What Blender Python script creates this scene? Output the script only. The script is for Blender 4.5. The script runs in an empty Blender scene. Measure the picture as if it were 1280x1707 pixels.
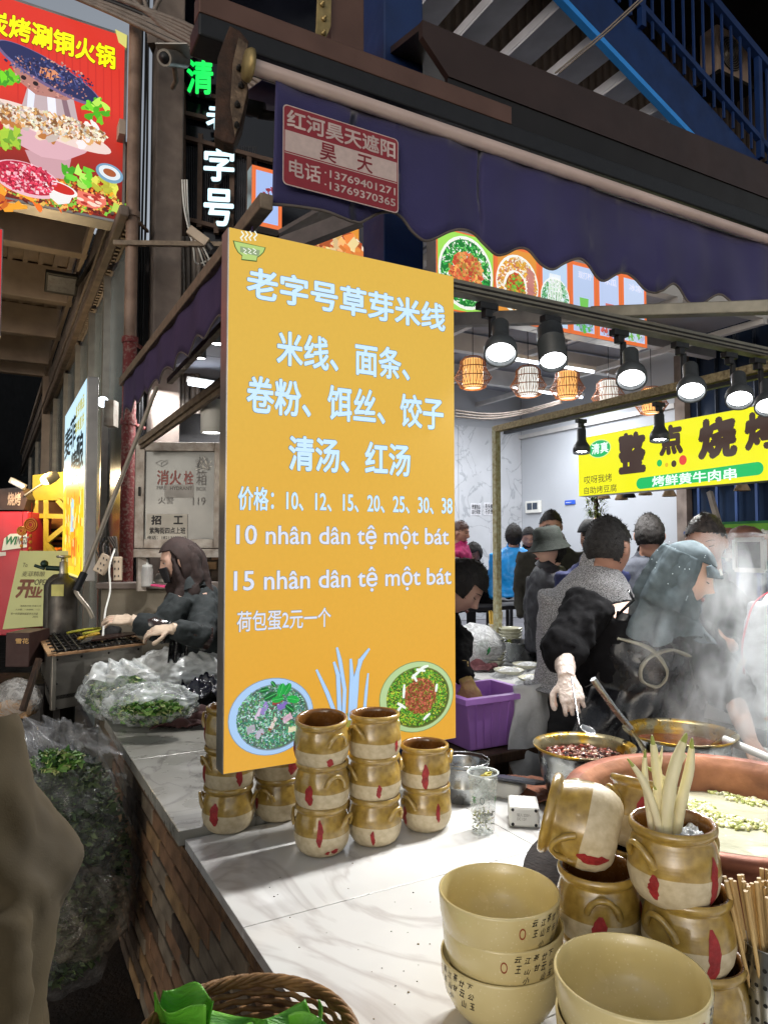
import bpy, math, random
from mathutils import Vector, Matrix, noise
R = math.radians
rnd = random.Random(7)
scene = bpy.context.scene
COL = scene.collection

# ------------------------------------------------------------------ camera
F, H = 1185.0, 1.59
PITCH = math.atan(57.5 / F)
cd = bpy.data.cameras.new('camera')
cam = bpy.data.objects.new('camera', cd); COL.objects.link(cam)
cam.location = (0, 0, H); cam.rotation_euler = (math.pi / 2 + PITCH, 0, 0)
cd.sensor_fit = 'VERTICAL'; cd.sensor_height = 36.0; cd.lens = 36.0 * F / 1707.0
cd.clip_start = 0.05; cd.clip_end = 400
scene.camera = cam
# ------------------------------------------------------------------ world, moonlight, exposure
world = bpy.data.worlds.new('World'); scene.world = world; world.use_nodes = True
wn = world.node_tree; bg = wn.nodes['Background']
sky = wn.nodes.new('ShaderNodeTexSky'); sky.sky_type = 'NISHITA'; sky.sun_disc = False
sky.sun_elevation = R(12); sky.sun_rotation = R(200)
hsv = wn.nodes.new('ShaderNodeHueSaturation'); hsv.inputs['Saturation'].default_value = 0.35
wn.links.new(sky.outputs[0], hsv.inputs['Color']); wn.links.new(hsv.outputs[0], bg.inputs[0]); bg.inputs[1].default_value = 0.15
sd = bpy.data.lights.new('moon', 'SUN'); sd.energy = 0.03; sd.angle = R(2); sd.color = (1, .96, .9)
so = bpy.data.objects.new('moon', sd); COL.objects.link(so); so.rotation_euler = (R(50), 0, R(-30))
scene.view_settings.view_transform = 'Standard'; scene.view_settings.look = 'None'
scene.view_settings.exposure = 0.0; scene.view_settings.gamma = 1.0
scene.render.engine = 'CYCLES'
cy = scene.cycles
cy.use_denoising = True
try: cy.denoiser = 'OPENIMAGEDENOISE'
except Exception: pass
cy.max_bounces = 7; cy.diffuse_bounces = 3; cy.glossy_bounces = 3; cy.transmission_bounces = 5
cy.transparent_max_bounces = 12; cy.volume_bounces = 1; cy.sample_clamp_indirect = 4.0
cy.caustics_reflective = False; cy.caustics_refractive = False; cy.use_light_tree = True
try: cy.volume_step_rate = 2.0; cy.volume_max_steps = 64
except Exception: pass

HALL, LAMP3, STEAM = 62.0, 60.0, 30.0
# ------------------------------------------------------------------ geometry of the place
TH = math.atan2(.482, .876)
UX = Vector((math.cos(TH), math.sin(TH), 0)); VX = Vector((-math.sin(TH), math.cos(TH), 0)); ZX = Vector((0, 0, 1))
CAM = Vector((0, 0, H))
_cp, _sp = math.cos(PITCH), math.sin(PITCH)
def ray(px, py):
    x, y = (px - 640) / F, (853.5 - py) / F
    return Vector((x, _cp - y * _sp, _sp + y * _cp))
def at(px, py, Y):
    d = ray(px, py); return CAM + d * (Y / d.y)
def onz(px, py, z):
    d = ray(px, py); return CAM + d * ((z - H) / d.z)
def onplane(px, py, p0, n):
    d = ray(px, py); return CAM + d * ((p0 - CAM).dot(n) / d.dot(n))
def UV(u, v, z=0.0): return UX * u + VX * v + ZX * z
def onu(px, py, u): return onplane(px, py, UX * u, UX)
def onv(px, py, v): return onplane(px, py, VX * v, VX)
def uvof(p): return p.dot(UX), p.dot(VX)

# ------------------------------------------------------------------ materials
def lin(c):
    return tuple((x / 255 / 12.92) if x / 255 <= .04045 else ((x / 255 + .055) / 1.055) ** 2.4 for x in c[:3]) + (1.0,)
_M = {}
def mat(name, rgb, rough=.6, metal=0.0, var=.18, scale=14, bump=.15, bscale=None, coat=0.0, rgb2=None, spec=.5, alpha=1.0,
        trans=0.0, ior=1.45, sheen=0.0, stretch=None, detail=5, lo=.35, hi=.7, rvar=.12, dist=.01):
    if name in _M: return _M[name]
    m = bpy.data.materials.new(name); m.use_nodes = True; nt = m.node_tree; N = nt.nodes; L = nt.links
    b = N['Principled BSDF']; c = lin(rgb)
    tc = N.new('ShaderNodeTexCoord'); src = tc.outputs['Object']
    if stretch:
        mp = N.new('ShaderNodeMapping'); mp.inputs['Scale'].default_value = stretch; L.new(src, mp.inputs[0]); src = mp.outputs[0]
    nz = N.new('ShaderNodeTexNoise'); nz.inputs['Scale'].default_value = scale; nz.inputs['Detail'].default_value = detail; L.new(src, nz.inputs['Vector'])
    rp = N.new('ShaderNodeValToRGB'); L.new(nz.outputs['Fac'], rp.inputs[0])
    c2 = lin(rgb2) if rgb2 else tuple(min(1, x * (1 + var)) for x in c[:3]) + (1,)
    c1 = c if rgb2 else tuple(x * (1 - var) for x in c[:3]) + (1,)
    rp.color_ramp.elements[0].position = lo; rp.color_ramp.elements[1].position = hi
    rp.color_ramp.elements[0].color = c1; rp.color_ramp.elements[1].color = c2
    L.new(rp.outputs[0], b.inputs['Base Color'])
    mr = N.new('ShaderNodeMapRange'); mr.inputs['To Min'].default_value = max(.02, rough - rvar); mr.inputs['To Max'].default_value = min(1, rough + rvar)
    n3 = N.new('ShaderNodeTexNoise'); n3.inputs['Scale'].default_value = scale * 2.7; L.new(src, n3.inputs['Vector'])
    L.new(n3.outputs['Fac'], mr.inputs[0]); L.new(mr.outputs[0], b.inputs['Roughness'])
    b.inputs['Metallic'].default_value = metal; b.inputs['Coat Weight'].default_value = coat; b.inputs['Coat Roughness'].default_value = .08
    b.inputs['Specular IOR Level'].default_value = spec; b.inputs['Alpha'].default_value = alpha
    b.inputs['Transmission Weight'].default_value = trans; b.inputs['IOR'].default_value = ior; b.inputs['Sheen Weight'].default_value = sheen
    if bump:
        n2 = N.new('ShaderNodeTexNoise'); n2.inputs['Scale'].default_value = bscale or scale * 3; n2.inputs['Detail'].default_value = 6; L.new(src, n2.inputs['Vector'])
        bp = N.new('ShaderNodeBump'); bp.inputs['Strength'].default_value = bump; bp.inputs['Distance'].default_value = dist
        L.new(n2.outputs['Fac'], bp.inputs['Height']); L.new(bp.outputs[0], b.inputs['Normal'])
    _M[name] = m; return m
def glow(name, rgb, s=1.0, base=.25):
    if name in _M: return _M[name]
    m = bpy.data.materials.new(name); m.use_nodes = True; b = m.node_tree.nodes['Principled BSDF']; c = lin(rgb)
    b.inputs['Base Color'].default_value = tuple(x * base for x in c[:3]) + (1,); b.inputs['Roughness'].default_value = .35
    b.inputs['Emission Color'].default_value = c; b.inputs['Emission Strength'].default_value = s
    _M[name] = m; return m
def attrmat(name, emit=0.0, rough=.5, base=1.0, noise_=0.0, trans=0.0, coat=0.0, sub=0.0):
    if name in _M: return _M[name]
    m = bpy.data.materials.new(name); m.use_nodes = True; nt = m.node_tree; N = nt.nodes; L = nt.links; b = N['Principled BSDF']
    a = N.new('ShaderNodeAttribute'); a.attribute_name = 'Col'; src = a.outputs['Color']
    if noise_:
        tc = N.new('ShaderNodeTexCoord'); nz = N.new('ShaderNodeTexNoise'); nz.inputs['Scale'].default_value = 60; nz.inputs['Detail'].default_value = 6; L.new(tc.outputs['Object'], nz.inputs['Vector'])
        mr = N.new('ShaderNodeMapRange'); mr.inputs['From Min'].default_value = .3; mr.inputs['From Max'].default_value = .7
        mr.inputs['To Min'].default_value = 1 - noise_; mr.inputs['To Max'].default_value = 1 + noise_; L.new(nz.outputs['Fac'], mr.inputs[0])
        mx = N.new('ShaderNodeVectorMath'); mx.operation = 'SCALE'; L.new(src, mx.inputs[0]); L.new(mr.outputs[0], mx.inputs['Scale']); src = mx.outputs[0]
    if emit:
        L.new(src, b.inputs['Emission Color']); b.inputs['Emission Strength'].default_value = emit
        mx = N.new('ShaderNodeVectorMath'); mx.operation = 'SCALE'; L.new(src, mx.inputs[0]); mx.inputs['Scale'].default_value = .25; L.new(mx.outputs[0], b.inputs['Base Color'])
    else: L.new(src, b.inputs['Base Color'])
    b.inputs['Roughness'].default_value = rough; b.inputs['Coat Weight'].default_value = coat
    _M[name] = m; return m
def film(name, rgb, a_lo, a_hi, scale=20, rough=.25, bump=.6):
    """thin clear plastic film: creases catch light, flat areas let what is inside show"""
    if name in _M: return _M[name]
    m = bpy.data.materials.new(name); m.use_nodes = True; nt = m.node_tree; N = nt.nodes; L = nt.links; b = N['Principled BSDF']
    tc = N.new('ShaderNodeTexCoord'); nz = N.new('ShaderNodeTexNoise'); nz.inputs['Scale'].default_value = scale; nz.inputs['Detail'].default_value = 4; nz.inputs['Distortion'].default_value = 2.2
    L.new(tc.outputs['Object'], nz.inputs['Vector'])
    mr = N.new('ShaderNodeMapRange'); mr.inputs['From Min'].default_value = .38; mr.inputs['From Max'].default_value = .68; mr.inputs['To Min'].default_value = a_lo; mr.inputs['To Max'].default_value = a_hi
    L.new(nz.outputs['Fac'], mr.inputs[0]); L.new(mr.outputs[0], b.inputs['Alpha'])
    b.inputs['Base Color'].default_value = lin(rgb); b.inputs['Roughness'].default_value = rough
    bp = N.new('ShaderNodeBump'); bp.inputs['Strength'].default_value = bump; bp.inputs['Distance'].default_value = .02
    L.new(nz.outputs['Fac'], bp.inputs['Height']); L.new(bp.outputs[0], b.inputs['Normal'])
    _M[name] = m; return m

# ------------------------------------------------------------------ mesh builder
class MB:
    def __init__(s): s.v = []; s.f = []; s.mi = []; s.sm = []; s.c = []; s.T = None
    def add(s, vs, fs, mi=0, sm=False, col=None):
        o = len(s.v)
        for p in vs:
            p = Vector(p)
            if s.T is not None: p = s.T @ p
            s.v.append(p)
        for f in fs:
            s.f.append(tuple(i + o for i in f)); s.mi.append(mi); s.sm.append(sm); s.c.append(col)
        return s
    def box(s, c, size, ax=None, mi=0, col=None, taper=1.0):
        """c centre, size (x,y,z), ax = (X,Y,Z) axis vectors"""
        X, Y, Z = ax or (Vector((1, 0, 0)), Vector((0, 1, 0)), ZX); c = Vector(c); hx, hy, hz = size[0] / 2, size[1] / 2, size[2] / 2
        vs = []
        for k in (-1, 1):
            t = taper if k < 0 else 1.0
            for i, j in ((-1, -1), (1, -1), (1, 1), (-1, 1)): vs.append(c + X * (i * hx * t) + Y * (j * hy * t) + Z * (k * hz))
        return s.add(vs, [(3, 2, 1, 0), (4, 5, 6, 7), (0, 1, 5, 4), (1, 2, 6, 5), (2, 3, 7, 6), (3, 0, 4, 7)], mi, False, col)
    def bar(s, p, q, w, h, up=None, mi=0, col=None):
        p, q = Vector(p), Vector(q); Z = (q - p); l = Z.length; Z.normalize(); up = Vector(up) if up else (ZX if abs(Z.z) < .9 else UX)
        X = Z.cross(up).normalized(); Y = X.cross(Z).normalized()
        return s.box((p + q) / 2, (w, h, l), (X, Y, Z), mi, col)
    def tube(s, pts, r, seg=10, mi=0, col=None, cap=True, flat=1.0, sm=True):
        pts = [Vector(p) for p in pts]; n = len(pts); rs = r if isinstance(r, (list, tuple)) else [r] * n
        vs = []; prev = None
        for i, p in enumerate(pts):
            d = (pts[min(i + 1, n - 1)] - pts[max(i - 1, 0)]).normalized()
            if prev is None: a = Vector((0, 0, 1)) if abs(d.z) < .9 else Vector((1, 0, 0)); X = d.cross(a).normalized()
            else: X = (prev - d * prev.dot(d)).normalized()
            prev = X; Y = d.cross(X)
            for k in range(seg):
                t = 2 * math.pi * k / seg; vs.append(p + X * (math.cos(t) * rs[i]) + Y * (math.sin(t) * rs[i] * flat))
        fs = [(i * seg + k, i * seg + (k + 1) % seg, (i + 1) * seg + (k + 1) % seg, (i + 1) * seg + k) for i in range(n - 1) for k in range(seg)]
        s.add(vs, fs, mi, sm, col)
        if cap:
            s.add(vs[:seg], [tuple(range(seg - 1, -1, -1))], mi, False, col); s.add(vs[-seg:], [tuple(range(seg))], mi, False, col)
        return s
    def lathe(s, prof, c=(0, 0, 0), seg=32, axis=None, mi=0, sm=True, col=None, scale=1.0, wob=0):
        c = Vector(c); Z = Vector(axis).normalized() if axis is not None else ZX
        X = Z.cross(Vector((0, 1, 0)) if abs(Z.y) < .9 else Vector((1, 0, 0))).normalized(); Y = Z.cross(X)
        if axis is None: X, Y = Vector((1, 0, 0)), Vector((0, 1, 0))
        vs = []; 
        for (r, z) in prof:
            for k in range(seg):
                t = 2 * math.pi * k / seg; rr = r * (1 + wob * math.sin(2 * t + z * 9)); vs.append(c + (X * math.cos(t) + Y * math.sin(t)) * (rr * scale) + Z * (z * scale))
        fs = [(i * seg + k, i * seg + (k + 1) % seg, (i + 1) * seg + (k + 1) % seg, (i + 1) * seg + k) for i in range(len(prof) - 1) for k in range(seg)]
        return s.add(vs, fs, mi, sm, col)
    def loft(s, rings, seg=24, mi=0, sm=True, cap=True, col=None):
        """rings: (centre, X-half vector, Y-half vector)"""
        vs = []; n = len(rings)
        for c, X, Y in rings:
            c = Vector(c)
            for k in range(seg):
                t = 2 * math.pi * k / seg; vs.append(c + Vector(X) * math.cos(t) + Vector(Y) * math.sin(t))
        fs = [(i * seg + k, i * seg + (k + 1) % seg, (i + 1) * seg + (k + 1) % seg, (i + 1) * seg + k) for i in range(n - 1) for k in range(seg)]
        s.add(vs, fs, mi, sm, col)
        if cap: s.add(vs[:seg], [tuple(range(seg - 1, -1, -1))], mi, sm, col); s.add(vs[-seg:], [tuple(range(seg))], mi, sm, col)
        return s
    def ball(s, c, r, seg=16, rings=10, mi=0, col=None, rot=None):
        c = Vector(c); r = Vector(r) if isinstance(r, (tuple, list, Vector)) else Vector((r, r, r)); vs = []
        for i in range(rings + 1):
            a = math.pi * i / rings
            for k in range(seg):
                t = 2 * math.pi * k / seg; p = Vector((math.sin(a) * math.cos(t) * r.x, math.sin(a) * math.sin(t) * r.y, math.cos(a) * r.z))
                if rot is not None: p = rot @ p
                vs.append(c + p)
        fs = [(i * seg + k, (i + 1) * seg + k, (i + 1) * seg + (k + 1) % seg, i * seg + (k + 1) % seg) for i in range(rings) for k in range(seg)]
        return s.add(vs, fs, mi, True, col)
    def grid(s, fn, nu, nv, mi=0, sm=True, col=None, wrap=False):
        vs = [fn(i / nu, j / nv) for j in range(nv + 1) for i in range(nu + 1)]
        fs = [(j * (nu + 1) + i, j * (nu + 1) + i + 1, (j + 1) * (nu + 1) + i + 1, (j + 1) * (nu + 1) + i) for j in range(nv) for i in range(nu)]
        return s.add(vs, fs, mi, sm, col)
    def poly(s, pts, mi=0, col=None): return s.add(pts, [tuple(range(len(pts)))], mi, False, col)
    def prism(s, pts, dvec, mi=0, col=None, sm=False):
        n = len(pts); pts = [Vector(p) for p in pts]; d = Vector(dvec)
        return s.add(pts + [p + d for p in pts], [tuple(range(n)), tuple(range(2 * n - 1, n - 1, -1))] + [(i, i + n, (i + 1) % n + n, (i + 1) % n) for i in range(n)], mi, sm, col)
    def mesh(s, name, mats, inv=None):
        me = bpy.data.meshes.new(name); me.from_pydata([inv @ p if inv is not None else p for p in s.v], [], s.f)
        for m in (mats if isinstance(mats, (list, tuple)) else [mats]): me.materials.append(m)
        me.polygons.foreach_set('material_index', s.mi); me.polygons.foreach_set('use_smooth', s.sm)
        if any(c is not None for c in s.c):
            at_ = me.color_attributes.new('Col', 'FLOAT_COLOR', 'CORNER'); data = []
            for f, c in zip(s.f, s.c):
                c = c or (.5, .5, .5, 1); data.extend(list(c) * len(f))
            at_.data.foreach_set('color', data)
        me.update(); return me
    def build(s, name, mats, parent=None, bevel=0, world=True, solid=0, subsurf=0, remesh=0, smooth=0, disp=None):
        inv = chain(parent).inverted() if (parent is not None and world) else None
        o = bpy.data.objects.new(name, s.mesh(name, mats, inv)); COL.objects.link(o)
        if parent is not None: o.parent = parent
        mods(o, bevel, solid, subsurf, remesh, smooth, disp)
        return o
def mods(o, bevel=0, solid=0, subsurf=0, remesh=0, smooth=0, disp=None):
    if remesh:
        m = o.modifiers.new('r', 'REMESH'); m.mode = 'VOXEL'; m.voxel_size = remesh; m.use_smooth_shade = True
    if smooth:
        m = o.modifiers.new('sm', 'SMOOTH'); m.iterations = smooth; m.factor = .6
    if subsurf:
        m = o.modifiers.new('s', 'SUBSURF'); m.levels = subsurf; m.render_levels = subsurf
    for st, sc_ in (disp or []):
        t = bpy.data.textures.new('folds', 'CLOUDS' if sc_ > 0 else 'WOOD'); t.noise_scale = abs(sc_)
        if sc_ > 0: t.noise_depth = 3
        else: t.wood_type = 'BANDNOISE'; t.turbulence = 9
        m = o.modifiers.new('d', 'DISPLACE'); m.texture = t; m.strength = st; m.mid_level = .5; m.texture_coords = 'LOCAL'
    if solid:
        m = o.modifiers.new('so', 'SOLIDIFY'); m.thickness = solid; m.offset = 0
    if bevel:
        m = o.modifiers.new('b', 'BEVEL'); m.width = bevel; m.segments = 2; m.limit_method = 'ANGLE'
def chain(o):
    m = Matrix.Identity(4)
    while o is not None: m = o.matrix_basis @ m; o = o.parent
    return m
def tag(o, label=None, cat=None, group=None, kind=None):
    if label: o['label'] = label
    if cat: o['category'] = cat
    if group: o['group'] = group
    if kind: o['kind'] = kind
    return o
def thing(name, label, cat, loc=(0, 0, 0), rz=0.0, group=None, rot=None):
    o = bpy.data.objects.new(name, None); COL.objects.link(o); o.location = loc; o.rotation_euler = rot or (0, 0, rz); o.empty_display_size = .1
    return tag(o, label, cat, group)
def copy_tree(o, parent=None):
    c = o.copy(); COL.objects.link(c)
    if parent is not None: c.parent = parent
    for ch in [x for x in KIDS.get(o.name, [])] or list(o.children):
        copy_tree(ch, c)
    return c
KIDS = {}
AX = (UX, VX, ZX)

# flat lettering and print ---------------------------------------------------
class Plane:
    def __init__(s, o, x, y): s.o = Vector(o); s.x = Vector(x).normalized(); s.y = Vector(y).normalized(); s.n = s.x.cross(s.y).normalized()
    def pix(s, px, py): p = onplane(px, py, s.o, s.n) - s.o; return p.dot(s.x), p.dot(s.y)
    def pt(s, a, b, off=0.0): return s.o + s.x * a + s.y * b + s.n * off
def text_mesh(body, bold=0.0, ext=0.0, shear=0.0, spacing=1.0):
    c = bpy.data.curves.new('t', 'FONT'); c.body = body; c.extrude = ext; c.shear = shear; c.resolution_u = 3; c.space_character = spacing
    o = bpy.data.objects.new('t', c); COL.objects.link(o)
    me = bpy.data.meshes.new_from_object(o.evaluated_get(bpy.context.evaluated_depsgraph_get()))
    bpy.data.objects.remove(o); bpy.data.curves.remove(c)
    if bold > .001:
        # thicken the strokes: the same outline shifted a little each way
        vs = [v.co.copy() for v in me.vertices]; fs = [tuple(p.vertices) for p in me.polygons]; n = len(vs); V_, F_ = [], []
        for k in range(8):
            dx, dy = math.cos(k * .7854) * bold * .8, math.sin(k * .7854) * bold * .8
            F_ += [tuple(i + len(V_) for i in f) for f in fs]; V_ += [Vector((p.x + dx, p.y + dy, p.z + k * 2e-6)) for p in vs]
        me = bpy.data.meshes.new('t'); me.from_pydata(V_, [], F_)
    return me
def text_on(pl, body, rect, m, parent, bold=.02, ext=0.0, off=.002, name='lettering', shear=0.0, st=False, hfix=None, slant=0.0):
    """rect = (xl, ytop, ybot, xr, ytop_right) in photo pixels projected on the sign's plane (or s0,s1,tbot,ttop when st)"""
    me = text_mesh(body, bold, ext, shear)
    xs = [v.co.x for v in me.vertices]; ys = [v.co.y for v in me.vertices]
    if not xs: return None
    x0, x1, y0, y1 = min(xs), max(xs), min(ys), max(ys)
    if st: s0, s1, t0, t1 = rect
    else:
        xl, yt, yb, xr, ytr = rect; s0, t1 = pl.pix(xl, yt); _, t0 = pl.pix(xl, yb); s1, t1r = pl.pix(xr, ytr); d = (t1r - t1) / 2; t0 += d; t1 += d
    inv = chain(parent).inverted() if parent is not None else Matrix.Identity(4)
    for v in me.vertices:
        a = (v.co.x - x0) / (x1 - x0); b = (v.co.y - y0) / max(1e-6, y1 - y0)
        v.co = inv @ pl.pt(s0 + a * (s1 - s0) + slant * (b - .5), t0 + b * (t1 - t0), off + v.co.z)
    me.materials.clear(); me.materials.append(m)
    o = bpy.data.objects.new(name, me); COL.objects.link(o); o.parent = parent; return o
def jit(c, a=.15):
    k = 1 + rnd.uniform(-a, a); return tuple(max(0, x * k * (1 + rnd.uniform(-a, a) * .4)) for x in c[:3]) + (1,)
def pdisc(mb, pl, s, t, rs, rt, col, off, n=28, rot=0.0, wob=0.0, mi=0):
    ph = rnd.random() * 6; pts = []
    for k in range(n):
        a = 2 * math.pi * k / n; w = 1 + wob * math.sin(3 * a + ph) + wob * .6 * math.sin(5 * a + ph * 2)
        x, y = math.cos(a) * rs * w, math.sin(a) * rt * w
        pts.append(pl.pt(s + x * math.cos(rot) - y * math.sin(rot), t + x * math.sin(rot) + y * math.cos(rot), off))
    mb.poly(pts, mi, col)
def ppoly(mb, pl, pts, col, off, mi=0, px=True):
    mb.poly([pl.pt(*(pl.pix(*p) if px else p), off) for p in pts], mi, col)
def pbits(mb, pl, s, t, rs, rt, n, size, cols, off, aspect=2.2, inner=0.0):
    for i in range(n):
        a = rnd.random() * 6.283; q = math.sqrt(rnd.uniform(inner * inner, 1)); cs, ct = s + math.cos(a) * rs * q, t + math.sin(a) * rt * q
        l = size * rnd.uniform(.6, 1.4); w = l / aspect / rnd.uniform(.8, 1.4); b = rnd.random() * 3.1416; c, d = math.cos(b), math.sin(b)
        o = off + i * 2e-7
        mb.poly([pl.pt(cs + c * x - d * y, ct + d * x + c * y, o) for x, y in ((-l, -w), (l * .8, -w * 1.1), (l, w * .8), (-l * .9, w))], 0, jit(rnd.choice(cols), .25))
def strip_poly(mb, pl, pts, w, col, off, px=True, taper=None, mi=0):
    P = [Vector(pl.pix(*p)) if px else Vector(p) for p in pts]; n = len(P); Lp = []; Rp = []
    for i, p in enumerate(P):
        d = (P[min(i + 1, n - 1)] - P[max(i - 1, 0)]).normalized(); nn = Vector((-d.y, d.x)); ww = w * (taper[i] if taper else 1)
        Lp.append(p + nn * ww); Rp.append(p - nn * ww)
    vs = [pl.pt(p.x, p.y, off) for p in Lp + Rp]; mb.add(vs, [(i, i + 1, n + i + 1, n + i) for i in range(n - 1)], mi, False, col)
def spot(parent, loc, target, power, angle=80, col=(1, .98, .95), size=.03, blend=.6):
    l = bpy.data.lights.new('lamp_light', 'SPOT'); l.energy = power; l.spot_size = R(angle); l.spot_blend = blend; l.shadow_soft_size = size; l.color = col
    o = bpy.data.objects.new('lamp_light', l); COL.objects.link(o)
    M = Matrix.Translation(Vector(loc)) @ (Vector(target) - Vector(loc)).to_track_quat('-Z', 'Y').to_matrix().to_4x4()
    o.parent = parent; o.matrix_basis = chain(parent).inverted() @ M; return o
def catmull(pts, n=6):
    P = [Vector(p) for p in pts]; out = []
    for i in range(len(P) - 1):
        a, b, c, d = P[max(i - 1, 0)], P[i], P[i + 1], P[min(i + 2, len(P) - 1)]
        for k in range(n):
            t = k / n; out.append(.5 * ((2 * b) + (c - a) * t + (2 * a - 5 * b + 4 * c - d) * t * t + (3 * b - a - 3 * c + d) * t ** 3))
    out.append(P[-1]); return out

# ------------------------------------------------------------------ shared materials
m_steel = mat('brushed_steel', (170, 172, 172), .28, 1.0, .12, 9, .05)
m_alu = mat('dull_aluminium', (165, 160, 152), .42, .85, .15, 12, .06)
m_black = mat('black_plastic', (24, 24, 26), .45, 0, .2, 30, .05)
m_dark = mat('dark_iron', (38, 35, 33), .6, .4, .3, 20, .2)
m_rust = mat('rusty_iron', (70, 48, 36), .75, .3, .3, 26, .4, rgb2=(34, 26, 22))
m_white = mat('white_enamel', (215, 215, 210), .35, 0, .06, 8, .04)
m_conc = mat('weathered_concrete', (128, 116, 108), .85, 0, .2, 6, .35, rgb2=(96, 86, 80))
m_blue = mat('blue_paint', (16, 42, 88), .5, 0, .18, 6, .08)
m_brass = mat('yellowed_zinc', (160, 140, 95), .5, .7, .2, 30, .1)
m_cable = mat('grey_cable', (120, 110, 102), .55, 0, .2, 12, .0)
m_cableblk = mat('black_cable', (22, 22, 24), .5, 0, .2, 12, .0)
m_wood = mat('old_dark_wood', (74, 52, 36), .7, 0, .3, 10, .4, rgb2=(38, 26, 18), stretch=(9, 9, 1.2))
# ================================================================== THE SETTING
def slab(name, pts, z0, z1, m, kind='structure', label=None, cat=None):
    mb = MB(); mb.prism([Vector((p.x, p.y, z0)) for p in pts], ZX * (z1 - z0)); o = mb.build(name, m); return tag(o, label, cat, None, kind)
m_ground = mat('wet_asphalt', (48, 44, 40), .55, 0, .35, 3, .5, bscale=60, rgb2=(22, 20, 19), rvar=.3)
g = MB(); g.grid(lambda a, b: Vector((-60 + 120 * a, -30 + 140 * b, 0)), 2, 2); tag(g.build('ground', m_ground), kind='structure')
sb = MB(); sb.ball((0, 20, 0), (160, 160, 120), 24, 12); skyo = None
m_tile = mat('hall_tile', (120, 118, 124), .35, 0, .1, 3, .05)
hf = MB(); hf.prism([UV(2.9, 4.9, .2), UV(9, 4.9, .2), UV(9, 9.4, .2), UV(2.6, 9.4, .2), UV(2.6, 4.9, .2)], ZX * .296)
hall_floor = tag(hf.build('hall_floor', mat('floor_grout', (70, 68, 70), .7)), kind='structure')
# laid tiles: each its own piece
mbt = MB(); mbt.box((0, 0, 0), (.59, .59, .012)); tme = mbt.mesh('tile', m_tile)
for i in range(9):
    for j in range(6):
        o = bpy.data.objects.new('tile', tme); COL.objects.link(o); o.parent = hall_floor
        o.matrix_basis = Matrix.Translation(UV(2.2 + .6 * i, 5.3 + .6 * j, .5 + rnd.uniform(0, .001))) @ Matrix.Rotation(TH, 4, 'Z')

# ---- left facade running away down the lane (plane u = .77)
fac = thing('lane_building', 'long grey shed building with ribbed cladding and tinted panels running down the dark lane', 'building', UV(.77, 5, 0))
m_clad = mat('ribbed_cladding', (160, 148, 138), .6, .1, .2, 5, .15)
m_panel = mat('tinted_panel', (112, 124, 128), .22, .1, .25, 1.2, .08, rvar=.1)
mb = MB(); mb.bar(UV(.80, 5.0, 1.9), UV(.80, 24, 1.9), .05, 3.6); mb.build('wall', m_panel, fac)
mb = MB()
for i in range(260):
    v = 5.02 + i * .075; mb.box(UV(.765, v, 4.09), (.03, .035, .62), AX)
mb.bar(UV(.80, 5.0, 4.09), UV(.80, 24, 4.09), .04, .64); tag(mb.build('ribbed_panel', m_clad, fac), kind='stuff')
for v in (5.9, 6.9, 8.1, 9.5, 11.2, 13.4, 16, 19): mb = MB(); mb.bar(UV(.755, v, .2), UV(.755, v, 3.72), .05, .06); mb.build('mullion', m_alu, fac)
mb = MB(); mb.bar(UV(.70, 4.75, 3.765), UV(.70, 24, 3.765), .06, .07); mb.build('gutter_pipe', mat('dusty_pipe', (112, 98, 88), .6, 0, .3, 8, .2), fac, bevel=.01)
mb = MB(); mb.tube([UV(.66, 5 + i * .5, 3.84 + .012 * math.sin(i * 2.1)) for i in range(38)], .012, 6, sm=True); mb.build('cable', m_cable, fac)
# canopy roof over the lane
cano = thing('lane_canopy', 'beige steel canopy roof with deep beams over the lane at upper left', 'canopy roof', UV(-2, 8, 4.5))
m_deck = mat('canopy_deck', (176, 160, 146), .7, 0, .15, 4, .2)
mb = MB(); mb.bar(UV(.75, 9.2, 4.80), UV(-6, 9.2, 4.80), 7.4, .04)
mb.v = mb.v; mb.build('deck', m_deck, cano)
for k, v in enumerate((5.7, 7.25, 8.8, 10.35, 11.9, 12.75)):
    mb = MB(); mb.bar(UV(.74, v, 4.56), UV(-6, v, 4.56), .14, .40); mb.build('beam', m_deck, cano, bevel=.01)
mb = MB()
for i in range(44): mb.bar(UV(.7 - i * .15, 5.6, 4.765), UV(.7 - i * .15, 12.8, 4.765), .05, .03)
tag(mb.build('deck_rib', m_deck, cano), kind='stuff')
mb = MB(); mb.bar(UV(.72, 12.7, 0), UV(.72, 12.7, 4.6), .12, .12); mb.bar(UV(.7, 4.9, 4.40), UV(.7, 24, 4.40), .04, .10); mb.build('edge_post', m_deck, cano)
fl = thing('floodlight', 'flat black floodlight on a short arm under the canopy beams', 'floodlight', onu(105, 475, .5))
c = onu(103, 472, .55)
mb = MB(); mb.box(c, (.30, .24, .05), (UX, (VX * .8 - ZX * .6).normalized(), (VX * .6 + ZX * .8).normalized())); mb.build('housing', m_black, fl, bevel=.008)
mb = MB(); mb.box(c - (VX * .6 + ZX * .8) * .028, (.25, .18, .006), (UX, (VX * .8 - ZX * .6).normalized(), (VX * .6 + ZX * .8).normalized())); mb.build('lens', mat('frosted_lens', (105, 105, 108), .3), fl)
mb = MB(); mb.bar(c + UX * .14, UV(.76, 6.35, c.z - .12), .03, .03); mb.build('arm', m_dark, fl)

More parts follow.
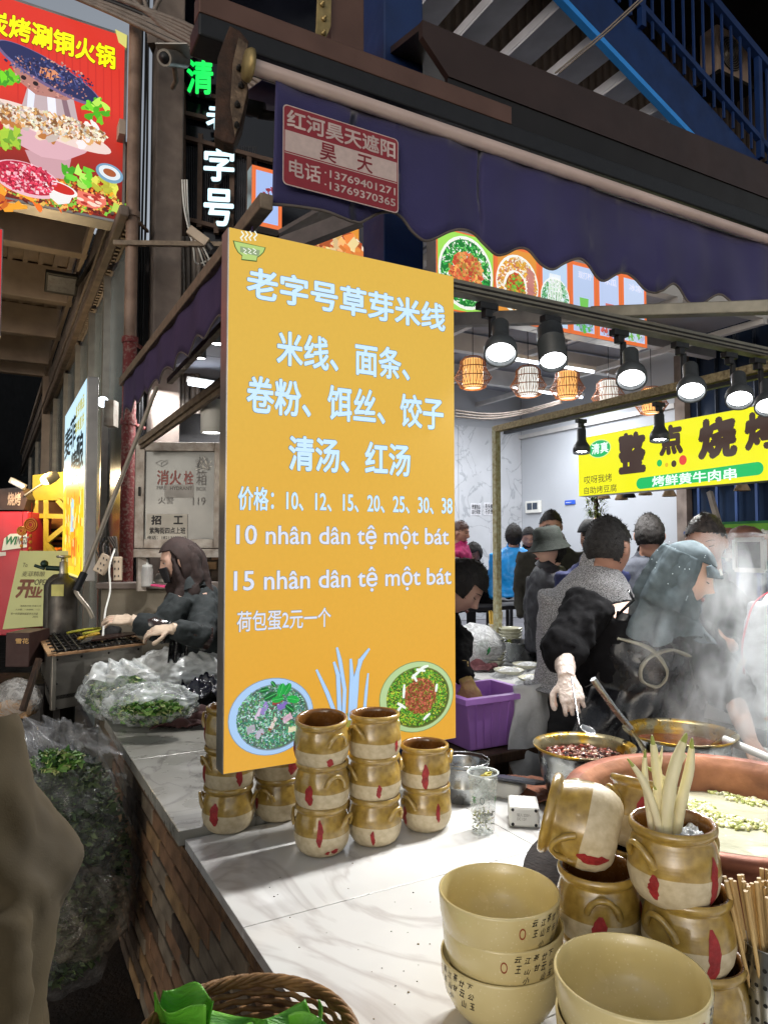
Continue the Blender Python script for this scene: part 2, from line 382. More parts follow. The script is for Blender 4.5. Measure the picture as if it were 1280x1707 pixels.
# ---- concrete column, red pipe, conduit
col = thing('concrete_column', 'square weathered concrete column behind the drain pipe', 'column', at(275, 1100, 4.95))
pc = at(275, 500, 4.95)
mb = MB(); mb.box((pc.x, pc.y, 4.0), (.19, .19, 8.0), AX); mb.build('shaft', m_conc, col, bevel=.012)
mb = MB()
for dx in (-.17, -.145, -.2, -.125): mb.tube([(pc.x + dx, pc.y - .06 + .01 * math.sin(z * 3 + dx * 90), z) for z in [1.2 + .25 * i for i in range(22)]], .008, 6)
mb.build('cable', m_cableblk, col)
mb = MB()
a = at(250, 70, 4.9); mb.bar((a.x, a.y, a.z), (a.x + .30, a.y, a.z + .02), .12, .10); mb.build('bracket', m_conc, col)
pipe = thing('drain_pipe', 'tall drain pipe, beige above and flaking red paint below, at the lane corner', 'pipe', at(215, 1000, 4.6))
def pipepts(ys): return [at(px, py, 4.6) for px, py in ys]
m_pb = mat('stained_beige_pipe', (140, 116, 100), .55, 0, .25, 9, .1, rgb2=(104, 82, 68)); m_pr = mat('flaking_red_paint', (108, 36, 36), .65, 0, .3, 60, .6, rgb2=(128, 96, 88), lo=.50, hi=.60)
p = at(222, 300, 4.6)
mb = MB(); mb.tube([(p.x, p.y, 2.94), (p.x, p.y, 6.5)], .040, 20); mb.build('upper_pipe', m_pb, pipe)
mb = MB(); mb.tube([(p.x, p.y, 1.2), (p.x, p.y, 2.94)], .043, 20); mb.build('lower_pipe', m_pr, pipe)
for z in (2.94, 3.78, 2.40): mb = MB(); mb.tube([(p.x, p.y, z - .02), (p.x, p.y, z + .02)], .052, 20); mb.bar((p.x, p.y, z), (p.x + .02, p.y + .25, z), .02, .02); mb.build('clamp', m_pr if z < 3 else m_pb, pipe, bevel=.004)
# wall behind the grill corner: low plastered wall and a brick pier behind
m_plas = mat('grimy_plaster', (118, 110, 96), .85, 0, .25, 5, .35, rgb2=(82, 76, 64))
low = thing('low_wall', 'low grimy plastered wall with a ledge behind the grill', 'wall', at(270, 1100, 4.45))
a, b = at(168, 1000, 4.4), at(372, 1000, 4.4)
mb = MB(); mb.prism([Vector((a.x, a.y, 0)), Vector((b.x, b.y, 0)), Vector((b.x, b.y + .16, 0)), Vector((a.x, a.y + .16, 0))], ZX * 1.33); mb.build('plaster', m_plas, low, bevel=.01)
mb = MB(); mb.prism([Vector((a.x - .02, a.y - .03, 1.33)), Vector((b.x, b.y - .03, 1.33)), Vector((b.x, b.y + .2, 1.33)), Vector((a.x, a.y + .2, 1.33))], ZX * .035); mb.build('ledge', m_conc, low, bevel=.006)
bp = thing('brick_pier', 'brown brick pier behind the woman at the grill', 'pier', at(355, 950, 4.75))
m_brk = [mat('brick_' + n, c, .85, 0, .2, 12, .45, rgb2=d) for n, c, d in (('brown', (124, 94, 70), (88, 66, 48)), ('grey', (120, 108, 92), (84, 74, 62)), ('ochre', (140, 112, 78), (98, 76, 52)), ('dark', (74, 60, 48), (50, 42, 34)))]
m_mort = mat('dark_mortar', (66, 58, 48), .95, 0, .3, 14, .5)
mb = MB(); q = at(352, 950, 4.78); mb.box((q.x, q.y + .1, 1.5), (.5, .16, 1.4)); mb.build('mortar', m_mort, bp)
bm_ = MB(); bm_.box((0, 0, 0), (.105, .02, .05)); bmes = [bm_.mesh('brick', m) for m in m_brk]
for r_ in range(8):
    for c_ in range(4):
        o = bpy.data.objects.new('brick', rnd.choice(bmes)); COL.objects.link(o); o.parent = bp; o.matrix_basis = chain(bp).inverted() @ Matrix.Translation((q.x - .19 + c_ * .122 + (r_ % 2) * .05, q.y + .015, 1.40 + r_ * .062))

# ---- dark back building closing the gap on the left behind the fire cabinet
bk = thing('back_wall', 'shadowy panelled wall behind the fire cabinet and column', 'wall', at(330, 900, 5.4))
mb = MB(); a, b = at(196, 600, 5.3), at(520, 600, 5.6)
mb.prism([Vector((a.x, a.y, 0)), Vector((b.x, b.y, 0)), Vector((b.x, b.y + .1, 0)), Vector((a.x, a.y + .1, 0))], ZX * 3.9); mb.build('wall', mat('dark_grey_panel', (70, 68, 70), .5, .1, .3, 2, .1), bk)
# window grid with channel letters above (x 300-450, y 140-380)
gw = thing('window_grid', 'dark window grid behind the glowing upright letters', 'window', at(370, 300, 5.25))
P0 = Plane(at(300, 400, 5.2), (1, 0.12, 0), (0, 0, 1))
mb = MB(); mb.poly([P0.pt(*P0.pix(x, y), -.04) for x, y in ((296, 420), (560, 420), (560, -40), (296, -40))]); mb.build('pane', mat('night_glass', (14, 16, 24), .12, .0, .4, 1.5, .02), gw)
m_mull = mat('brown_mullion', (98, 78, 66), .6, .2, .2, 12, .1)
def seg(mb, pl, p, q, w, d, off=0): mb.bar(pl.pt(*pl.pix(*p), off), pl.pt(*pl.pix(*q), off), w, d, up=pl.n)
for p_, q_ in (((306, 140), (306, 395)), ((335, 225), (333, 380)), ((388, 250), (386, 395)), ((416, 262), (414, 395)), ((362, 300), (361, 390))):
    mb = MB(); seg(mb, P0, p_, q_, .035, .04); mb.build('mullion', m_mull, gw)
for p_, q_ in (((306, 150), (420, 180)), ((306, 190), (350, 200)), ((306, 230), (455, 270)), ((306, 365), (420, 395))):
    mb = MB(); seg(mb, P0, p_, q_, .03, .045, .002); mb.build('transom', m_mull, gw)
mb = MB(); 
for i in range(40):
    x = 310 + i * 3; seg(mb, P0, (x, 240), (x, 372), .006, .01, -.03)
tag(mb.build('blind_strip', mat('blind_grey', (52, 52, 58), .6), gw), kind='stuff')
P1 = Plane(P0.pt(0, 0, .07), P0.x, P0.y)
for ch, rc, cname, gl in (('清', (313, 100, 158, 357, 108), 'green', glow('green_led', (20, 235, 90), 1.3)), ('老', (345, 172, 222, 390, 180), 'white', glow('white_led', (205, 240, 250), 1.5)),
                      ('字', (341, 248, 304, 392, 254), 'white', glow('white_led', (0, 0, 0))), ('号', (341, 315, 377, 391, 322), 'white', glow('white_led', (0, 0, 0)))):
    lab = {'清': 'green glowing character above the column of white ones beside the camera', '老': 'white glowing character mostly hidden behind the rusty awning bracket',
           '字': 'white glowing character, upper of the two fully seen beside the column', '号': 'white glowing character, lowest of the upright row just above the yellow sign'}[ch]
    t = thing('channel_letter', lab, 'sign letter', P1.pt(*P1.pix(rc[0], rc[2])), group='glowing characters of the upright row')
    text_on(P1, ch, rc, gl, t, bold=.035, ext=.0, off=.035, name='lit_face')
    me = text_on(P1, ch, rc, mat('letter_return', (120, 130, 135), .5), t, bold=.02, ext=.02, off=.012, name='letter_return')
# ================================================================== AWNING AND STEELWORK
m_cloth = mat('navy_awning_cloth', (44, 40, 88), .75, 0, .22, 2.5, .15, bscale=300, sheen=.15)
m_pip = mat('grey_piping', (92, 84, 80), .7)
m_tube = mat('pinkish_tube', (200, 178, 170), .35, .15, .1, 5, .03)
m_box = mat('bronze_box', (104, 78, 68), .45, .5, .15, 6, .08)
m_hood = mat('brown_hood', (56, 42, 38), .45, .3, .15, 5, .05)
KA = 1.3                      # size of the awning steelwork
VA = 1.45 * KA
aw = thing('front_awning', 'navy scalloped awning valance with a red and white trade sticker over the counter', 'awning', UV(.65, VA, 2.6))
bot = [(455, 340), (489, 344), (538, 354), (571, 366), (597, 372), (614, 364), (634, 354), (657, 353), (673, 364), (689, 384), (709, 399), (725, 397), (748, 387), (767, 385), (786, 391), (803, 408), (824, 425), (841, 424), (862, 414), (879, 417), (900, 440), (921, 449), (938, 440), (959, 433), (976, 442), (993, 461), (1010, 467), (1035, 454), (1056, 463), (1078, 484), (1099, 487), (1120, 473), (1137, 482), (1154, 505), (1175, 504), (1198, 490), (1213, 501), (1227, 520), (1246, 509), (1262, 504), (1280, 512), (1296, 528), (1312, 530), (1330, 520), (1350, 518)]
B = catmull([onv(x, y, VA) for x, y in bot], 4)
tz = onv(760, 238, VA).z
def cl(a, b):
    i = a * (len(B) - 1); p = B[min(int(i), len(B) - 1)]; u, _ = uvof(p)
    z = p.z + (tz - p.z) * b; return UV(u, VA + .007 * math.sin(u * 13) * (1 - b) + .003 * math.sin(u * 31 + 3) + .022 * noise.noise(Vector((u * 2.3, z * 5, 1))) + .008 * noise.noise(Vector((u * 9, z * 4, 5))), z)
mb = MB(); mb.grid(cl, len(B) - 1, 8); mb.build('valance', m_cloth, aw, solid=.003)
mb = MB(); mb.tube([cl(i / (len(B) - 1), 0) for i in range(len(B))], .0045, 6); mb.build('piping', m_pip, aw)
# roof cloth rising back to the box
mb = MB(); mb.grid(lambda a, b: UV(.65 + 3.4 * a, VA + .026 + .28 * b, tz + .013 + .098 * b), 20, 3); mb.build('roof_cloth', m_cloth, aw, solid=.003)
mb = MB(); t0 = onv(448, 132, VA); mb.tube([UV(.61, VA - .015, tz + .016), UV(4.1, VA - .015, tz + .016)], .0215, 16); mb.build('front_tube', m_tube, aw)
mb = MB(); mb.lathe([(0, 0), (.044, 0), (.044, .008), (.039, .018), (0, .021)], UV(.605, VA - .015, tz + .016), 20, -UX); mb.build('end_cap', m_brass, aw)
zt = onv(560, 108, 1.66 * KA).z; zb = onv(560, 84, 1.66 * KA).z
zt = max(zt, zb); 
mb = MB(); mb.bar(UV(.52, 2.158, zt - .026), UV(1.74, 2.158, zt - .026), .065, .072); mb.build('box_profile', m_box, aw, bevel=.004)
mb = MB(); mb.bar(UV(.52, 2.184, zt - .098), UV(4.1, 2.184, zt - .098), .117, .072); mb.build('box_underside', m_black, aw, bevel=.006)
# sticker on the valance
PV = Plane(UV(0, VA - .026, 2.3), UX, ZX)
ms = attrmat('printed_vinyl', 0, .4, noise_=.08); W = lin((188, 168, 162)); RD = lin((134, 34, 44))
st = MB()
def rrect(pl, c4, r, off, col, mb):
    (a0, b0), (a1, b1) = c4; pts = []
    for cx, cy_, s in ((a1 - r, b1 - r, 0), (a0 + r, b1 - r, 90), (a0 + r, b0 + r, 180), (a1 - r, b0 + r, 270)):
        for k in range(6): t = R(s + k * 18); pts.append(pl.pt(cx + r * math.cos(t), cy_ + r * math.sin(t), off))
    mb.poly(pts, 0, col)
s0, tT = PV.pix(472, 172); s1, _ = PV.pix(664, 250); _, tB = PV.pix(478, 308); 
hS = tT - tB
rrect(PV, ((s0, tB), (s1, tT)), .014, 0, W, st); rrect(PV, ((s0 + .003, tB + .003), (s1 - .003, tT - .003)), .012, .0004, RD, st)
for k0, k1, c_ in ((.42, .68, W), (.395, .405, W)): st.poly([PV.pt(s0 + .006, tB + hS * k0, .0008), PV.pt(s1 - .006, tB + hS * k0, .0008), PV.pt(s1 - .006, tB + hS * k1, .0008), PV.pt(s0 + .006, tB + hS * k1, .0008)], 0, c_)
stk = st.build('sticker', ms, aw)
m_sw = mat('sticker_white', (190, 170, 165), .5); m_sr = mat('sticker_red', (125, 32, 42), .5)
def band(k0, k1, a, b): return (s0 + (s1 - s0) * a, s0 + (s1 - s0) * b, tB + hS * k0, tB + hS * k1)
text_on(PV, '红河昊天遮阳', band(.72, .95, .03, .97), m_sw, stk, .03, 0, .0012, st=True)
text_on(PV, '昊', band(.43, .66, .30, .44), m_sr, stk, .02, 0, .0012, st=True); text_on(PV, '天', band(.43, .65, .62, .76), m_sr, stk, .02, 0, .0012, st=True)
text_on(PV, '电话', band(.12, .34, .05, .31), m_sw, stk, .02, 0, .0012, st=True)
text_on(PV, '·13769401271', band(.23, .33, .34, .97), m_sw, stk, .02, 0, .0012, st=True)
text_on(PV, '·13769370365', band(.08, .18, .34, .97), m_sw, stk, .02, 0, .0012, st=True)
# brown hood
hd = thing('awning_hood', 'long brown sheet metal hood above the navy awning', 'hood', UV(1.8, 2.27, 3.0))
za, zb_, zc = onv(750, 52, 2.21).z, onv(750, 128, 2.21).z, onv(750, 200, 2.21).z
ua = uvof(onv(748, 120, 2.21))[0]; ub = uvof(onv(704, 35, 2.21))[0]
mb = MB(); mb.prism([UV(ub, 2.21, za), UV(ub, 2.21, za - .065), UV(ua, 2.21, zb_), UV(4.4, 2.21, zb_), UV(4.4, 2.21, za)], VX * .026); mb.build('fascia', m_hood, hd)
mb = MB(); mb.prism([UV(ua, 2.217, zb_), UV(ua, 2.34, zb_ - .013), UV(ua, 2.34, zc - .013), UV(ua, 2.256, zc)], UX * (4.4 - ua)); mb.build('return', mat('black_hood_face', (30, 27, 28), .35, .3, .2, 3, .3, bscale=4), hd)
mb = MB(); mb.prism([UV(ub, 2.236, za), UV(ub, 2.8, za + .13), UV(ub, 2.8, za + .10), UV(ub, 2.236, za - .026)], UX * (4.4 - ub)); mb.build('top', m_hood, hd)
# rusty end bracket, brass plate, box arm
br = thing('rusty_bracket', 'heavy rusty bracket plate with bolts at the awning corner', 'bracket', UV(.55, 1.95, 2.8))
PB = Plane(UV(.52, 1.95, 2.8), (UX * .95 - VX * .3), ZX)
out = [(383, 42), (400, 50), (415, 68), (411, 108), (414, 150), (404, 205), (390, 240), (372, 236), (357, 228), (360, 150), (363, 95), (372, 70)]
mb = MB(); mb.prism([PB.pt(*PB.pix(*q), 0) for q in out], PB.n * -.058); mb.build('plate', m_rust, br, bevel=.004)
mb = MB(); mb.prism([PB.pt(*PB.pix(*q), .012) for q in ((398, 66), (414, 78), (410, 115), (413, 155), (405, 195), (392, 232), (384, 180), (388, 110))], PB.n * -.006); mb.build('edge_plate', mat('sooty_zinc', (110, 92, 74), .5, .6, .4, 22, .3, rgb2=(48, 38, 32)), br, bevel=.002)
for x, y in ((399, 120), (402, 148), (396, 180), (395, 214)):
    mb = MB(); c = PB.pt(*PB.pix(x, y), .014); mb.lathe([(0, 0), (.009, 0), (.009, .004), (.005, .006), (.005, .014), (0, .014)], c, 6, PB.n); mb.build('bolt', m_dark, br)
mb = MB(); mb.tube([at(400, 175, 2.1), at(440, 185, 2.1)], .023, 12); mb.tube([at(430, 190, 2.1), at(470, 196, 2.12)], .014, 12); mb.build('pivot', m_dark, br)
arm = thing('awning_arm_mount', 'zinc plate with bolts beside a brown square arm above the awning box', 'bracket', at(560, 60, 2.45))
PA = Plane(at(560, 60, 2.45), UX, ZX)
mb = MB(); mb.prism([PA.pt(*PA.pix(*q), .02) for q in ((527, -30), (550, -30), (548, 50), (535, 80), (520, 84), (524, 50))], PA.n * -.01); mb.build('plate', m_brass, arm, bevel=.002)
for x, y in ((533, 14), (536, 38), (535, 62)):
    mb = MB(); mb.lathe([(0, 0), (.010, 0), (.010, .005), (.005, .006), (.005, .018), (0, .018)], PA.pt(*PA.pix(x, y), .02), 6, PA.n); mb.build('bolt', m_brass, arm)
mb = MB(); mb.prism([PA.pt(*PA.pix(*q), 0) for q in ((550, -40), (607, -40), (607, 100), (598, 108), (553, 88))], PA.n * -.116); mb.build('arm', m_box, arm, bevel=.004)

# left-hand awning (runs away along u = .5)
la = thing('side_awning', 'purple scalloped side awning on a dusty bar running down to the left', 'awning', UV(.65, 3.0, 2.5))
m_cl2 = mat('purple_awning_cloth', (58, 46, 78), .8, 0, .15, 6, .15, bscale=300)
m_dust = mat('dusty_bar', (120, 106, 90), .65, .2, .25, 30, .2)
pa, pb = onu(455, 338, .65), onu(206, 634, .65); za2 = (pa.z + pb.z) / 2
va, vb = 1.86, uvof(pb)[1]
mb = MB(); mb.bar(UV(.65, va, za2 + .01), UV(.65, vb + .03, za2 + .01), .039, .045); mb.build('front_bar', m_dust, la, bevel=.004)
def vl(a, b):
    v = 1.98 + (vb - 1.98) * a; zb = za2 - .215 + .042 * abs(math.sin(a * 9 * math.pi))
    return UV(.65 + .005 * math.sin(v * 19), v, za2 + (zb - za2) * b)
mb = MB(); mb.grid(vl, 120, 5); mb.build('valance', m_cl2, la, solid=.003)
mb = MB(); mb.tube([vl(i / 120, 1) for i in range(121)], .004, 6); mb.build('piping', m_pip, la)
mb = MB(); mb.grid(lambda a, b: UV(.67 + .35 * b, 2.5 + (vb - 2.5) * a, za2 + .02 + .16 * b), 8, 3); mb.build('roof_cloth', m_cl2, la, solid=.003)

# blue post
post = tag(MB().box(UV(1.162 * 1.244, 2.55, 3.3), (.187, .187, 6.6), AX).build('steel_post', m_blue, bevel=.006), 'square blue steel post rising behind the yellow sign and awning', 'post')

# tracks and spotlights
zk = onv(900, 510, 1.888).z
m_track = mat('track_profile', (128, 124, 112), .5, .5, .12, 20, .1)
tr = thing('light_track', 'grooved aluminium track carrying the nearest row of spotlights', 'light track', UV(1.3, 1.888, zk))
mb = MB(); mb.bar(UV(1.0, 1.888, zk), UV(3.4, 1.888, zk), .05, .042); mb.build('profile', m_track, tr, bevel=.003)
for dz in (-.012, .004): mb = MB(); mb.bar(UV(1.0, 1.862, zk + dz), UV(3.4, 1.862, zk + dz), .004, .006); mb.build('groove', m_dark, tr)
m_lamp = mat('grey_lamp_paint', (66, 70, 72), .4, .2, .12, 20, .04); m_lens = glow('lamp_lens', (255, 255, 255), 9, .8); m_chip = glow('lamp_chip', (250, 252, 255), 16, .8)
def spotlight(loc, head, yaw_to, label, power, bell=True, s=1.0, group='spotlights on the black track', ang=95, light=True):
    """loc = point on track, head = centre of the lamp's mouth, yaw_to = what it points at"""
    t = thing('spotlight', label, 'spotlight', loc, group=group); loc = Vector(loc); head = Vector(head); d = (Vector(yaw_to) - head).normalized(); back = head - d * .10 * s
    mb = MB(); mb.box(loc - ZX * .022 * s, (.075 * s, .032 * s, .024 * s), AX); mb.box(loc - ZX * .045 * s, (.03 * s, .028 * s, .03 * s), AX); mb.build('adapter', m_black, t, bevel=.003)
    a = loc - ZX * .05 * s + UX * .02 * s; b2 = Vector((back.x, back.y, back.z)) + UX * .03 * s
    mb = MB(); mb.bar(a, Vector((a.x, a.y, b2.z)), .014 * s, .022 * s); mb.bar(Vector((a.x, a.y, b2.z)), back, .012 * s, .02 * s); mb.build('bracket', m_black, t, bevel=.002)
    if bell: pr = [(0, .155), (.026, .155), (.029, .15), (.029, .085), (.034, .07), (.050, .045), (.054, .03), (.054, .0), (.0515, -.001), (.047, .004), (.045, .02), (0, .02)]
    else: pr = [(0, .165), (.04, .165), (.045, .16), (.047, .10), (.0485, .10), (.0485, .094), (.047, .094), (.0485, 0), (.045, 0), (.043, .025), (0, .025)]
    mb = MB(); mb.lathe([(r * s, z * s) for r, z in pr], head, 28, -d); mb.build('head', m_lamp, t)
    mb = MB(); mb.lathe([(0, .0175 * s), (.044 * s, .0175 * s)], head, 24, -d); ln = mb.build('lens', m_lens, t)
    X = d.cross(ZX).normalized(); Y = X.cross(d); mb = MB()
    for k in range(8): mb.ball(head - d * .0165 * s + (X * math.cos(k * .785) + Y * math.sin(k * .785)) * .028 * s, .008 * s, 8, 5)
    mb.build('led', m_chip, t)
    if light: spot(t, head + d * .012, Vector(yaw_to), power, ang, (1, .985, .96), .035)
    return t
def on_track(px): return onv(px, 911 - 400, 1.888)
LAMP1, LAMP2 = 46.0, 55.0
LP = [((812, 500), (834, 592), 1, 'first bell spotlight right of the yellow sign, aimed down left'),
      ((918, 527), (922, 604), 0, 'cylinder spotlight with a glaring open mouth, second from the yellow sign'),
      ((1032, 558), (1052, 634), 1, 'bell spotlight third from the yellow sign, below the menu boxes'),
      ((1133, 578), (1152, 655), 1, 'bell spotlight fourth from the sign, right above a far lantern'),
      ((1215, 594), (1232, 668), 1, 'bell spotlight just left of the last one at the right edge'),
      ((1262, 603), (1280, 680), 1, 'bell spotlight cut by the right edge of the picture')]
def u_on(px, v): return uvof(onplane(px, 600, VX * v, VX))[0]
for (tx, ty), (hx, hy), bell, lab in LP:
    l0 = UV(u_on(tx, 1.888), 1.888, zk - .02); hp = onplane(hx, hy, VX * 1.80, VX)
    tgt = Vector((hp.x * .72 - .05, hp.y - .95, .75)) if bell else Vector((hp.x - .1, hp.y - 1.0, .6))
    spotlight(l0, hp, tgt, lab, LAMP1, bool(bell))
# inner frame: post + bar with three lamps
zi = onu(1100, 655, 3.11).z + .01
m_fr = mat('flecked_frame', (176, 160, 122), .7, .2, .35, 60, .4, rgb2=(120, 104, 74))
fr = thing('canopy_frame', 'rust flecked off-white pipe frame between the counters and the hall', 'frame', UV(3.11, 4.15, .85))
pv = uvof(onu(828, 900, 3.11))[1]
mb = MB(); mb.bar(UV(3.11, pv, .85), UV(3.11, pv, zi + .02), .045, .045); mb.build('post', mat('off_white_post', (178, 176, 150), .6, .1, .25, 40, .3, rgb2=(140, 128, 84)), fr, bevel=.004)
mb = MB(); mb.bar(UV(3.11, pv, zi), UV(3.11, .6, zi), .045, .045); mb.build('top_bar', m_fr, fr, bevel=.004)
mb = MB(); mb.bar(UV(3.11, pv - .1, zi - .04), UV(3.11, .6, zi - .04), .03, .02); mb.build('track', m_black, fr)
for px, hy, lab in ((968, 755, 'small bell spotlight hanging at the left end of the yellow skewer sign'), (1098, 735, 'bell spotlight hanging in front of the big characters of the yellow skewer sign')):
    q = onu(px, 700, 3.11); v = uvof(q)[1]; h = onu(px + 1, hy, 3.11)
    spotlight(UV(3.11, v, zi - .05), h, h - ZX * 1 - VX * .1 - UX * .1, lab, LAMP2, True, .95, 'spotlights on the black track', 110)
# folding arm of awning
arm2 = MB(); a, b = at(985, 522, 2.85), at(1290, 512, 2.5); arm2.bar(a, b, .05, .045)
tag(arm2.build('folding_strut', m_track, bevel=.004), 'aluminium folding awning arm crossing in front of the menu boxes', 'strut')
arm2 = MB(); a, b = at(748, 534, 3.3), at(985, 526, 2.95); arm2.bar(a, b, .05, .06)
tag(arm2.build('roof_beam', mat('white_beam', (150, 148, 146), .6), bevel=.004), 'pale horizontal beam behind the first two spotlights', 'beam')

# ---- blue staircase upper right
sc_ = thing('steel_staircase', 'blue steel staircase with railings climbing to the left at upper right', 'staircase', UV(6, 4, 4))
v0 = 4.0; p0, p1 = onv(945, 0, v0), onv(1115, 180, v0); u0, u1 = uvof(p0)[0], uvof(p1)[0]; sl = (p1.z - p0.z) / (u1 - u0)
def sz(u): return p0.z + sl * (u - u0)
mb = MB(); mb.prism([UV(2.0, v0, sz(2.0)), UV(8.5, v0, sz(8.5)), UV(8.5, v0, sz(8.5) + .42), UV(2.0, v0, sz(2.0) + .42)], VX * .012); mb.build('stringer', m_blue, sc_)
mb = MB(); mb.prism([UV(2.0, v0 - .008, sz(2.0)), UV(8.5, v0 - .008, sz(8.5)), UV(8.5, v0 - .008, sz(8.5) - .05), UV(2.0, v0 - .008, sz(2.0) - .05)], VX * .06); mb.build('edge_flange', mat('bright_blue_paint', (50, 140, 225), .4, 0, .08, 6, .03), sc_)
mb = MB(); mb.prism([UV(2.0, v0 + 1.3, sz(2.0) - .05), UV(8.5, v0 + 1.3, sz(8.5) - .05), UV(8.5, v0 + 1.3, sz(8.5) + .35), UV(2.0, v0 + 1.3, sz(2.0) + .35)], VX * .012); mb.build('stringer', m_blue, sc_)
mb = MB(); mb.box((0, 0, 0), (.25, 1.28, .03)); mb.box((-.12, 0, .05), (.02, 1.28, .08)); tmesh = mb.mesh('tread', mat('tread_underside', (214, 216, 226), .6, 0, .1, 5, .08))
for i in range(18):
    u = 2.1 + i * .37
    o = bpy.data.objects.new('tread', tmesh); COL.objects.link(o); o.parent = sc_; o.matrix_basis = chain(sc_).inverted() @ Matrix.Translation(UV(u, v0 + .66, sz(u) + .06)) @ Matrix.Rotation(TH, 4, 'Z')
def rail(h0, h1, w): mb = MB(); mb.bar(UV(2.0, v0 - .02, sz(2) + h0), UV(8.5, v0 - .02, sz(8.5) + h0), w, w); mb.build('rail', m_blue, sc_, bevel=.004)
rail(.60, 0, .05); rail(1.42, 0, .07)
for i in range(46):
    u = 2.3 + i * .13; mb = MB(); w = .05 if i % 12 == 6 else .018; mb.bar(UV(u, v0 - .02, sz(u) + .42), UV(u, v0 - .02, sz(u) + 1.42), w, w); mb.build('baluster', m_blue, sc_)
cb = MB()
for d in (0, 12): cb.tube([at(1075 + d / 2, -10, 4.3), at(1010 + d / 2, 50, 4.4), at(925 + d / 2, 122, 4.5)], .006, 6)
tag(cb.build('overhead_cable', m_cable), 'pair of thin cables crossing the bright blue stair edge', 'cable')
bw = thing('upper_wall', 'dark ribbed upper wall behind the blue staircase', 'wall', UV(8, 8.6, 5))
m_bw = mat('dark_ribbed_wall', (58, 50, 46), .7, .1, .2, 3, .2)
mb = MB(); mb.bar(UV(1.2, 6.6, 6.6), UV(16, 6.6, 6.6), .1, 4.6); mb.build('wall', m_bw, bw)
mb = MB()
for i in range(90): mb.box(UV(1.3 + i * .13, 6.52, 6.6), (.05, .04, 4.6), AX)
tag(mb.build('rib', m_bw, bw), kind='stuff')
ac = thing('air_conditioner', 'cream air conditioner outdoor unit with a round fan high on the wall', 'air conditioner', onv(1207, 105, 6.3))
c = onv(1207, 103, 6.2); mb = MB(); mb.box(c, (.70, .28, .70), AX); mb.build('casing', mat('cream_casing', (176, 158, 146), .5, 0, .1, 8, .04), ac, bevel=.02)
fc = c - VX * .145 - UX * .07
mb = MB(); mb.lathe([(.0, 0), (.24, 0), (.24, .012), (0, .012)], fc, 30, -VX); mb.build('fan_recess', mat('dark_recess', (58, 50, 46), .6), ac)
mb = MB()
for k in range(7): r = .035 + .032 * k; mb.tube([fc - VX * .02 + (UX * math.cos(t * .2094) + ZX * math.sin(t * .2094)) * r for t in range(31)], .006, 4)
mb.build('fan_grille', m_alu, ac)
mb = MB(); mb.lathe([(0, 0), (.05, 0), (.045, .02), (0, .02)], fc - VX * .015, 16, -VX); mb.build('hub', m_alu, ac)
mb = MB(); mb.box(c - ZX * .38 + VX * .05, (.8, .5, .05), AX); mb.build('shelf_bracket', m_dark, ac)
# soffit high above (dark)
sf = tag(MB().bar(UV(-3, 4.1, 8.8), UV(12, 4.1, 8.8), 6.2, .08).build('high_roof', mat('dark_roof', (52, 48, 48), .8, 0, .2, 3, .2)), 'dark roof sheet high over the stall', 'roof')
rb = thing('roof_truss', 'dim steel beams high above the awning', 'roof beam', UV(1, 3, 6))
for v in (2.6, 3.6, 4.8): mb = MB(); mb.bar(UV(-1.2, v, 8.5), UV(12, v, 8.5), .14, .3); mb.build('beam', m_conc, rb)
for u in (.2, 1.9, 3.0): mb = MB(); mb.bar(UV(u, 1.4, 8.25), UV(u, 6.4, 8.25), .12, .2); mb.build('joist', m_conc, rb)
# cable bundles
cbs = thing('cable_bundle', 'sagging bundle of grey cables strung across the top left', 'cables', at(300, 60, 4.5))
for i in range(10):
    j = i * 3.2 - 14; mb = MB()
    mb.tube(catmull([at(60 + j, -30 + j * .3, 4.5), at(180 + j * .5, 10 + j * .8, 4.45), at(300, 62 + j * .9, 4.4), at(380 + j * .2, 92 + j * .9, 4.3), at(480, 118 + j, 4.3), at(640, 150 + j, 4.2)], 5), .011 if i % 3 else .016, 6); mb.build('cable', m_cable if i % 4 else m_cableblk, cbs)
cb2 = thing('cable_bundle', 'few thick cables curving down from the top edge to the awning bracket', 'cables', at(300, 20, 3.9))
for i in range(5):
    mb = MB(); mb.tube(catmull([at(150 + i * 30, -20 + i * 3, 3.9), at(240 + i * 5, 14 + i * 5, 3.9), at(320 + i * 4, 45 + i * 9, 3.8), at(420, 108 + i * 10, 3.6), at(470, 140 + i * 9, 3.5)], 5), .013, 6); mb.build('cable', m_cable, cb2)
# ================================================================== LIGHTBOX SIGNS
g_or = None
def lightbox(name, label, cat, pl, c4, depth, face, frame_m, lip=.012, group=None, facename='face', vx=None):
    """c4 = (s0,t0,s1,t1) on plane; the box goes back by depth"""
    s0, t0, s1, t1 = c4
    t = thing(name, label, cat, pl.pt((s0 + s1) / 2, t0, -depth / 2), group=group)
    mb = MB(); q = [(s0, t0), (s1, t0), (s1, t1), (s0, t1)]
    mb.box(pl.pt((s0 + s1) / 2, (t0 + t1) / 2, -depth / 2 - .001), (s1 - s0, t1 - t0, depth), (pl.x, pl.y, pl.n)); mb.build('casing', frame_m, t, bevel=.004)
    mb = MB(); i = lip
    mb.poly([pl.pt(a, b, .001) for a, b in ((s0 + i, t0 + i), (s1 - i, t0 + i), (s1 - i, t1 - i), (s0 + i, t1 - i))]); f = mb.build(facename, face, t)
    return t, f
